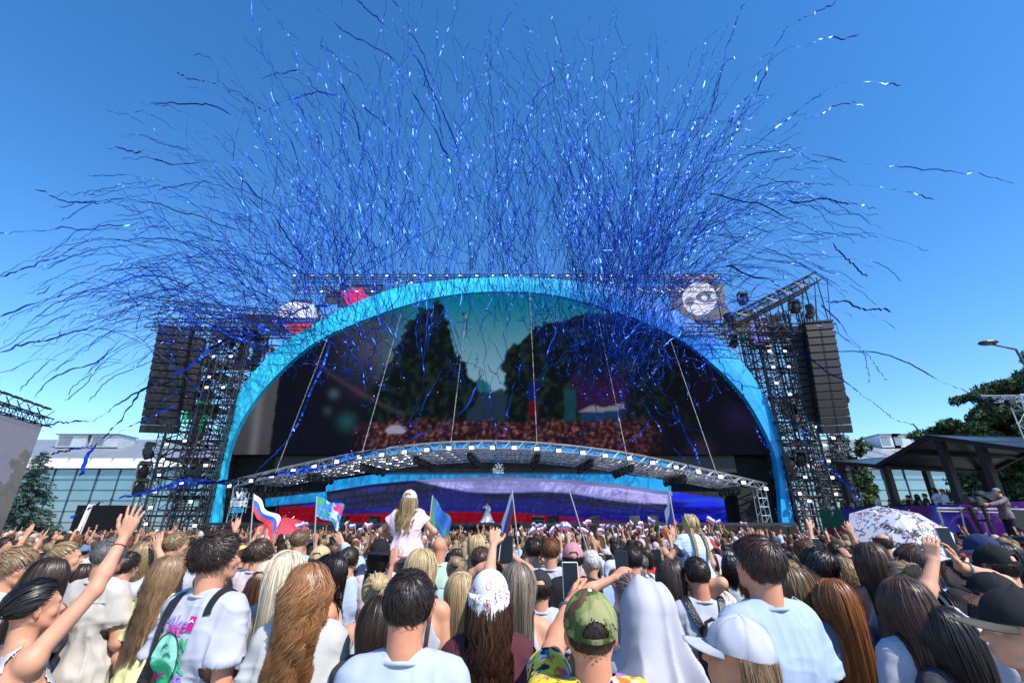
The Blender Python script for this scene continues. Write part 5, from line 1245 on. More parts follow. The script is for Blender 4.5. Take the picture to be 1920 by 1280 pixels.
def trousers(g, v, shorts=False):
    s = g.s; L = [p for i, p in enumerate(g.legs) if i % 3 != 2]
    if shorts: L = [('c', p[1], p[1]+(p[2]-p[1])*.75, p[3]+.01, p[4]+.025) for i, p in enumerate(g.legs) if i % 3 == 0]
    T = [g.torso[-1] if g.sex == 'm' else g.torso[7]]
    def f(p): return np.maximum(np.maximum(union(p, L+T, .03, .014), p[:, 2]-.99*s), .05-p[:, 2])
    V, Q = snet(f, g.lo, np.array([g.hi[0], g.hi[1], 1.02*s]), v); return V, Q
# ---------------------------------------------------------------- hair
def hairline(u, low=-.55, front=.5, side=-.12):
    y = u[:, 1]; hl = np.where(y < -.25, low, low+(side-low)*np.clip((y+.25)/.35, 0, 1)); return np.where(y > .1, side+(front-side)*np.clip((y-.1)/.55, 0, 1), hl)
def scalp(g, low=-.5, front=.5, side=-.12, th=1.035, nu=36, nv=22, top=9):
    V = []; 
    th_ = np.linspace(0, pi, nv+1); ph = np.linspace(0, 2*pi, nu, endpoint=False); TH, PH = np.meshgrid(th_, ph, indexing='ij')
    U = np.stack([np.sin(TH)*np.cos(PH), np.sin(TH)*np.sin(PH), np.cos(TH)], -1).reshape(-1, 3)
    P = g.hc+((U*np.array([.0765, .0965, .088])*th+np.array([0, -.010, .018]))*g.hs) @ g.R.T
    Q = [(i*nu+j, (i+1)*nu+j, (i+1)*nu+(j+1) % nu, i*nu+(j+1) % nu) for i in range(nv) for j in range(nu)]; Q = np.array(Q)
    ok = (U[:, 2] > hairline(U, low, front, side)) & (U[:, 2] < top); Q = Q[ok[Q].all(1)]; P, Q, _ = compact(P, Q); return P, Q
def ribbons(P, Wd, w0, col, jit=.5, seed=0, taper=.7):
    """P (n,m,3) strand points, Wd (n,m,3) outward directions; flat ribbons"""
    n, m, _ = P.shape; R_ = np.random.default_rng(seed); T = np.gradient(P, axis=1); T /= np.maximum(np.linalg.norm(T, axis=2, keepdims=True), 1e-9)
    S = np.cross(T, Wd); S /= np.maximum(np.linalg.norm(S, axis=2, keepdims=True), 1e-9); O = np.cross(S, T)
    a = R_.normal(0, jit, (n, 1, 1)); D = S*np.cos(a)+O*np.sin(a); t = np.linspace(0, 1, m)[None, :, None]
    ww = w0*R_.uniform(.6, 1.3, (n, 1, 1))*(1-taper*t**2.2)*(.55+.45*np.minimum(1, t*6))
    V = np.empty((n, m, 2, 3)); V[:, :, 0] = P-D*ww/2; V[:, :, 1] = P+D*ww/2
    b = (np.arange(n)[:, None]*m+np.arange(m-1)[None])*2; b = b.ravel(); Q = np.stack([b, b+1, b+3, b+2], 1)
    C = np.repeat(np.repeat(col[:, None, None, :]*np.ones((1, m, 1, 1)), 2, 2), 1, 1)*(1+TL[0]*t[..., None]**1.5)
    Nn = np.cross(D, T); Nn *= np.sign((Nn*Wd).sum(2, keepdims=True)+1e-9); Nn = Wd*NB[0]+Nn*NB[1]; HN.append(np.repeat((Nn/np.maximum(np.linalg.norm(Nn, axis=2, keepdims=True), 1e-9))[:, :, None], 2, 2).reshape(-1, 3))
    return V.reshape(-1, 3), Q, C.reshape(-1, 3)
HN = []; NB = [.55, .6]; TL = [0.]
def hair(g, style, n=700, w=.009, seed=0, L=.4, wave=0., curl=0., vol=.012, contrast=.35, tipl=1.15, front=.5, low=-.6, side=-.12, part=.0, steps=None, top=9, spread=.5, gather=.092, nclump=0):
    HN.clear(); TL[0] = .9 if wave else (.35 if style == 'long' else 0.); NB[:] = [.5, .6] if style not in ('short', 'crop') else [.45, .75]; R_ = np.random.default_rng(seed+100); hs = g.hs; rr = np.array([.0765, .0965, .088])
    c0 = g.hc+g.R @ (A3(0, -.010, .018)*hs); toL = lambda p: ((p-c0) @ g.R)/hs
    def sk(p): q = toL(p); return f_ell(q, np.zeros(3), rr)*hs, unitn((q/rr**2) @ g.R.T)
    def unitn(a): return a/np.maximum(np.linalg.norm(a, axis=-1, keepdims=True), 1e-9)
    tprims = g.torso[:6]+g.neck[:1]
    def pushbody(p, off):
        d = union(p, tprims, .04); m = d < off
        if m.any():
            q = p[m]; e = .004; dd = d[m]; gr = np.stack([union(q+np.eye(3)[k]*e, tprims, .04)-dd for k in range(3)], 1); gr = unitn(gr); p[m] = q+gr*(np.broadcast_to(off, d.shape)[m]-dd)[:, None]
        return p
    U = R_.normal(size=(n*4, 3)); U = unitn(U); ok = (U[:, 2] > hairline(U, low, front, side)) & (U[:, 2] < top); U = U[ok][:n]; n = len(U)
    off = .004+vol*R_.random(n)+(R_.random(n) < .035)*R_.uniform(.004, .014, n)*(n > 900); P0 = c0+((U*rr)*hs) @ g.R.T+unitn((U/rr) @ g.R.T)*off[:, None]
    br = np.clip(R_.normal(1, contrast*.55, n), .3, 2.0); hue = R_.normal(0, .05, n); col = np.stack([br*(1+hue), br, br*(1-hue)], 1)
    Vs, Qs, Cs = [], [], []
    def addr(P, O, w_, c, jit=.45, taper=.7):
        V, Q, C = ribbons(P, O, w_, c, jit, seed, taper); k = sum(len(a) for a in Vs); Vs.append(V); Qs.append(Q+k); Cs.append(C)
    if style in ('long', 'bob', 'curly', 'short', 'mid', 'crop'):
        m = steps or (22 if style in ('long', 'curly') else (12 if style in ('bob', 'mid') else 5)); Ls = L*R_.uniform(.82, 1.08, n)
        if style in ('long', 'bob', 'curly'):   # strands rooted high travel further down the skull: keep ends level
            Ls = Ls+.05*np.clip(U[:, 2], 0, 1)
        P = np.empty((n, m, 3)); O = np.empty((n, m, 3)); p = P0.copy(); ds = (Ls/(m-1))[:, None]
        cl_ = np.stack([fbm(U+k*5., 2.6, 2)-.5 for k in range(3)], 1)*2
        Ul = U.copy(); sx = np.where(abs(Ul[:, 0]-part) < .03, R_.choice([-1, 1], n), np.sign(Ul[:, 0]-part))
        if style in ('short', 'crop'):
            cr = unit((.12, -.55, .83)); d = Ul-cr; d = d/np.maximum(np.linalg.norm(d, axis=1)[:, None], .05)+np.cross(np.tile(cr, (n, 1)), Ul)*.35+np.array([0, 0, -.45])*np.clip(.4-Ul[:, 2:], 0, 1)+R_.normal(0, .16, (n, 3))
        else:
            fr_ = np.clip(Ul[:, 1]+.35, 0, 1); jx = R_.normal(0, .22, n)
            d = np.stack([sx*(.95*np.clip(Ul[:, 2], 0, 1))*fr_+jx*(1-fr_)+.35*Ul[:, 0], -.75*np.ones(n)*np.clip(Ul[:, 2]+.2, 0, 1)-.12, -.5*np.ones(n)], 1)
        d = unitn(d @ g.R.T); G = np.array([0, 0, -1.]); offs = off.copy()
        for i in range(m):
            P[:, i] = p; dsk, gr = sk(p); O[:, i] = gr if style in ('short', 'crop') else unitn(gr+np.array([0, -.4, 0]))
            if style in ('short', 'crop'): d = unitn(d-gr*(d*gr).sum(1)[:, None]*.8+gr*(.05 if style == 'short' else .02)+R_.normal(0, .05+curl*8, (n, 3))+cl_*(.12))
            else:
                nearh = dsk < offs+.012; d = unitn(d*.72+G*.32); dt = (d*gr).sum(1); d = np.where((nearh & (dt < 0))[:, None], unitn(d-gr*dt[:, None]), d)
            p = p+d*ds; dsk, gr = sk(p); mm = dsk < offs; p[mm] += gr[mm]*(offs-dsk)[mm][:, None]
            if style not in ('short', 'crop'): p = pushbody(p, offs*.9+.018)
        if style == 'long':
            q = (P-c0) @ g.R; zz = P[..., 2]; k = np.clip((c0[2]-.02-zz)/.16, 0, 1); lim = gather*(.95+.45*np.clip((c0[2]-.1-zz)/.45, 0, 1)); x_ = P[..., 0]-c0[0]; xn = lim*np.tanh(x_/lim); P[..., 0] = c0[0]+x_*(1-k)+xn*k
            f_ = P.reshape(-1, 3); kk = k.reshape(-1) > .3; qq = f_[kk]
            for _ in range(3):
                d_ = union(qq, tprims, .04); need = np.repeat(offs[:, None], m, 1).reshape(-1)[kk]*.9+.014; qq[:, 1] -= np.clip(need-d_, 0, .05)
            f_[kk] = qq; P = f_.reshape(n, m, 3)
        nc = nclump or (34 if wave else 70)
        if style == 'long' and n > 700:
            ci = R_.choice(n, nc, replace=False); idx = np.argmin(((U[:, None]-U[ci][None])**2).sum(2), 1); cph = R_.uniform(0, 6.28, nc)[idx]; t_ = np.linspace(0, 1, m)[None, :, None]
            P = P+(P[ci][idx]-P)*(.62 if wave else .30)*np.clip(t_*1.6-.25, 0, 1); col = col*R_.uniform(.72, 1.35, nc)[idx][:, None]
        else: nc = 0
        if wave or (curl and style != 'short'):
            s_ = np.linspace(0, 1, m)[None]*Ls[:, None]; ph = (cph + R_.normal(0, .22, n)) if (wave and nc) else fbm(U*1.0, 2.4, 2)*(12 if wave else 14)+R_.normal(0, .35 if wave else 2.5, n); amp = (wave or curl)*np.clip((s_-.06)/.14, 0, 1)
            lam = .13 if wave else .045; T = np.gradient(P, axis=1); T = unitn(T); S = unitn(np.cross(T, O)); a = s_/lam*6.28+ph[:, None]
            P = P+S*(np.sin(a)*amp)[..., None]+O*((np.cos(a)*.6+.5)*amp)[..., None]
        addr(P, O, w, col, .35)
    elif style in ('pony', 'bun', 'braids', 'plait'):
        ties = {'pony': [(0, -1.06, .25)], 'bun': [(0, -1.0, .55)], 'braids': [(-.62, -.72, -.5), (.62, -.72, -.5)], 'plait': [(0, -1.02, -.3)]}[style]
        m = 9; P = np.empty((n, m, 3)); O = np.empty((n, m, 3)); tl = np.array([unit(t) for t in ties]); which = (U[:, 0] > part).astype(int) if len(ties) > 1 else np.zeros(n, int); Tt = tl[which]
        for i in range(m):
            t = i/(m-1); t = t**.9; q = unitn(U*(1-t)+Tt*t+np.array([0, -.0, .25])*t*(1-t)*(U[:, 2:] > 0)); O[:, i] = q @ g.R.T; P[:, i] = c0+((q*rr)*hs) @ g.R.T+O[:, i]*(off*(1-.3*t)+.004)[:, None]
        addr(P, O, w, col, .3, .1)
        for k, T_ in enumerate(tl):
            tw = c0+g.R @ (T_*rr*hs)+g.R @ T_*.014
            if style == 'bun':
                nb = n//3; a = R_.normal(size=(nb, 3)); a = unitn(a); b = unitn(np.cross(a, R_.normal(size=(nb, 3)))); t = np.linspace(0, 4.2, 12)[None, :, None]
                r_ = .036*hs*R_.uniform(.85, 1.1, (nb, 1, 1)); PB = tw+g.R @ (A3(0, -.022, .012))+(a[:, None]*np.cos(t)+b[:, None]*np.sin(t))*r_; addr(PB, unitn(PB-tw), w, col[:nb], .3, .2)
            elif style == 'pony':
                nb = int(n*.7); m2 = 20; u2 = R_.normal(size=(nb, 3))*.009; p = tw+u2; d = unitn(np.tile(g.R @ A3(0, -.9, .25), (nb, 1))+R_.normal(0, .12, (nb, 3))); PB = np.empty((nb, m2, 3)); OB = np.empty((nb, m2, 3)); ds = (L*R_.uniform(.8, 1.05, nb)/m2)[:, None]; of = .012+.035*R_.random(nb)
                sw = R_.normal(0, 1, (nb, 3))*np.array([1, .6, 0])
                for i in range(m2):
                    PB[:, i] = p; OB[:, i] = unitn(p-(tw*np.array([1, 1, 0])+np.array([0, .05, 0])+p*np.array([0, 0, 1]))+1e-5); d = unitn(d*.7+np.array([0, 0, -.42])+sw*.03*(1 if i < 8 else -.6)); p = p+d*ds; dsk, gr = sk(p); mm = dsk < .012; p[mm] += gr[mm]*(.012-dsk)[mm][:, None]; p = pushbody(p, of)
                if wave:
                    s_ = np.linspace(0, 1, m2)[None]*L; ph = R_.normal(0, .8, nb); T = unitn(np.gradient(PB, axis=1)); S = unitn(np.cross(T, OB)); PB = PB+S*(np.sin(s_/.1*6.28+ph[:, None])*wave*np.clip(s_/.1, 0, 1))[..., None]
                addr(PB, OB, w, col[:nb], .5, .5)
            else:
                x = np.sign(T_[0]) if len(tl) > 1 else 0; m2 = 46; L_ = L; t = np.linspace(0, 1, m2); base = np.zeros((m2, 3)); q = tw.copy(); d = unit(g.R @ A3(x*.25, -.45, -1))
                for i in range(m2): base[i] = q; d = unit(d*.8+A3(0, 0, -.35)); q = q+d*L_/m2; q = pushbody(q[None].copy(), np.array([.03]))[0]
                for st_i in range(3):
                    a = t*L_/.052*2*pi+st_i*2*pi/3; ct = base+np.stack([np.sin(a)*.011, np.cos(2*a)*.0055-.002, 0*a], 1)
                    for rb in range(26):
                        an = rb/26*2*pi; o = np.stack([np.cos(an)+0*t, np.sin(an)+0*t, .0*t], 1); r_ = .0105*(1-.35*t)[:, None]*(.9+.2*R_.random()); PB = (ct+o*r_)[None]; addr(PB, o[None], .006, col[rb*7 % n][None], .1, .2)
                MBt = np.array([np.cos(np.linspace(0, 6.28, 9)), np.sin(np.linspace(0, 6.28, 9))])
    V = np.concatenate(Vs); Q = np.concatenate(Qs); C = np.concatenate(Cs)*1.0
    sv, sq = scalp(g, low+.03, front+.03, side+.02, top=top); k = len(V); V = np.concatenate([V, sv]); Q = np.concatenate([Q, sq+k]); C = np.concatenate([C, np.ones((len(sv), 3))*.55]); g.hn = np.concatenate(HN+[vnormals(sv, sq)*1.0])
    if (g.hn[k:]*(sv-c0)).sum() < 0: g.hn[k:] *= -1
    return V, Q, C
# ---------------------------------------------------------------- headwear
def dome(g, rx=.089, ry=.110, rz=.102, cz=.022, base=-.05, nu=56, nv=18, colf=None, hole=None, seams=6, puff=0., tiltf=0.):
    P = []; C = []
    for j in range(nv+1):
        t = j/nv
        for i in range(nu):
            a = 2*pi*i/nu; e0 = base+tiltf*sin(a); th = e0+(pi/2-e0)*t; x, y, z = cos(th)*cos(a), cos(th)*sin(a), sin(th)
            sm = (abs(((a/(2*pi)*seams+.25) % 1)-.5) < .045) if seams else False; k = (1-.010*sm)*(1+.012*sin(a*7+t*9)*puff)
            P.append((x*rx*k, y*ry*k-.005, z*rz*k+cz)); c = colf(a, t, x, y, z) if colf else (1, 1, 1); C.append(np.array(c)*(.80 if sm else 1))
    Q = []
    for j in range(nv):
        for i in range(nu):
            if hole and hole(2*pi*(i+.5)/nu, (j+.5)/nv): continue
            Q.append((j*nu+i, j*nu+(i+1) % nu, (j+1)*nu+(i+1) % nu, (j+1)*nu+i))
    return np.array(P), np.array(Q), np.array(C)
def brim(ln=.075, wd=.080, y0=.098, z0=.018, drop=.022, ang=1.15, nu=22, nv=7, yaw=0):
    P = []; 
    for side in (0, 1):
        for i in range(nu+1):
            a = pi/2+(i/nu-.5)*2*ang
            for j in range(nv+1):
                t = j/nv; r0 = 1; bx, by = cos(a)*.088, sin(a)*.108-.004; ext = ln*max(0, cos((a-pi/2)/ang*pi/2))**.45*t; ox, oy = bx*(1+ext*1.6), by+ext*1.0
                z = z0-drop*t*.7-(ox/.09)**2*.020*(.3+.7*t)-.003*side; P.append((ox, oy, z))
    n = (nu+1)*(nv+1); Q = []
    for i in range(nu):
        for j in range(nv):
            a = i*(nv+1)+j; Q.append((a, a+1, a+nv+2, a+nv+1)); Q.append((a+n, a+n+nv+1, a+n+nv+2, a+n+1))
    for i in range(nu): a = i*(nv+1)+nv; Q.append((a, a+n, a+n+nv+1, a+nv+1))
    P = np.array(P); c, s = cos(yaw), sin(yaw); P = P @ np.array([[c, s, 0], [-s, c, 0], [0, 0, 1]]); return P, np.array(Q)
def headgear(g, parts, name, m, parent, color=(1, 1, 1), yaw=0, pitch=0):
    Rr = g.R @ rotz(yaw) @ rotx(pitch); V = []; Q = []; C = []; k = 0
    for p in parts:
        v, q = p[0], p[1]; c = p[2] if len(p) > 2 else np.ones((len(v), 3)); V.append(g.hc+(v*g.hs) @ Rr.T); Q.append(q+k); C.append(c); k += len(v)
    o = link(name, np_mesh(name, np.concatenate(V), np.concatenate(Q), np.concatenate(C)), m, parent, smooth=True); o.color = (*color, 1); return o
# ---------------------------------------------------------------- assembling a person
HAIRCOL = dict(black=(.012, .010, .010), dark=(.030, .018, .012), brown=(.075, .040, .022), chestnut=(.11, .052, .026), auburn=(.17, .062, .022), red=(.24, .085, .025), lightbrown=(.19, .115, .06), darkblond=(.27, .18, .09), blond=(.46, .33, .17), platinum=(.66, .56, .40), grey=(.13, .125, .12), ash=(.22, .17, .125))
def person(label, at, yaw=0, s=1., sex='m', w=None, head=(0, 0, 0), arms=None, skin=(1, 1, 1), hairs=None, haircol='brown', shirt=('tee', (.8, .8, .8)), pants=(.05, .07, .12), v=.008, shorts=False, seat=False, fat=0., group=None, cat='person', colf=None, zf=None, wr=1., seed=None, big=0., hem=.84, tlo=None):
    e = empty('person', at, yaw, label, cat, group); seed = seed if seed is not None else random.randrange(999)
    g = make_fig(s, sex, w, head, arms, seat, fat, big=big); g.root = e; zf = 1.12*s if zf is None else zf
    V, Q, C = body_mesh(g, v, zf); b = link('body', np_mesh('body', V, Q, C), M_SKIN, e, smooth=True); b.color = tuple(np.clip(SKIN0*np.array(skin), 0, 1))+(1,)
    g.shirt = None
    if shirt:
        kw = shirt[2] if len(shirt) > 2 else {}
        V, Q = garment(g, shirt[0], v*1.12, zf if hem > .5 else zf, hem=hem, wr=wr, seed=seed, **kw); C = colf(V) if colf else None
        nm = {'tee': 't_shirt', 'tank': 'tank_top', 'long': 'long_sleeved_top'}[shirt[0]]
        g.shirt = link(nm, np_mesh(nm, V, Q, C if C is not None else np.ones((len(V), 3))), M_CLOTH, e, smooth=True); g.shirt.color = (*shirt[1], 1); g.sV, g.sQ = V, Q
    if shirt and shirt[0] == 'tee' and v < .012:
        P_ = []; pr = g.neck+g.torso[:4]
        for a_ in np.linspace(0, 2*pi, 33)[:-1]:
            t_ = np.linspace(.03, .16, 60)[:, None]; q_ = A3(0, -.018, (1.452-.018*sin(a_))*s)+t_*A3(cos(a_), sin(a_), 0); f_ = union(q_, pr, .02); i_ = int(np.argmax(f_ > .008)); P_.append(Vector(q_[i_]))
        m_ = MB(); m_.col = (.98, .98, .98); m_.tube(P_, .0085, 6, closed=True); o = m_.build('collar', M_CLOTH, e, smooth=True); o.color = (*(shirt[1] if not colf else (.5, .4, .1)), 1); CH[e.name].remove(o); o.parent = g.shirt; CH.setdefault(g.shirt.name, []).append(o)
    if pants is not None:
        V, Q = trousers(g, max(.025, v*2), shorts); o = link('shorts' if shorts else 'trousers', np_mesh('trousers', V, Q, np.ones((len(V), 3))), M_DENIM, e, smooth=True); o.color = (*pants, 1)
    if hairs:
        kw = dict(hairs[1]) if len(hairs) > 1 else {}; V, Q, C = hair(g, hairs[0], seed=seed, **kw); me_ = np_mesh('hair', V, Q, C); o = link('hair', me_, M_HAIR, e, smooth=True); me_.normals_split_custom_set_from_vertices(g.hn.astype(np.float32)); hc_ = HAIRCOL[haircol] if isinstance(haircol, str) else haircol; o.color = (*hc_, 1)
    return g
def add_cap(g, col, yaw=0, pitch=0, backhole=True, colf=None, brimcol=None, base=-.06, puff=.6, bl=.075, bdrop=.022, bz=.018, bwrap=None):
    hole = (lambda a, t: abs(((a-1.5*pi+pi) % (2*pi))-pi) < .50*sqrt(max(0, 1-((t-.10)/.26)**2)) and t > .10) if backhole else None
    D = dome(g, base=base, colf=colf, hole=hole, puff=puff); bP, bQ = brim(ln=bl, drop=bdrop, z0=bz); bt = MB(); bt.lathe([(0, .006), (.006, .004), (.008, 0)], 8, (0, -.005, .124)); bv = np.array(bt.v); bq = np.array(bt.f)
    o = headgear(g, [D, (bv, bq)], 'cap', M_CAPM, g.root, col, yaw, pitch)
    o2 = headgear(g, [(bP, bQ)], 'brim', M_CAPM, g.root, brimcol or col, yaw, pitch)
    CH[g.root.name].remove(o2); o2.parent = o; CH.setdefault(o.name, []).append(o2); return o
def add_bucket(g, col, pitch=0, br=.062):
    D = dome(g, rx=.092, ry=.112, rz=.098, cz=.03, base=-.10, seams=0, puff=1.)
    n = 40; P = []; 
    for k in range(2):
        for i in range(n):
            a = 2*pi*i/n
            for j in range(5): t = j/4; P.append(((.092+br*t)*cos(a), (.112+br*t)*sin(a)-.005, .022-.030*t+.006*sin(a*3)*t-.003*k))
    Q = []
    for k in range(2):
        for i in range(n):
            for j in range(4): a = k*n*5+i*5+j; b = k*n*5+((i+1) % n)*5+j; Q.append((a, a+1, b+1, b) if not k else (a, b, b+1, a+1))
    return headgear(g, [D, (np.array(P), np.array(Q))], 'bucket_hat', M_CAPM, g.root, col, 0, pitch)
from mathutils.bvhtree import BVHTree
def decal(g, me, u0, z0, name, m, yaw=0, surf=None, off=.004, lean=0., side=-1, sub=0):
    """drape a flat mesh (x,y) onto the back (side -1) of the figure's shirt, centred at x=u0, z=z0"""
    V = g.sV; Q = g.sQ; bv = BVHTree.FromPolygons([Vector(a) for a in V], [tuple(int(i) for i in q) for q in Q])
    import bmesh
    bm = bmesh.new(); bm.from_mesh(me)
    if sub: bmesh.ops.subdivide_edges(bm, edges=[e for e in bm.edges if e.calc_length() > .02], cuts=sub, use_grid_fill=True)
    cl, sl_ = cos(lean), sin(lean)
    for vv in bm.verts:
        x = u0-side*0+(vv.co.x*cl-vv.co.y*sl_); z = z0+(vv.co.x*sl_+vv.co.y*cl)
        h = bv.ray_cast(Vector((x, side*1.0, z)), Vector((0, -side, 0)))
        y = h[0].y if h[0] else side*.12
        vv.co = Vector((x, y+side*(off), z))
    bm.to_mesh(me); bm.free(); o = link(name, me, m, None); o.parent = g.shirt; CH.setdefault(g.shirt.name, []).append(o); return o
def strap(g, pts, width, off, m, name='strap', parent=None, thick=.004):
    P = np.array(pts, float); d = np.r_[0, np.cumsum(np.linalg.norm(np.diff(P, axis=0), axis=1))]; t = np.linspace(0, d[-1], 26); P = np.stack([np.interp(t, d, P[:, k]) for k in range(3)], 1)
    pr = g.torso+g.neck[:1]+[a for l in g.armp for a in l[:2]]
    for _ in range(4):
        f0 = union(P, pr, .04); e = .004; gr = np.stack([union(P+np.eye(3)[k]*e, pr, .04)-f0 for k in range(3)], 1); gr /= np.maximum(np.linalg.norm(gr, axis=1)[:, None], 1e-9); P = P+gr*(off-f0)[:, None]; P[1:-1] = .25*P[:-2]+.5*P[1:-1]+.25*P[2:]
    T = np.gradient(P, axis=0); T /= np.linalg.norm(T, axis=1)[:, None]; S = np.cross(T, gr); S /= np.linalg.norm(S, axis=1)[:, None]
    V = []; 
    for k in range(len(P)): V += [P[k]-S[k]*width/2, P[k]-S[k]*width/2+gr[k]*thick, P[k]+S[k]*width/2+gr[k]*thick, P[k]+S[k]*width/2]
    Q = []
    for k in range(len(P)-1):
        for j in range(4): Q.append((4*k+j, 4*k+(j+1) % 4, 4*k+4+(j+1) % 4, 4*k+4+j))
    o = link(name, np_mesh(name, np.array(V), np.array(Q)), m, parent); return o
# ================================================================ the people in front, one by one
WT = (.43, .45, .50); UMBR = {}
def rel(pt, at, yaw): 
    d = np.array(pt)-np.array(at); c, s_ = cos(-yaw), sin(-yaw); return A3(c*d[0]-s_*d[1], s_*d[0]+c*d[1], d[2])
PLACED = []
def PP(label, hx, hy, Y, yaw=None, sex='m', arms=None, floor=0., srange=(.78, 1.1), **kw):
    Y0 = Y; Y = YS(Y); c = W(hx, hy, Y); s = (c.z-floor)/1.625
    if floor == 0: s = min(max(s, srange[0]), srange[1])
    if 's' in kw: s = kw.pop('s')
    yaw = math.atan2(c.x, 33) if yaw is None else yaw; at = (c.x, Y, floor)
    A = {}
    for k, a in (arms or {}).items():
        if a[0] == 'px':
            t = rel(W(a[1][0], a[1][1], YS(a[1][2])), at, yaw); n = a[3] if len(a) > 3 else (0, 1, .15); n = rel(np.array(n)+np.array(at), at, yaw); h = a[4] if len(a) > 4 and a[4] is not None else None
            if h is not None: h = rel(np.array(h)+np.array(at), at, yaw)
            dd = [rel(np.array(a[5])+np.array(at), at, yaw)] if len(a) > 5 else []
            A[k] = ('px', t, a[2], h, n)+tuple(dd)
        else: A[k] = a
    v = kw.pop('v', .007 if Y < 2.8 else (.0088 if Y < 4.2 else .011))
    PLACED.append((c.x, Y)); return person(label, at, yaw, s, sex, arms=A, v=v, **kw)
def long_(n=1100, w=.0075, L=.45, **k): return ('long', dict(n=int(n*2.5), w=w*.44, L=L, **k))
def short_(n=4200, w=.0042, L=.035, **k): return ('short', dict(n=int(n*1.4), w=w*.7, L=L, **k))
def phone(px, py, Y, label, tilt=.0, case=(.02, .02, .022), sc=1., yaw=0, lit=(.006, .010, .016)):
    e = empty('phone', W(px, py, YS(Y)), yaw, label, 'phone'); R = Matrix.Rotation(tilt, 3, 'Y') @ Matrix.Rotation(-.15, 3, 'X')
    m = MB(); m.bevbox((0, 0, 0), (.078*sc, .010, .158*sc), .004, R); m.build('case', mat('phone case %d' % int(case[0]*100), case, .4), e)
    m = MB(); m.box(R @ Vector((0, -.0062, 0)), (.070*sc, .0015, .149*sc), R); m.build('screen', mat('phone screen', (.006, .007, .009), .35, 0, 0, emit=lit, estr=.8, spec=.2), e)
    m = MB(); m.bevbox(R @ Vector((-.02*sc, .007, .055*sc)), (.03*sc, .004, .03*sc), .003, R); m.build('camera_bump', M_PLAST, e); return e
# --- far left
g = PP('blond young man in profile with undercut and pale blue shirt at the left edge', 26, 1062, 3.0, -1.35, 'm', hairs=('short', dict(n=3000, w=.006, L=.085, low=-.12, side=.12, vol=.016)), haircol='darkblond', shirt=('tee', (.42, .52, .68)), skin=(1.02, .95, .92), arms={'R': ('front',)})
g = PP('woman in white tank top with dark ponytail and scrunchie raising her right arm high', 72, 1136, 2.15, -.45, 'f', arms={'R': ('px', (233, 1006, 2.3), 'open', (-.15, 1, .1), (.9, -.2, -.5), (.12, .05, 1))}, hairs=('plait', dict(n=1500, w=.006, L=.36, low=-.5)), haircol='black', shirt=('tank', (.46, .46, .45)), head=(-.1, .12, 0), pants=(.1, .12, .2))
e = empty('scrunchie', g.root.location, g.root.rotation_euler[2], 'pale beige scrunchie holding the dark ponytail of the arm-raising woman', 'hair tie')
tq = g.hc+g.R @ (A3(0, -1.02, -.3)*A3(.0765, .0965, .088)*g.hs)+g.R @ A3(0, -.018, .0)
m = MB(); m.tube([Vector(tq+A3(.019*cos(a), .006*sin(a*2), .016*sin(a))) for a in np.linspace(0, 2*pi, 20)[:-1]], [.009+.002*(k % 2) for k in range(19)], 7, closed=True); m.build('band', mat('scrunchie', (.55, .45, .38), .9), e, smooth=True)
E_, Wr_ = g.arm['R'][1], g.arm['R'][2]; dv = unit(Wr_-E_); ce = Wr_-dv*.05
m = MB(); o1 = Vector(dv).orthogonal().normalized(); o2 = Vector(dv).cross(o1); m.tube([Vector(ce)+(o1*cos(a)+o2*sin(a))*.030 for a in np.linspace(0, 2*pi, 16)[:-1]], .0022, 5, closed=True)
e = empty('bracelet', g.root.location, g.root.rotation_euler[2], 'thin red thread bracelet on the raised wrist at the left', 'bracelet'); m.build('band', mat('red thread', (.3, .02, .02), .8), e)
g = PP('woman with long centre-parted dark hair behind the arm-raising woman', 94, 1080, 2.85, -.15, 'f', hairs=long_(L=.42), haircol='dark', shirt=('tee', (.05, .05, .06)), head=(0, .1, 0))
g = PP('honey blond woman with smooth tied-back hair looking right, near the left edge', 124, 1044, 3.5, -.9, 'f', hairs=('bun', dict(n=1100, w=.006)), haircol='darkblond', shirt=('tee', (.5, .62, .75)))
g = PP('grey-haired man seen from behind in a beige short-sleeved shirt', 206, 1042, 3.15, -.15, 'm', hairs=short_(low=-.35), haircol='grey', shirt=('tee', (.50, .46, .41), dict(loose=.022)), wr=1.5, fat=.35, arms={'R': ('front',), 'L': ('front',)})
m_ = MB()
strap(g, [A3(-.19*g.w, -.11, 1.36*g.s), A3(0, -.13, 1.365*g.s), A3(.19*g.w, -.11, 1.36*g.s)], .004, .024, mat('beige seam', (.3, .27, .22), .9), 'yoke_seam', g.shirt, .003)
g = PP('blond man in profile by the scaffold in a navy vest, behind the raised hand', 330, 1020, 4.4, -.6, 'm', hairs=short_(n=2200, w=.006), haircol='darkblond', shirt=('tee', (.03, .05, .12)))
g = PP('woman with long golden-brown hair left of the man with the printed tee', 318, 1072, 3.2, -.1, 'f', hairs=long_(L=.5, wave=.006), haircol='lightbrown', shirt=('tee', (.75, .72, .35)), head=(0, .12, 0))
g = PP('woman with tight blond curls and a lilac scarf raising a thin arm', 270, 1038, 4.2, -.2, 'f', hairs=('curly', dict(n=1100, w=.007, L=.42, curl=.012)), haircol='darkblond', shirt=('tee', (.42, .36, .62)), arms={'R': ('px', (300, 1018, 4.5), 'open')})
g = PP('man in a white tee with raised arm left of the golden-brown hair', 238, 1060, 3.9, -.2, 'm', hairs=short_(n=1800, w=.006), haircol='dark', shirt=('tee', WT), arms={'R': ('px', (296, 1030, 4.1), 'open')})
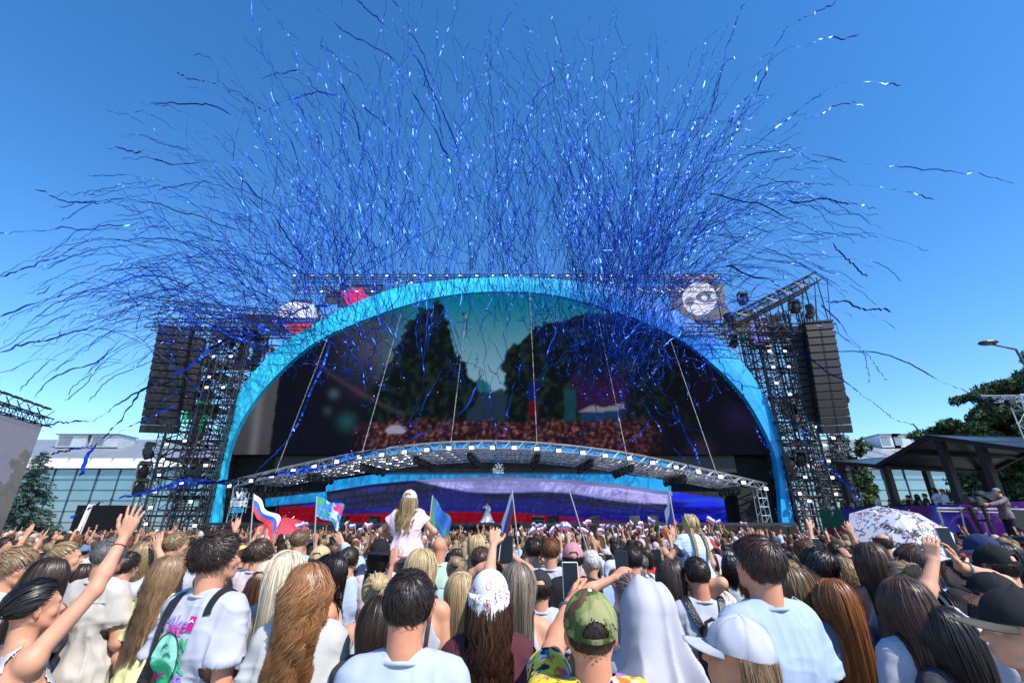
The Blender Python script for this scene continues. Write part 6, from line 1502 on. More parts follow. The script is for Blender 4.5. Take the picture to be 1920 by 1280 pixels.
# --- printed white tee
gN = g = PP('curly dark-haired man in a white tee with pink and green back print', 414, 1030, 2.3, -.28, 'm', hairs=('short', dict(n=7000, w=.0034, L=.045, vol=.026, curl=.02, low=-.45)), haircol='dark', shirt=('tee', (.43, .44, .51), dict(loose=.024)), head=(-.35, .12, 0), skin=(1.0, .93, .9), wr=1.2, srange=(.78, 1.1))
s_ = g.s
M_PK = mat('magenta print', srgb(190, 20, 130), .7, 0, .05); M_GRN = mat('green print', srgb(40, 185, 120), .7, 0, .05); M_LV = mat('lavender print', srgb(150, 120, 205), .7, 0, .05); M_INK = mat('ink print', (.01, .01, .012), .7, 0, 0); M_PALE = mat('pale green print', srgb(150, 225, 195), .7, 0, .25, 14); M_TEAL = mat('dark green print', srgb(30, 130, 100), .7, 0, .2, 20)
def flatpoly(polys):
    m = MB()
    for P in polys: m.add([(x, y, 0) for x, y in P], [tuple(range(len(P)))])
    me = m.mesh('shape'); return me
def ring(rx, ry, w_, n=40, x=0, y=0):
    m = MB()
    for k in range(n):
        a, b = 2*pi*k/n, 2*pi*(k+1)/n; m.add([(x+rx*cos(a), y+ry*sin(a), 0), (x+(rx+w_)*cos(a), y+(ry+w_)*sin(a), 0), (x+(rx+w_)*cos(b), y+(ry+w_)*sin(b), 0), (x+rx*cos(b), y+ry*sin(b), 0)], [(0, 1, 2, 3)])
    return m.mesh('ring')
def disc(rx, ry, x=0, y=0, n=36, rings=7):
    m = MB(); 
    for k in range(n):
        a, b = 2*pi*k/n, 2*pi*(k+1)/n
        for j in range(rings):
            r0, r1 = j/rings, (j+1)/rings; m.add([(x+rx*r0*cos(a), y+ry*r0*sin(a), 0), (x+rx*r1*cos(a), y+ry*r1*sin(a), 0), (x+rx*r1*cos(b), y+ry*r1*sin(b), 0), (x+rx*r0*cos(b), y+ry*r0*sin(b), 0)], [(0, 1, 2, 3)])
    return m.mesh('disc')
zt_ = 1.40*s_+.115
decal(g, disc(.082, .108), -.045, zt_-.295, 'emblem_oval', M_PALE, lean=-.12, off=.006)
decal(g, disc(.078, .05, 0, -.05, rings=4), -.045, zt_-.295, 'emblem_sea', M_GRN, lean=-.12, off=.0075)
decal(g, ring(.082, .108, .006), -.045, zt_-.295, 'emblem_outline', M_INK, lean=-.12, off=.009)
dolph = [(-.045, -.01), (-.03, .012), (-.005, .022), (.004, .034), (.008, .02), (.03, .010), (.045, -.006), (.022, .0), (0, .005), (-.02, -.001), (-.035, -.012)]
for dx, dy, k, r in ((.0, .055, .6, .25), (.025, .02, .6, -.15)):
    me = flatpoly([[(x*k*cos(r)-y*k*sin(r)+dx, x*k*sin(r)+y*k*cos(r)+dy) for x, y in dolph]]); decal(g, me, -.045, zt_-.295, 'leaping_dolphin', M_TEAL, off=.010, sub=1)
sw = [(-.06, .0), (-.062, -.022), (-.05, -.034), (-.03, -.032), (.062, .012), (-.022, -.012), (-.04, -.012)]
decal(g, flatpoly([[(x*1.0, y*1.0) for x, y in sw]]), -.055, zt_-.345, 'tick_mark', M_PK, off=.012, sub=2)
decal(g, text_mesh('nike', .088, 0, .001), -.035, zt_-.175, 'back_lettering', M_LV, off=.007, lean=-.05)
decal(g, text_mesh('NIKE', .046, 0, .001), -.022, zt_-.186, 'back_lettering', M_PK, off=.009, lean=-.05)
decal(g, flatpoly([[(-.022, -.03), (.022, -.03), (.022, .03), (-.022, .03)]]), .058, zt_-.145, 'square_badge', M_PK, off=.006, sub=3)
decal(g, flatpoly([[(x*.42, y*.42+.004) for x, y in dolph]]), .058, zt_-.142, 'badge_emblem', mat('white lettering'), off=.009, sub=1)
for k, ch in enumerate('NIKE'): decal(g, text_mesh(ch, .062, 0, .002), .052, zt_-.245-k*.05, 'side_letter', M_GRN if k < 3 else M_LV, off=.007, lean=-1.45 if False else 0)
bagm = mat('black nylon', (.012, .012, .014), .55, 0, .1, 40)
e = empty('sling_bag', g.root.location, g.root.rotation_euler[2], 'wide black bag strap running over the left shoulder of the printed-tee man', 'bag')
strap(g, [A3(-.10, .10, 1.30*s_), A3(-.105, .02, 1.46*s_), A3(-.115, -.10, 1.40*s_), A3(-.15, -.15, 1.25*s_), A3(-.19, -.13, 1.05*s_), A3(-.22, -.08, .90*s_)], .055, .032, bagm, 'strap', e, .006)
strap(g, [A3(.10, .08, 1.34*s_), A3(.10, .0, 1.455*s_), A3(.125, -.08, 1.40*s_)], .04, .030, bagm, 'strap', e, .006)
m = MB(); m.bevbox((-.27, -.05, .80*s_), (.10, .26, .26), .03); m.build('pouch', bagm, e, smooth=True)
# --- left of centre
g = PP('woman with long wavy strawberry-blond hair in a loose white tee', 580, 1104, 2.2, .05, 'f', hairs=('long', dict(n=4600, w=.0038, L=.44, wave=.030, vol=.016, gather=.098)), haircol=(.25, .115, .045), shirt=('tee', (.46, .45, .43), dict(loose=.03)), head=(.05, .14, 0), wr=1.1, w=.92)
g = PP('woman with long platinum hair behind the strawberry-blond woman', 540, 1074, 2.45, .0, 'f', hairs=long_(n=1500, w=.007, L=.46), haircol='platinum', shirt=('tee', WT), head=(0, .1, 0))
g = PP('woman in a beige baseball cap with long brown hair, left of the platinum hair', 500, 1086, 3.0, -.1, 'f', hairs=long_(n=900, L=.5, top=.12), haircol='chestnut', shirt=('tee', WT)); add_cap(g, (.52, .44, .34), pitch=.08)
g = PP('curly brown-haired man in a pale pink tee carrying a brown strap', 487, 1036, 4.2, -.2, 'm', hairs=('short', dict(n=2400, w=.007, L=.05, vol=.022, curl=.02)), haircol='brown', shirt=('tee', (.62, .50, .50)))
e = empty('shoulder_bag', g.root.location, g.root.rotation_euler[2], 'brown leather strap across the back of the pale pink tee', 'bag'); strap(g, [A3(.12, .05, 1.43*g.s), A3(.08, -.08, 1.40*g.s), A3(-.1, -.14, 1.15*g.s), A3(-.16, -.1, 1.0*g.s)], .03, .03, mat('brown leather', (.10, .04, .02), .5), 'strap', e)
g = PP('woman in sunglasses with dark hair turned right beside the strawberry-blond woman', 622, 1072, 2.95, -1.1, 'f', hairs=long_(n=1100, L=.38), haircol='black', shirt=('tank', (.55, .38, .30)), skin=(.93, .86, .8))
def glasses(g, label, col=(.01, .01, .012), up=0., fr=(.02, .02, .02)):
    e = empty('sunglasses', g.root.location, g.root.rotation_euler[2], label, 'sunglasses'); m = MB()
    for x in (-1, 1): m.lathe([(0, .004), (.022, .003), (.024, 0), (.022, -.002)], 14, Vector(g.H_(x*.032, .100-up*.25, -.004+up)), Matrix((g.R @ rotx(-pi/2+up*5)).tolist()), 1.1, .9)
    m.build('lenses', mat('sunglass lens', col, .08, 0, 0), e); m = MB()
    for x in (-1, 1): m.tube([Vector(g.H_(x*.055, .094-up*.25, .004+up)), Vector(g.H_(x*.083, .05-up*.3, .004+up)), Vector(g.H_(x*.086, -.02-up*.3, -.004+up*.6))], .0032, 5)
    m.bar(Vector(g.H_(-.012, .102-up*.25, .004+up)), Vector(g.H_(.012, .102-up*.25, .004+up)), .003); m.build('frame', mat('glasses frame %d' % int(fr[0]*100), fr, .3), e); return e
glasses(g, 'dark sunglasses on the woman turned right')
g = PP('woman in sage tank top with a pinned-up blond bun, lettering on her back', 706, 1112, 2.8, .15, 'f', hairs=('bun', dict(n=1300, w=.006)), haircol='blond', shirt=('tank', (.50, .60, .58)), head=(.1, .1, 0))
decal(g, text_mesh('"Bravely', .052, 0, .0), -.02, 1.26*g.s, 'back_lettering', M_INK, lean=-.04, off=.006); decal(g, text_mesh('Addicted', .052, 0, .0), -.015, 1.18*g.s, 'back_lettering', M_INK, lean=-.04, off=.006)
g = PP('girl with very dark long hair half hidden left of the central man', 714, 1165, 2.15, .1, 'f', hairs=long_(n=900, L=.5), haircol='dark', shirt=('tee', (.05, .04, .05)), srange=(.78, 1.1))
g = PP('dark-haired man in a pale tee at the very centre front, seen squarely from behind', 767, 1132, 1.78, .02, 'm', hairs=('short', dict(n=9000, w=.0026, L=.030, vol=.009, low=-.66)), haircol=(.026, .017, .012), shirt=('tee', (.40, .45, .53)), skin=(1.0, .86, .82), srange=(.78, 1.1), fat=.3)
g = PP('blond woman in a sleeveless white top behind the central man', 790, 1064, 2.75, -.05, 'f', hairs=long_(n=1300, L=.30), haircol='blond', shirt=('tank', WT), head=(0, .05, 0))
e = empty('shoulder_bag', g.root.location, g.root.rotation_euler[2], 'tan leather strap down the back of the sleeveless white top', 'bag'); strap(g, [A3(.10, .05, 1.44*g.s), A3(.09, -.09, 1.38*g.s), A3(.08, -.12, 1.2*g.s), A3(.09, -.12, .95*g.s)], .018, .02, mat('brown leather'), 'strap', e)
# child on shoulders
def carried(label, hx, hy, Y, **kw):
    c = W(hx, hy, YS(Y)); s = kw.pop('s', .68); return PP(label, hx, hy, Y, floor=c.z-1.625*s, s=s, seat=True, zf=.9*s, **kw)
gc = carried('little girl in a white cap and pink top sitting on shoulders, long fair hair', 768, 938, 4.3, yaw=-.05, sex='f', s=.70, hairs=('long', dict(n=1300, w=.008, L=.30, wave=.012, top=.1)), haircol='darkblond', shirt=('tee', (.80, .56, .62), dict(loose=.022, sl=.4)), pants=(.28, .40, .52), shorts=True, v=.0085, arms={'L': ('px', (733, 1008, 4.45), 'relax'), 'R': ('px', (806, 1006, 4.45), 'relax')}, hem=.86)
add_cap(gc, (.48, .49, .51), pitch=-.1)
g = PP('man carrying the girl in the pink top on his shoulders', 772, 1066, 4.45, 0, 'm', hairs=short_(n=1500, w=.007), haircol='dark', shirt=('tee', WT))
g = PP('person in a black bucket hat and pale pink top left of the carried girl', 712, 1036, 4.0, -.1, 'f', hairs=long_(n=600, w=.011, L=.3, top=0), haircol='black', shirt=('tee', (.64, .54, .52))); add_bucket(g, (.012, .012, .014))
g = PP('fair-haired man in a light blue tee and rucksack straps', 563, 1010, 4.8, -.1, 'm', hairs=short_(n=1900, w=.007), haircol='lightbrown', shirt=('tee', (.30, .50, .66)))
g = PP('bald man in a mint green tee with a diagonal black strap', 824, 1026, 4.6, 0, 'm', hairs=None, shirt=('tee', (.42, .62, .50)), skin=(1, .88, .82)); e = empty('sling_bag', g.root.location, 0, 'black strap slanting across the mint green tee', 'bag'); strap(g, [A3(-.12, .03, 1.44*g.s), A3(-.06, -.1, 1.36*g.s), A3(.12, -.13, 1.1*g.s), A3(.17, -.08, .95*g.s)], .04, .03, bagm, 'strap', e)
g = PP('person in a tan cap behind the woman with sunglasses', 600, 1050, 3.9, 0, 'm', hairs=short_(n=900, w=.008, top=.1), haircol='brown', shirt=('tee', (.3, .32, .36))); add_cap(g, (.50, .38, .20))
g = PP('woman with arm raised holding a phone, left of the black bucket hat', 655, 1050, 4.0, 0, 'f', hairs=('pony', dict(n=800, w=.009, L=.3)), haircol='dark', shirt=('long', (.40, .48, .62)), arms={'R': ('px', (642, 1020, 4.2), 'grip')}); phone(633, 1011, 4.25, 'dark phone held up sideways left of the bucket hat', 1.4)
# --- centre right
g = PP('woman with straight blond hair and a pale headband right of the central man', 863, 1106, 3.05, 0, 'f', hairs=long_(n=1500, L=.40), haircol='blond', shirt=('tee', (.3, .35, .45)), head=(0, .08, 0))
m = MB(); m.tube([Vector(g.H_(.090*cos(a), -.02, .02+.098*sin(a))) for a in np.linspace(.0, pi, 18)], .007, 6); e = empty('headband', g.root.location, g.root.rotation_euler[2], 'cream headband on the straight blond hair', 'headband'); m.build('band', mat('cream band', (.6, .55, .48), .7), e, smooth=True)
gK = g = PP('woman with very long wavy dark brown hair wearing a white printed kerchief', 918, 1120, 2.1, .0, 'f', hairs=('long', dict(n=4600, w=.0038, L=.60, wave=.020, vol=.014, top=.12, gather=.10)), haircol=(.060, .027, .016), shirt=('tee', (.085, .025, .035)), head=(.0, .12, .0), w=.92)
def kerf(a, t, x, y, z):
    n = float(vnoise(np.array([[x*8, y*8, z*8]]), 3)[0]); 
    return (.66, .66, .72)
D = dome(g, rx=.092, ry=.112, rz=.106, cz=.022, base=.08, seams=0, colf=kerf, nv=12)
Pk = []; Qk = []; nk_, mk_ = 24, 12      # hanging point of the kerchief at the back
for i in range(nk_+1):
    a = 1.5*pi+(i/nk_-.5)*2*1.5; wd = 1-abs(i/nk_-.5)*2; rx_ = .20*min(1, wd*3)
    for j in range(mk_+1):
        t = j/mk_; ll = .125*wd*t; r = 1.04+rx_*min(1, t*4)+.05*t; Pk.append((cos(a)*.088*r, sin(a)*.108*r-.005, .034-ll))
Pk = np.array(Pk); Qk = np.array([(i*(mk_+1)+j, i*(mk_+1)+j+1, (i+1)*(mk_+1)+j+1, (i+1)*(mk_+1)+j) for i in range(nk_) for j in range(mk_)])
kk = headgear(g, [D, (Pk, Qk, np.full((len(Pk), 3), .66))], 'kerchief', M_CLOTH, g.root, (1, 1, 1), 0, -.05)
RED = mat('red print', srgb(200, 50, 70), .8, 0, .1)
m = MB()
def onback(ax_, az, d=.004):    # point on the kerchief's back: azimuth offset, height
    if az < .034: t = (.034-az)/.125; r = 1.25+.05*t; a = 1.5*pi+ax_; return Vector(g.H_(cos(a)*.088*r*1.03, sin(a)*.108*r*1.03-.006, az))
    th = math.asin(min(.99, (az-.022)/.104)); a = 1.5*pi+ax_; return Vector(g.H_(cos(th)*cos(a)*.0915, cos(th)*sin(a)*.1115-.005, az+.001))
for (cx, cz, r) in ((0, .075, .016), (0, .0, .012), (0, .02, .008)): m.tube([onback(cx+r*cos(a)*9, cz+r*sin(a)) for a in np.linspace(0, 2*pi, 14)[:-1]], .0016, 4, closed=True)
for k in range(26):
    sx = random.choice((-1, 1)); cx = sx*random.uniform(.3, 1.05); cz = .045+random.uniform(-.018, .022)-.02*(1-abs(cx)); m.tube([onback(cx+random.uniform(-.07, .07), cz+random.uniform(-.008, .008)) for _ in range(4)], .0015, 4)
o = m.build('kerchief_print', RED, kk)
g = PP('woman with straight ash-blond hair in a white strappy top, shoulder tattoo', 972, 1094, 2.6, -.05, 'f', hairs=long_(n=1500, L=.36), haircol='ash', shirt=('tank', (.44, .44, .49)), head=(0, .12, 0), arms={'L': ('px', (925, 1020, 2.95), 'grip'), 'R': ('down',)})
phone(928, 1027, 3.0, 'white-edged phone held high above the ash-blond woman', .12, (.6, .6, .6))
phone(950, 1029, 3.3, 'big dark phone held upright beside the white-edged one', 0, (.03, .03, .03), 1.25)
g = PP('person holding a big phone up with both hands, left of the white tees', 940, 1075, 3.6, 0, 'f', hairs=long_(n=600, w=.01, L=.35), haircol='brown', shirt=('tee', (.04, .04, .05)), arms={'R': ('px', (961, 1042, 3.4), 'grip', (-1, .3, 0)), 'L': ('px', (935, 1045, 3.4), 'grip', (1, .3, 0))})
g = PP('person in a black baseball cap beside the ash-blond hair', 1012, 1102, 3.2, 0, 'm', hairs=short_(n=1200, w=.006, top=.1), haircol='dark', shirt=('tee', WT)); add_cap(g, (.03, .03, .035))
g = PP('dark-haired man in a white tee, left one of a pair in white', 1001, 1030, 4.4, 0, 'm', hairs=short_(n=1700, w=.007), haircol='dark', shirt=('tee', WT))
g = PP('reddish-fair man in a white tee, right one of a pair in white', 1032, 1032, 4.2, -.1, 'm', hairs=short_(n=1700, w=.007), haircol='auburn', shirt=('tee', WT))
g = PP('man in a dusty pink cap and black tee', 1074, 1045, 3.7, -.05, 'm', hairs=short_(n=1200, w=.006, top=0), haircol='dark', shirt=('tee', (.018, .018, .020)), fat=.3); add_cap(g, (.50, .22, .25), pitch=.15)
g = PP('woman in a pale patterned headscarf behind the raised phones', 1108, 1056, 3.9, 0, 'f', hairs=None, shirt=('tee', (.25, .35, .55))); D = dome(g, rx=.088, ry=.106, rz=.100, base=-.55, seams=0, colf=lambda a, t, x, y, z: (.58, .55, .48) if vnoise(np.array([[x*3, y*3, z*3.]]), 4)[0] > .45 else (.22, .22, .22)); headgear(g, [D], 'headscarf', M_CLOTH, g.root)
g = PP('dark-haired man holding a phone, right of the headscarf', 1185, 1048, 3.9, 0, 'm', hairs=short_(n=1700, w=.007), haircol='dark', shirt=('tee', (.10, .10, .12)))
# camouflage cap man
def camo(a, t, x, y, z):
    p = np.array([[x*.09, y*.11, z*.1]]); n1 = float(fbm(p+3, 17, 3)[0]); n2 = float(fbm(p+9, 24, 3)[0])
    c = np.array(srgb(128, 136, 84))
    if n1 > .54: c = np.array(srgb(70, 92, 44))
    if n2 > .60: c = np.array(srgb(96, 76, 52))
    if n1 < .40: c = np.array(srgb(150, 150, 104))
    return tuple(c)
def hawaii(V):
    n1 = fbm(V, 14, 3); n2 = fbm(V+4, 20, 3); n3 = vnoise(V+8, 30); C = np.tile(np.array(srgb(226, 205, 60)), (len(V), 1)); C[n1 > .58] = srgb(240, 232, 200); C[n2 > .62] = srgb(60, 30, 70); C[n2 < .36] = srgb(235, 110, 60); C[(n3 > .84)] = srgb(20, 130, 130); C[n1 < .36] = srgb(150, 110, 190); return C
gC = g = PP('man in a camouflage cap worn forwards and a loud yellow patterned shirt', 1106, 1180, 1.66, .0, 'm', hairs=('short', dict(n=4200, w=.0030, L=.014, low=-.62, top=.5, vol=.002)), haircol='dark', shirt=('tee', (1, 1, 1), dict(loose=.024)), colf=hawaii, skin=(.98, .84, .78), head=(0, .1, 0), srange=(.78, 1.1), arms={'L': ('px', (1072, 1115, 2.05), 'grip', (1, .5, 0), (-.8, 0, -1))}, v=.006)
def dome_hi(*a, **k): return dome(*a, nu=96, nv=36, **k)
_d = dome; 
def dome2(g_, **k): k.update(nu=110, nv=44); return _d(g_, **k)
dome = dome2; add_cap(gC, (.9, .9, .9), pitch=.12, colf=camo, brimcol=srgb(110, 120, 72), base=-.16, puff=1.1); dome = _d
phone(1070, 1087, 2.1, 'phone in a white case held up left of the camouflage cap', .0, (.62, .6, .6), 1.0)
wa = gC.arm['L']; e = empty('wristwatch', gC.root.location, 0, 'grey watch on the wrist beside the camouflage cap', 'watch'); dv = unit(wa[2]-wa[1]); ce = Vector(wa[2]-dv*.035); o1 = Vector(dv).orthogonal().normalized(); o2 = Vector(dv).cross(o1)
m = MB(); m.tube([ce+(o1*cos(a)+o2*sin(a))*.034 for a in np.linspace(0, 2*pi, 18)[:-1]], .007, 6, closed=True); m.build('strap', mat('watch grey', (.2, .2, .22), .4, .5), e, smooth=True)
g = PP('woman with smooth lilac-brown tied hair holding a phone up', 1180, 1110, 2.9, 0, 'f', hairs=('pony', dict(n=1400, w=.006, L=.42, vol=.01)), haircol=(.19, .12, .115), shirt=('tee', (.25, .28, .36)), arms={'L': ('px', (1150, 1084, 2.9), 'grip', (1, .4, 0))}); phone(1166, 1058, 3.0, 'black phone held upright right of the pink cap', .0, (.02, .02, .02), 1.15)
# draped white cloth
c = W(1214, 1118, 2.0); sD = c.z/1.625
g = PP('person hidden under a big white cloth draped over head and shoulders', 1216, 1150, 2.0, -.05, 'f', hairs=None, shirt=('tee', WT), v=.012)
def cloak(p):
    d = union(p, [('e', g.hc+A3(0, 0, .02), A3(.080, .100, .130)*g.hs, None), ('c', g.hc+A3(0, -.01, .0), A3(0, -.05, 1.30*g.s), .085, .17), ('c', A3(-.11, -.04, 1.30*g.s), A3(-.24, -.12, .45), .12, .19), ('c', A3(.11, -.04, 1.30*g.s), A3(.24, -.12, .45), .12, .19), ('c', A3(0, -.07, 1.2*g.s), A3(0, -.18, .45), .15, .2)], .10); return np.maximum(d, .6-p[:, 2])
V, Q = snet(cloak, A3(-.55, -.5, .5), A3(.55, .3, g.hc[2]+.2), .0085); on = V[:, 2] < .604; Q = Q[~on[Q].all(1)]
fr = (V[:, 1] > g.hc[1]+.06) & (V[:, 2] > g.hc[2]-.12); Q = Q[~fr[Q].all(1)]; V, Q, _ = compact(V, Q); V = relax(V, Q, 2); Nn = vnormals(V, Q)
ang = np.arctan2(V[:, 0], -V[:, 1]+.15); drop_ = np.clip((g.hc[2]+.02-V[:, 2])/.35, 0, 1); fo = 1-2*abs(np.sin(ang*9+vnoise(V*np.array([1, 1, .3]), 6)*6)); fo2 = np.sin(ang*6+2+vnoise(V*np.array([1, 1, .4]), 5)*6); V = V+Nn*((fo*.022+fo2*.026)*(.35+drop_)+.010*vnoise(V, 14)+.003)[:, None]
o = link('draped_cloth', np_mesh('draped_cloth', V, Q, np.ones((len(V), 3))), M_CLOTH, g.root, smooth=True); o.color = (.43, .43, .48, 1)
# backpack man
g = PP('short-haired man in a white tee with a small black leather backpack', 1307, 1076, 3.0, -.02, 'm', hairs=('crop', dict(n=3200, w=.0045, L=.016, vol=.004)), haircol='dark', shirt=('tee', (.43, .44, .49)), skin=(1, .84, .78), fat=.2)
e = empty('backpack', g.root.location, g.root.rotation_euler[2], 'black leather backpack with top handle on the white tee', 'backpack'); leather = mat('black leather', (.015, .015, .017), .35, 0, .15, 30, .3, 90); s_ = g.s
m = MB(); m.bevbox((0, -.225, 1.16*s_), (.27, .12, .30), .05, Matrix.Rotation(.05, 3, 'X')); m.bevbox((0, -.292, 1.10*s_), (.20, .04, .15), .02); m.build('bag', leather, e, smooth=False)
for x in (-1, 1): strap(g, [A3(x*.05, -.17, 1.30*s_), A3(x*.09, -.12, 1.40*s_), A3(x*.11, -.02, 1.46*s_), A3(x*.12, .09, 1.36*s_)], .045, .024, leather, 'strap', e, .01)
m = MB(); m.tube([(-.05, -.2, 1.30*s_), (-.045, -.17, 1.37*s_), (0, -.165, 1.39*s_), (.045, -.17, 1.37*s_), (.05, -.2, 1.30*s_)], .012, 6); m.build('handle', leather, e)
g = PP('dark-haired woman with clasped hands lifted beside her face', 1258, 1082, 3.1, -.25, 'f', hairs=long_(n=1300, L=.42), haircol=(.05, .035, .028), shirt=('tank', (.08, .08, .10)), arms={'R': ('px', (1283, 1100, 3.05), 'relax', (-1, 0, 0), None, (-.2, 0, 1)), 'L': ('px', (1276, 1106, 3.2), 'relax', (1, 0, 0), None, (-.1, 0, 1))})
gb = carried('little girl with two braids and red glasses sitting on shoulders, striped top', 1294, 984, 4.3, yaw=.25, sex='f', s=.68, hairs=('braids', dict(n=1300, w=.006, L=.32)), haircol='blond', shirt=('tee', (.62, .70, .80), dict(sl=.4)), colf=lambda V: np.where((np.sin(V[:, 2:]*210) > .2), np.array([[1., 1., 1.]]), np.array([[.72, .84, 1.]])), pants=(.2, .3, .5), shorts=True, v=.0085, arms={'L': ('px', (1258, 1052, 4.4), 'relax')})
glasses(gb, 'red heart-rimmed sunglasses pushed up on the braided girl', (.3, .02, .03), .055, (.55, .02, .04))
g = PP('man carrying the girl with braids on his shoulders', 1300, 1078, 4.5, 0, 'm', hairs=short_(n=1200, w=.007), haircol='brown', shirt=('tee', (.5, .45, .35)))
# --- right
g = PP('brown-haired man in a pale blue tee, head turned slightly left', 1418, 1056, 2.02, .30, 'm', hairs=('short', dict(n=8000, w=.0030, L=.045, vol=.014, low=-.62)), haircol=(.045, .022, .017), shirt=('tee', (.33, .41, .54), dict(loose=.022)), head=(.15, .12, 0), skin=(1, .88, .84), w=1.12, fat=.25, wr=.8)
gw = g = PP('woman in a plain white baseball cap facing left with long brown hair, bottom edge', 1380, 1226, 1.72, .1, 'f', hairs=long_(n=1500, w=.006, L=.42, top=-.02), haircol='lightbrown', shirt=('tee', WT), head=(1.0, .18, .0), srange=(.78, 1.1))
add_cap(gw, (.44, .45, .52), backhole=False, base=-.12, puff=1.3, bl=.085, bdrop=.012)
g = PP('woman with very long straight copper-red hair and white sunglasses on her head', 1563, 1122, 2.9, 0, 'f', hairs=('long', dict(n=4000, w=.0036, L=.66, vol=.02, gather=.088)), haircol='red', shirt=('tee', (.15, .15, .2)), head=(0, .12, 0)); glasses(g, 'white-rimmed sunglasses pushed up on copper-red hair', (.05, .05, .06), .085, (.62, .62, .62))
g = PP('person with light curly hair behind the copper-red hair', 1583, 1076, 3.3, 0, 'f', hairs=('curly', dict(n=1500, w=.006, L=.42, curl=.014)), haircol='darkblond', shirt=('tee', (.5, .55, .62)))
g = PP('black-haired youth in profile facing left with a fringe', 1535, 1062, 3.2, .95, 'm', hairs=('short', dict(n=3400, w=.006, L=.07, vol=.016, front=.42)), haircol='black', shirt=('tee', WT))
gL = g = PP('tall woman with long straight dark hair in a white camisole', 1632, 1050, 3.0, -.2, 'f', hairs=('long', dict(n=3600, w=.0036, L=.50, vol=.016)), haircol=(.065, .038, .026), shirt=('tank', (.44, .43, .48)), skin=(.95, .84, .78), head=(-.1, .16, 0))
e = empty('shoulder_bag', g.root.location, g.root.rotation_euler[2], 'pale snakeskin handbag on a gold chain at the camisole woman\'s side', 'bag'); m = MB(); m.bevbox((.10, -.17, 1.08*g.s), (.22, .07, .14), .02, Matrix.Rotation(.1, 3, 'Y')); m.build('bag', mat('snakeskin', (.36, .31, .28), .5, 0, .5, 30), e)
V_ = [A3(.04, .02, 1.46*g.s), A3(.05, -.1, 1.38*g.s), A3(.10, -.13, 1.25*g.s), A3(.16, -.15, 1.12*g.s)]; strap(g, V_, .012, .012, mat('gold chain', (.7, .45, .12), .3, .9, .3, 120), 'chain', e, .006); strap(g, [A3(-.02, .02, 1.46*g.s), A3(.0, -.1, 1.38*g.s), A3(.03, -.13, 1.2*g.s), A3(.04, -.16, 1.1*g.s)], .012, .012, mat('gold chain'), 'chain', e, .006)
g = PP('man with short dark crop in a grey tee right of the pale blue tee', 1510, 1036, 4.0, -.1, 'm', hairs=short_(n=1700, w=.007), haircol='chestnut', shirt=('tee', (.05, .05, .055)))
g = PP('woman with brown bob and glasses looking at a phone, dark denim jacket', 1490, 1096, 3.1, .6, 'f', hairs=('bob', dict(n=1300, w=.008, L=.22)), haircol='lightbrown', shirt=('long', (.05, .06, .08))); phone(1492, 1146, 2.9, 'silver phone held low beside the denim jacket', .5, (.5, .5, .5))
g = PP('woman with long brown hair in a fitted white tee, front right', 1695, 1130, 2.25, -.05, 'f', hairs=('long', dict(n=4200, w=.0036, L=.55, vol=.018)), haircol=(.07, .038, .028), shirt=('tee', (.44, .45, .50), dict(loose=.008)), head=(0, .12, 0), wr=.5)
g = PP('woman with glossy straight black hair in the front right corner', 1764, 1188, 2.15, .15, 'f', hairs=('long', dict(n=4600, w=.0036, L=.6, vol=.018, gather=.088)), haircol='black', shirt=('tee', (.05, .05, .06)), head=(0, .05, 0), srange=(.78, 1.1))
gA = g = PP('bearded man in a black cap and white lettered tee filming with a phone overhead', 1852, 1118, 2.4, .25, 'm', hairs=('short', dict(n=1500, w=.005, L=.02, top=.05)), haircol='black', shirt=('tee', (.42, .44, .51), dict(loose=.022)), head=(.45, .22, 0), arms={'L': ('px', (1750, 1052, 2.4), 'grip', (.8, .5, 0), (-1, 0, -.6), (.25, .1, 1)), 'R': ('px', (1800, 1062, 2.5), 'grip', (-.8, .5, 0), (.9, 0, -.4), (-.2, .1, 1))}, srange=(.78, 1.1))
add_cap(gA, (.015, .015, .017), bl=.08, bdrop=.005, pitch=.05)
bd = dome(g, rx=.062, ry=.070, rz=.055, cz=-.06, base=-.9, seams=0); 
bV, bQ, bC = hair(g, 'short', n=10, w=.004, L=.01); mm = MB()
for k in range(420):
    a = random.uniform(-1.5, 1.5); zz = random.uniform(-.115, -.055); r = (.056+.004*random.random()); p = g.H_(sin(a)*r*1.0, .032+cos(a)*.062, zz); q = p+g.R @ A3(sin(a)*.006, cos(a)*.008, -.014); mm.bar(Vector(p), Vector(q), .0022, 3)
mm.build('beard', mat('beard', (.014, .010, .009), .6), g.root)
phone(1776, 1016, 2.5, 'phone in a white case held high by the bearded man', .0, (.6, .6, .62), 1.05)
decal(g, text_mesh('ALL', .085, 0, .003), .03, 1.22*g.s, 'back_lettering', M_INK, off=.007, lean=.08); decal(g, text_mesh('DAY', .035, 0, .001), .04, 1.16*g.s, 'back_lettering', M_INK, off=.007, lean=.08)
e = empty('wristwatch', g.root.location, g.root.rotation_euler[2], 'grey bracelet watch on the filming man\'s right wrist', 'watch'); wa = g.arm['R']; dv = unit(wa[2]-wa[1]); ce = Vector(wa[2]-dv*.04); o1 = Vector(dv).orthogonal().normalized(); o2 = Vector(dv).cross(o1)
m = MB(); m.tube([ce+(o1*cos(a)+o2*sin(a))*.034 for a in np.linspace(0, 2*pi, 18)[:-1]], .008, 6, closed=True); m.build('strap', mat('watch grey'), e, smooth=True)
g = PP('person in a black cap with a grey-brown brim at the right edge', 1916, 1178, 1.62, .55, 'm', hairs=short_(n=1500, w=.005, top=0), haircol='black', shirt=('tee', (.5, .52, .6)), head=(.6, .05, 0), srange=(.78, 1.1)); add_cap(g, (.018, .018, .02), brimcol=(.10, .088, .07), bl=.085, bdrop=.01, backhole=False)
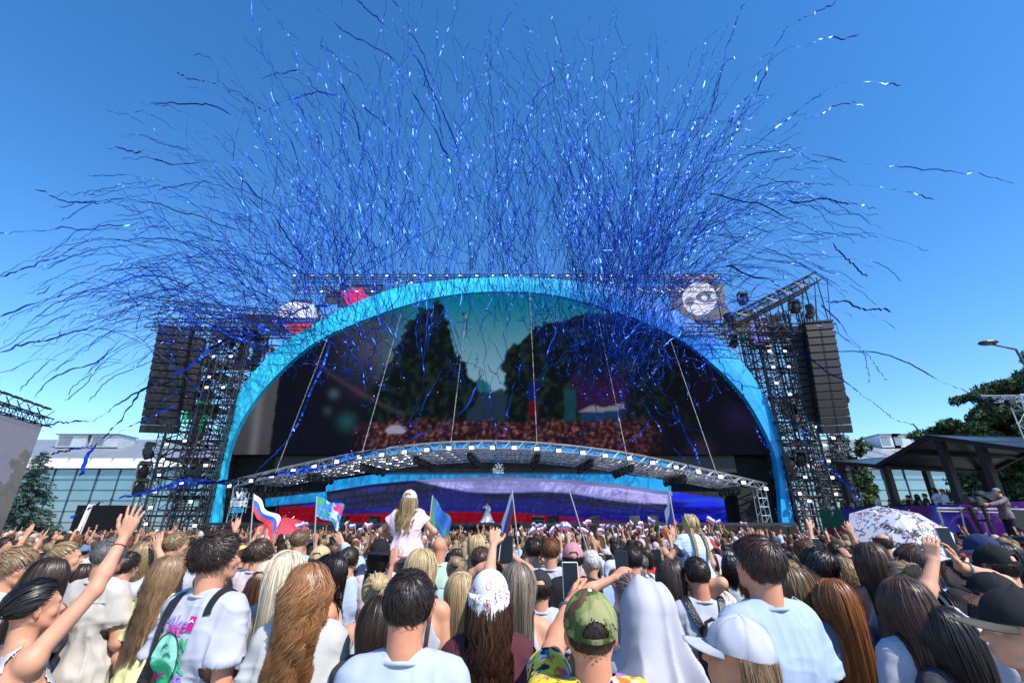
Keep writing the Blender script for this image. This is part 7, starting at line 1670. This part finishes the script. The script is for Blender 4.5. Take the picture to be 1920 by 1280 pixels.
g = PP('man with tousled hair, sunglasses and a black tee with backpack straps', 1717, 1056, 3.0, .7, 'm', hairs=('short', dict(n=3000, w=.006, L=.06, vol=.018)), haircol='brown', shirt=('tee', (.014, .014, .016)), fat=.2); glasses(g, 'dark sunglasses on the man in the black tee')
e = empty('backpack', g.root.location, g.root.rotation_euler[2], 'black backpack straps on the black tee at the right', 'backpack'); m = MB(); m.bevbox((0, -.22, 1.12*g.s), (.27, .12, .34), .05); m.build('bag', leather, e)
for x in (-1, 1): strap(g, [A3(x*.08, -.17, 1.28*g.s), A3(x*.10, -.1, 1.41*g.s), A3(x*.11, -.0, 1.46*g.s), A3(x*.12, .09, 1.3*g.s)], .05, .026, leather, 'strap', e, .01)
g = PP('person in a big dark cap in front of the black barrier', 1868, 1060, 2.75, .4, 'm', hairs=short_(n=900, w=.007, top=0), haircol='black', shirt=('tee', (.03, .03, .04))); add_cap(g, (.012, .014, .014), bl=.085)
g = PP('person in a navy beanie-like cap behind the filming man', 1842, 1034, 3.3, .3, 'm', hairs=short_(n=900, w=.008, top=0), haircol='black', shirt=('tee', (.04, .05, .08))); add_bucket(g, (.02, .03, .09))
g = PP('dark-curled person behind the right-hand caps', 1885, 1046, 3.4, .3, 'f', hairs=('curly', dict(n=900, w=.009, L=.25, curl=.012)), haircol='black', shirt=('tee', (.05, .04, .05)))
g = PP('bald man with a fringe of dark hair, lower centre right behind', 1655, 1018, 5.2, 0, 'm', hairs=short_(n=900, w=.009, top=.5), haircol='brown', shirt=('tee', (.1, .12, .2)))
g = PP('woman with honey pinned hair between the camisole and the filming man', 1698, 1090, 2.75, -.2, 'f', hairs=('bun', dict(n=1000, w=.007)), haircol='darkblond', shirt=('tee', (.08, .08, .1)))
g = PP('woman with brown-blond hair and a raised phone right of the centre', 856, 1070, 3.9, 0, 'f', hairs=('bun', dict(n=900, w=.008)), haircol='darkblond', shirt=('tee', (.35, .5, .55)))
g = PP('brown-haired man in a dark grey tee right of the mint green tee', 902, 1050, 4.0, 0, 'm', hairs=short_(n=1500, w=.007), haircol='brown', shirt=('tee', (.07, .075, .085)))
g = PP('woman with long fair hair behind the printed kerchief', 893, 1022, 5.0, 0, 'f', hairs=long_(n=700, w=.011, L=.4), haircol='blond', shirt=('tee', WT))
phone(1233, 1046, 4.6, 'black phone held up left of the braided girl', 0, (.02, .02, .02), 1.1)
phone(1533, 1024, 4.4, 'white-edged phone held up near the arch foot', 0, (.6, .6, .6), 1.0)
PLACED += [(W(1120, 1100, 2.5).x, 2.5), (W(1060, 1110, 2.6).x, 2.7), (W(640, 1100, 2.5).x, 2.4), (W(1250, 1100, 2.4).x, 2.6)]
# white umbrella with scribbles
sg = np.random.default_rng(3)
ue, Rq = umbrella(1686, 999, 7.2, .64, (-.20, -.62, .85), lambda a, t: (.43, .44, .51), 'white umbrella covered in red and black scribbled writing')
def onumb(a, t, d=.012): g_ = (a/(2*pi)*8) % 1; r = .64*t*cos(pi/8)/cos((g_-.5)*pi/4)*.98; return Rq @ Vector((r*cos(a), r*sin(a), .64*.40*(1-t**1.45)+.004+d))
mr, mk = MB(), MB()
for k in range(210):
    a = sg.uniform(0, 2*pi); t = sg.uniform(.3, .95); L = sg.uniform(.012, .045); pts = []; aa, tt_ = a, t; da = sg.uniform(0, 6.28)
    for q in range(6): da += sg.normal(0, 1.3); aa += cos(da)*L/max(.3, t)*1.0; tt_ = min(.98, max(.2, tt_+sin(da)*L*.9)); pts.append(onumb(aa, tt_, .004))
    (mr if k % 3 == 0 else mk).tube(pts, .0032, 3)
for k, (wd, a, t) in enumerate((('LOVE', 4.35, .78), ('LOVER', 3.9, .45), ('ME', 5.0, .5))):
    me = text_mesh(wd, .11, 0, .004); 
    import bmesh
    bm = bmesh.new(); bm.from_mesh(me)
    for vv in bm.verts: vv.co = onumb(a+vv.co.x/.62/t, t-vv.co.y/.62*.9, .007)
    bm.to_mesh(me); bm.free(); link('scribbled_word', me, M_INK, ue)
mr.build('red_scribbles', RED, ue); mk.build('black_scribbles', M_INK, ue)
umbrella(529, 990, 19.5, 1.0, (.1, -.35, 1), lambda a, t: (.42, .03, .05), 'red umbrella in the far crowd left of the backdrop')
e = empty('balloon', W(1255, 999, 9.5), 0, 'orange balloon held up by the furled tricolour flag', 'balloon'); m = MB(); m.lathe([(0, -.15), (.03, -.14), (.10, -.08), (.135, 0), (.12, .08), (.06, .13), (0, .14)], 16); m.build('skin', mat('orange balloon', srgb(250, 130, 20), .35), e, smooth=True)
m = MB(); m.bar((0, 0, -.15), (.05, 0, -.6), .003, 3); m.build('string', M_CABLE, e)
# ================================================================ the crowd behind
ARCH = []
HS = [('long', dict(n=950, w=.008, L=.42, vol=.012), 'long straight'), ('short', dict(n=1800, w=.007, L=.04, vol=.012), 'short'), ('long', dict(n=950, w=.008, L=.38, wave=.016, vol=.016), 'long wavy'), ('pony', dict(n=320, w=.015, L=.3), 'ponytailed'), ('bun', dict(n=320, w=.014), 'pinned-up'), ('bob', dict(n=330, w=.018, L=.2), 'bobbed'), ('curly', dict(n=420, w=.014, L=.25, curl=.014), 'curly')]
def up(x, y, z, mode='open'): return ('px', A3(x, y, z), mode)
specs = [ # sex, hair index, shirt kind, arms, hat
 ('m', 1, 'tee', None, None), ('f', 0, 'tee', None, None), ('f', 0, 'tank', None, None), ('m', 1, 'tee', {'R': up(.28, .18, 1.92)}, None), ('f', 2, 'tee', {'L': up(-.26, .15, 1.88)}, None),
 ('m', 1, 'tee', None, 'cap'), ('f', 3, 'tee', None, None), ('f', 0, 'tee', {'R': up(.10, .34, 1.66, 'grip'), 'L': up(-.10, .34, 1.62, 'grip')}, None), ('m', 1, 'tee', {'R': up(.08, .34, 1.72, 'grip')}, None), ('f', 4, 'tank', {'R': up(.24, .1, 1.95)}, None),
 ('m', 1, 'tee', {'L': up(-.2, .2, 1.9), 'R': up(.3, .1, 1.86)}, None), ('f', 5, 'tee', None, None), ('f', 6, 'tee', None, None), ('m', 1, 'long', None, None), ('f', 0, 'tee', None, 'cap'), ('f', 2, 'tank', None, None), ('m', 1, 'tee', {'R': up(.2, .1, 2.0)}, 'cap'), ('f', 0, 'long', {'L': up(-.1, .3, 1.7, 'grip')}, None), ('m', 1, 'tee', None, 'bucket'), ('f', 3, 'tank', {'R': up(.34, .1, 1.8)}, None)]
for k, (sx, hi, kind, arms, hat) in enumerate(specs):
    H = HS[hi]; kw = dict(H[1])
    if hat: kw['top'] = .05
    g = person('prototype', (0, -30-k, 0), 0, 1., sx, arms={a: b for a, b in (arms or {}).items()}, hairs=(H[0], kw), shirt=(kind, (1, 1, 1)), v=.0165, pants=(.06, .08, .13), big=.004, head=(random.uniform(-.5, .5), .12, 0), zf=1.05)
    if hat == 'cap': add_cap(g, (1, 1, 1), backhole=False)
    if hat == 'bucket': add_bucket(g, (1, 1, 1))
    pose = '' if not arms else ((' with both hands up' if len(arms) == 2 and k != 7 else ' with one hand raised') if k not in (7, 8, 17) else ' holding hands up at face level')
    ARCH.append((g.root, sx, H[2], {'tee': 'tee', 'tank': 'sleeveless top', 'long': 'long-sleeved top'}[kind], pose, hat, k))
CC = [('white', (.50, .51, .55), 25), ('black', (.02, .02, .022), 5), ('grey', (.25, .26, .28), 3), ('pink', (.62, .36, .42), 3), ('pale blue', (.36, .48, .62), 4), ('navy', (.03, .04, .10), 3), ('red', (.45, .04, .05), 2), ('beige', (.48, .42, .34), 4), ('green', (.10, .26, .14), 1.5), ('yellow', (.65, .52, .12), 1), ('lilac', (.42, .36, .58), 1.5), ('cream', (.58, .54, .46), 5), ('teal', (.05, .28, .32), 1), ('maroon', (.16, .03, .05), 1.5), ('denim blue', (.10, .18, .32), 2), ('orange', (.62, .25, .06), .7)]
HC = [('black', 'black', 4), ('dark brown', 'dark', 9), ('brown', 'brown', 6), ('chestnut', 'chestnut', 4), ('light brown', 'lightbrown', 4), ('honey blond', 'darkblond', 4.2), ('blond', 'blond', 3.6), ('platinum', 'platinum', .6), ('auburn', 'auburn', 1.5), ('grey', 'grey', 1)]
LAND = [(110, 'the side screen'), (250, 'the glass hall'), (330, 'the left scaffold tower'), (420, 'the left foot of the arch'), (500, 'the white festival letters'), (600, 'the leftmost flags'), (700, 'the left of the backdrop'), (800, 'the carried girl in pink'), (880, 'the drooping green flag'), (960, 'the white-gowned singer'), (1060, 'the middle of the backdrop'), (1160, 'the furled green flag'), (1250, 'the right of the backdrop'), (1340, 'the girl with braids'), (1440, 'the dark stage wing'), (1520, 'the right foot of the arch'), (1620, 'the right scaffold tower'), (1760, 'the scribbled umbrella'), (2400, 'the black barrier')]
used = set(); RC = random.Random(12)
def pick(L): t = sum(a[2] for a in L)*RC.random(); 
def wpick(L):
    t = sum(a[2] for a in L)*RC.random()
    for a in L:
        t -= a[2]
        if t <= 0: return a
    return L[-1]
def recolor(root, shirt, hairc, skinc, pants, hatc):
    for ch in CH[root.name]:
        b = ch.name.split('.')[0]
        if b == 'body': ch.color = tuple(np.clip(SKIN0*skinc, 0, 1))+(1,)
        elif b in ('t_shirt', 'tank_top', 'long_sleeved_top'): ch.color = (*shirt, 1)
        elif b == 'hair': ch.color = (*hairc, 1)
        elif b in ('trousers', 'shorts'): ch.color = (*pants, 1)
        else:
            ch.color = (*hatc, 1)
            for q in CH.get(ch.name, []): q.color = (*hatc, 1)
pts = []; y = 3.7; cnt = 0
while y < 9.6 and cnt < 242:
    xm = 1.22*y+.5; x = -xm+RC.uniform(0, .5)
    while x < xm:
        X, Yy = x+RC.uniform(-.12, .12), y+RC.uniform(-.16, .16)
        if all((X-a)**2+(Yy-b)**2 > (.40 if Yy < 3.6 else .37)**2 for a, b in PLACED) and cnt < 242: pts.append((X, Yy)); PLACED.append((X, Yy)); cnt += 1
        x += .56+.02*y
    y += .50+.012*y
yend = y
first_use = set()
for (X, Yy) in pts:
    for tr in range(60):
        r, sx, hn, gn, pose, hat, k = RC.choice(ARCH)
        if pose and RC.random() < (.95 if Yy < 6 else .8): continue
        if pose and abs(proj(np.array([X, Yy, 1.7]))[0]-915) < 75: continue
        if hat and RC.random() < (.95 if Yy < 6.2 else .4): continue
        c = wpick(CC); h = wpick(HC); hatc = wpick(CC) if hat else None
        px = proj(np.array([X, Yy, 1.65]))[0]; lm = next(n for l, n in LAND if px < l)
        hd_ = ('%s %s, %s hair' % (hatc[0], 'bucket hat' if hat == 'bucket' else 'cap', h[0])) if hat else '%s %s hair' % (hn, h[0])
        lab = 'spectator, %s, %s %s%s, below %s' % (hd_, c[0], gn, {'': '', ' with both hands up': ', hands up', ' with one hand raised': ', hand up', ' holding hands up at face level': ', hands lifted'}[pose], lm)
        if len(lab.replace('-', ' ').split()) > 16: lab = lab.replace('spectator, ', '')
        if len(lab.replace('-', ' ').split()) > 16: continue
        if lab not in used: break
    used.add(lab)
    if k in first_use: root = child_copy(r)
    else: root = r; first_use.add(k)
    sc = (RC.uniform(.88, 1.0) if sx == 'm' else RC.uniform(.83, .94))*(.97 if Yy < 6 else 1); root.location = (X, Yy, 0); root.scale = (sc, sc, sc*1.0); root.rotation_euler = (0, 0, math.atan2(X, 33)+RC.gauss(0, .28))
    tag(root, lab, 'person', 'spectators packed in the middle of the crowd')
    recolor(root, c[1], HAIRCOL[h[1]], np.array([1., .95, .92])*RC.uniform(.72, 1.08), RC.choice([(.05, .07, .13), (.02, .02, .022), (.3, .28, .24), (.12, .18, .3)]), hatc[1] if hatc else (1, 1, 1))
for r, *_, k in ARCH:
    if k not in first_use:
        for ch in CH[r.name]:
            for q in CH.get(ch.name, []): bpy.data.objects.remove(q)
            bpy.data.objects.remove(ch)
        bpy.data.objects.remove(r)
# ---- the far mass, one mesh
def sph(c, r, nu=8, nv=6):
    V = []; 
    for j in range(nv+1):
        for i in range(nu): t = pi*j/nv; a = 2*pi*i/nu; V.append((c[0]+r[0]*sin(t)*cos(a), c[1]+r[1]*sin(t)*sin(a), c[2]+r[2]*cos(t)))
    Q = [(j*nu+i, (j+1)*nu+i, (j+1)*nu+(i+1) % nu, j*nu+(i+1) % nu) for j in range(nv) for i in range(nu)]; return np.array(V), np.array(Q)
def tubeV(P, R_, n=6):
    m = MB(); m.tube(P, R_, n, caps=False); return np.array([tuple(v) for v in m.v]), np.array(m.f)
def template(arm, hairk):
    parts = []
    parts.append((*sph((0, .005, 1.60), (.072, .088, .115)), 0))
    if hairk != 2: parts.append((*sph((0, -.018, 1.628), (.088, .102, .108)), 1))
    if hairk == 1: parts.append((*sph((0, -.075, 1.46), (.095, .055, .20)), 1))
    parts.append((*tubeV([(0, -.01, 1.38), (0, 0, 1.55)], [.06, .05]), 0))
    V, Q = sph((0, 0, 1.17), (.20, .13, .30), 10, 7); V[:, 0] *= np.where(V[:, 2] > 1.3, 1.15, .92); V[:, 2] = np.minimum(V[:, 2], 1.44-.25*abs(V[:, 0])); parts.append((V, Q, 2))
    for x in (-1, 1): parts.append((*tubeV([(x*.09, 0, .95), (x*.1, 0, .5), (x*.1, 0, .02)], [.09, .06, .045]), 3))
    for i, x in enumerate((-1, 1)):
        if arm[i] == 0: pa = [(x*.18, -.01, 1.38), (x*.22, -.04, 1.12), (x*.18, .1, .9)]
        elif arm[i] == 1: pa = [(x*.17, 0, 1.40), (x*.30, .10, 1.60), (x*.24, .16, 1.84)]
        else: pa = [(x*.17, 0, 1.40), (x*.2, .18, 1.36), (x*.08, .30, 1.60)]
        parts.append((*tubeV([pa[0], tuple((np.array(pa[0])+pa[1])/2)], [.06, .058]), 2)); parts.append((*tubeV([pa[0], pa[1], pa[2]], [.045, .042, .028]), 0))
        parts.append((*sph((pa[2][0], pa[2][1]+.01, pa[2][2]+.05), (.035, .022, .055), 6, 4), 0))
        if arm[i] == 1:
            for f in (-1, 0, 1): parts.append((*tubeV([(pa[2][0]+f*.015, pa[2][1]+.01, pa[2][2]+.07), (pa[2][0]+f*.04, pa[2][1]+.02, pa[2][2]+.15)], [.012, .008], 4), 0))
    V = np.concatenate([p[0] for p in parts]); Q = []; k = 0; C = []
    for p in parts: Q.append(p[1]+k); k += len(p[0]); C.append(np.full(len(p[0]), p[2]))
    return V, np.concatenate(Q), np.concatenate(C)
TP = [template(a, h) for a, h in (((0, 0), 0), ((0, 0), 1), ((0, 1), 0), ((1, 0), 1), ((0, 2), 0), ((2, 2), 1), ((1, 1), 0), ((0, 0), 2), ((0, 1), 1), ((0, 0), 1))]
TPP = np.array([.22, .22, .03, .03, .05, .02, .015, .13, .03, .26]); TPP /= TPP.sum()
Vs, Qs, Cs = [], [], []; n = 0; yy = yend-.25; Rf = np.random.default_rng(8)
while yy < 29.3:
    xm = min(1.25*yy, 34); x = -xm+Rf.uniform(0, .5)
    while x < xm:
        X, Y_ = x+Rf.normal(0, .1), yy+Rf.normal(0, .12)
        if not (X > 12.0 and Y_ > 16+ (22-X)*1.0) and not (X < -21 and Y_ > 24):
            V, Q, C = TP[Rf.choice(len(TP), p=TPP)]; s = Rf.uniform(.84, .99); a = math.atan2(X, 36)+Rf.normal(0, .35); c_, s_ = cos(a), sin(a)
            P = V*s; P = np.stack([P[:, 0]*c_-P[:, 1]*s_+X, P[:, 0]*s_+P[:, 1]*c_+Y_, P[:, 2]], 1)
            rr_ = wpick(CC)[1]; hc_ = np.array(HAIRCOL[wpick(HC)[1]])*.7 if Rf.random() > .14 else RC.choice([(.6, .6, .64), (.03, .03, .04), (.6, .35, .4), (.4, .45, .5)]); sk = SKIN0*Rf.uniform(.5, .9)*np.array([1, .95, .92]); tr_ = (.06, .07, .12)
            pal = np.array([sk, hc_, rr_, tr_]); Vs.append(P); Qs.append(Q+n); Cs.append(pal[C]); n += len(P)
        x += .55+Rf.uniform(0, .12)
    yy += .58
o = link('distant_crowd', np_mesh('distant_crowd', np.concatenate(Vs), np.concatenate(Qs), np.concatenate(Cs)), mat('crowd', (1, 1, 1), .75, 0, .1, 3, attr=True, spec=.25), smooth=True)
tag(o, 'dense mass of spectators stretching back to the foot of the stage', 'crowd', kind='stuff')
# ---- little tricolour flags waved above the far crowd
fproto = []
for k in range(3):
    m = MB(); m.bar((0, 0, -.35), (.0, 0, .3), .006, 4); st_ = m.mesh('stick'); st_.materials.append(mat('white stick', (.7, .7, .7), .5))
    V, Q = cloth_grid(10, 6, lambda u, v: (u*.36, .03*sin(u*7+k*2)*u, .3-.24*v-.05*u*u*(k-1)-.02*sin(u*5+k))); cols = [tri(i/10, j/6) for i in range(11) for j in range(7)]
    cm = np_mesh('cloth', np.array([tuple(v) for v in V]), Q, np.array(cols)); cm.materials.append(M_FLAG); cm.shade_smooth(); fproto.append((st_, cm))
for k in range(75):
    u = RC.random(); px = RC.gauss(1000, 190) if u < .6 else RC.uniform(560, 1420); Y = RC.uniform(13, 27); px = RC.choice([RC.uniform(640, 840), RC.uniform(1000, 1380)]) if abs(px-915) < 60 else px; p = W(px, RC.uniform(984, 1000) if Y > 12 else RC.uniform(988, 1012), Y); lm = next(n_ for l, n_ in LAND if px < l)
    e = empty('hand_flag', p, RC.uniform(-.6, .6), 'little white, blue and red paper flag waved above heads below '+lm, 'flag', 'little tricolour flags in the crowd'); e.rotation_euler = (RC.uniform(-.3, .3), RC.uniform(-.8, .8), RC.choice([0, pi])+RC.uniform(-.6, .6)); e.scale = (RC.uniform(.45, .75),)*3
    st_, cm = RC.choice(fproto); link('stick', st_, None, e); link('cloth', cm, None, e)
# ---- singer and the people on the pavilion
g = PP('singer in a long white gown on the stage holding a microphone', 914, 944, 34.0, pi-.15, 'f', floor=DZ-.02, v=.02, hairs=('bun', dict(n=240, w=.02)), haircol='dark', shirt=('long', (.70, .72, .78)), pants=None, zf=.3, big=.004, arms={'R': ('px', (911, 948, 33.8), 'fist'), 'L': ('down',)})
s_ = g.s; m = MB(); prof = [(.14, 1.08*s_), (.16, .98*s_), (.24, .75*s_), (.36, .4*s_), (.50, .1*s_), (.55, .01)]; n = 40; V = []; Q = []
for j, (r, z) in enumerate(prof):
    for i in range(n): a = 2*pi*i/n; rr_ = r*(1+.07*sin(a*9)*j/5); V.append((rr_*cos(a), rr_*sin(a)*.9, z))
for j in range(5):
    for i in range(n): Q.append((j*n+i, j*n+(i+1) % n, (j+1)*n+(i+1) % n, (j+1)*n+i))
o = link('gown_skirt', np_mesh('gown_skirt', np.array(V), np.array(Q), np.ones((len(V), 3))), M_CLOTH, g.root, smooth=True); o.color = (.72, .73, .78, 1)
fl = pzt-.82
def onplat(px, py, back, label, **kw):
    s0 = onl(px); q = o_+ax*s0+Vector((-ax.y, ax.x, 0))*back; Y = q.y; c = W(px, py, Y); kw.setdefault('floor', fl); return PP(label, px, py, Y, v=.018, big=.004, **kw)
onplat(1751, 919, 1.0, 'person in a black hat and pale outfit leaning on the pavilion rail', yaw=1.2, sex='f', hairs=('bob', dict(n=250, w=.02, L=.2)), haircol='dark', shirt=('tee', (.5, .58, .72)), pants=(.4, .45, .6))
onplat(1766, 921, .9, 'woman in a cream straw hat and white top at the pavilion rail', yaw=1.4, sex='f', hairs=('short', dict(n=250, w=.02, L=.05)), haircol='auburn', shirt=('long', (.66, .68, .70)), pants=(.35, .6, .6), arms={'L': ('front',), 'R': ('front',)})
for nm, a in (('x', 1),):
    pass
for px, py, b_, lab, sx, hc_, col in ((1702, 932, 1.6, 'dark-clad person with black hair, left of three in pavilion shade', 'm', 'black', (.02, .02, .03)), (1718, 930, 1.3, 'woman in black in the middle of three under the pavilion roof', 'f', 'dark', (.015, .015, .018)), (1733, 929, 1.4, 'dark-suited person, right of three under the pavilion roof', 'm', 'black', (.03, .03, .035)), (1643, 930, .8, 'person in a white and blue printed tee behind the pavilion rail', 'm', 'dark', (.52, .58, .70)), (1596, 938, .8, 'woman with dark hair near the left end of the pavilion', 'f', 'dark', (.3, .3, .32)), (1586, 938, 1.2, 'person in black beside the left pavilion post', 'm', 'black', (.02, .02, .02)), (1561, 945, .8, 'person in a white tee filming from the left corner of the pavilion', 'f', 'brown', (.6, .6, .6)), (1668, 940, 1.8, 'person in dark grey further back on the pavilion', 'm', 'dark', (.06, .06, .07))):
    onplat(px, py, b_, lab, yaw=RC.uniform(.6, 1.6), sex=sx, hairs=(('long', dict(n=200, w=.025, L=.35)) if sx == 'f' else ('short', dict(n=300, w=.02, L=.04))), haircol=hc_, shirt=('tee', col), arms={'R': ('front',)})
c_ = W(1868, 935, 15.0)
g = PP('camera operator in a mauve-grey shirt bending to a hooded camera on the crane', 1872, 926, 15.0, 1.35, 'm', floor=1.25, s=1.02, v=.017, hairs=short_(n=400, w=.016, top=.0), haircol='dark', shirt=('long', (.17, .13, .15)), pants=(.015, .015, .018), big=.004, arms={'L': ('px', (1838, 950, 14.8), 'grip'), 'R': ('px', (1842, 952, 15.2), 'grip')}, head=(0, -.25, 0)); add_cap(g, (.2, .2, .22), backhole=False)
e = empty('broadcast_camera', W(1838, 940, 15.0), .2, 'black hooded broadcast camera beside the bending operator', 'camera')
m = MB(); m.bevbox((0, 0, 0), (.55, .28, .30), .04); m.tube([(-.28, 0, .02), (-.55, 0, .03)], [.10, .13], 12); m.bevbox((.05, 0, .24), (.3, .2, .16), .04); m.build('body', M_PLAST, e); m = MB(); m.bar((0, 0, -.15), (.1, 0, -1.2), .05, 8); m.slab([(-.05, -.2, .15), (.4, -.2, .3), (.45, -.2, -.1), (.3, -.2, -.05)], (0, .4, 0)); m.build('mount', M_BLACK, e)
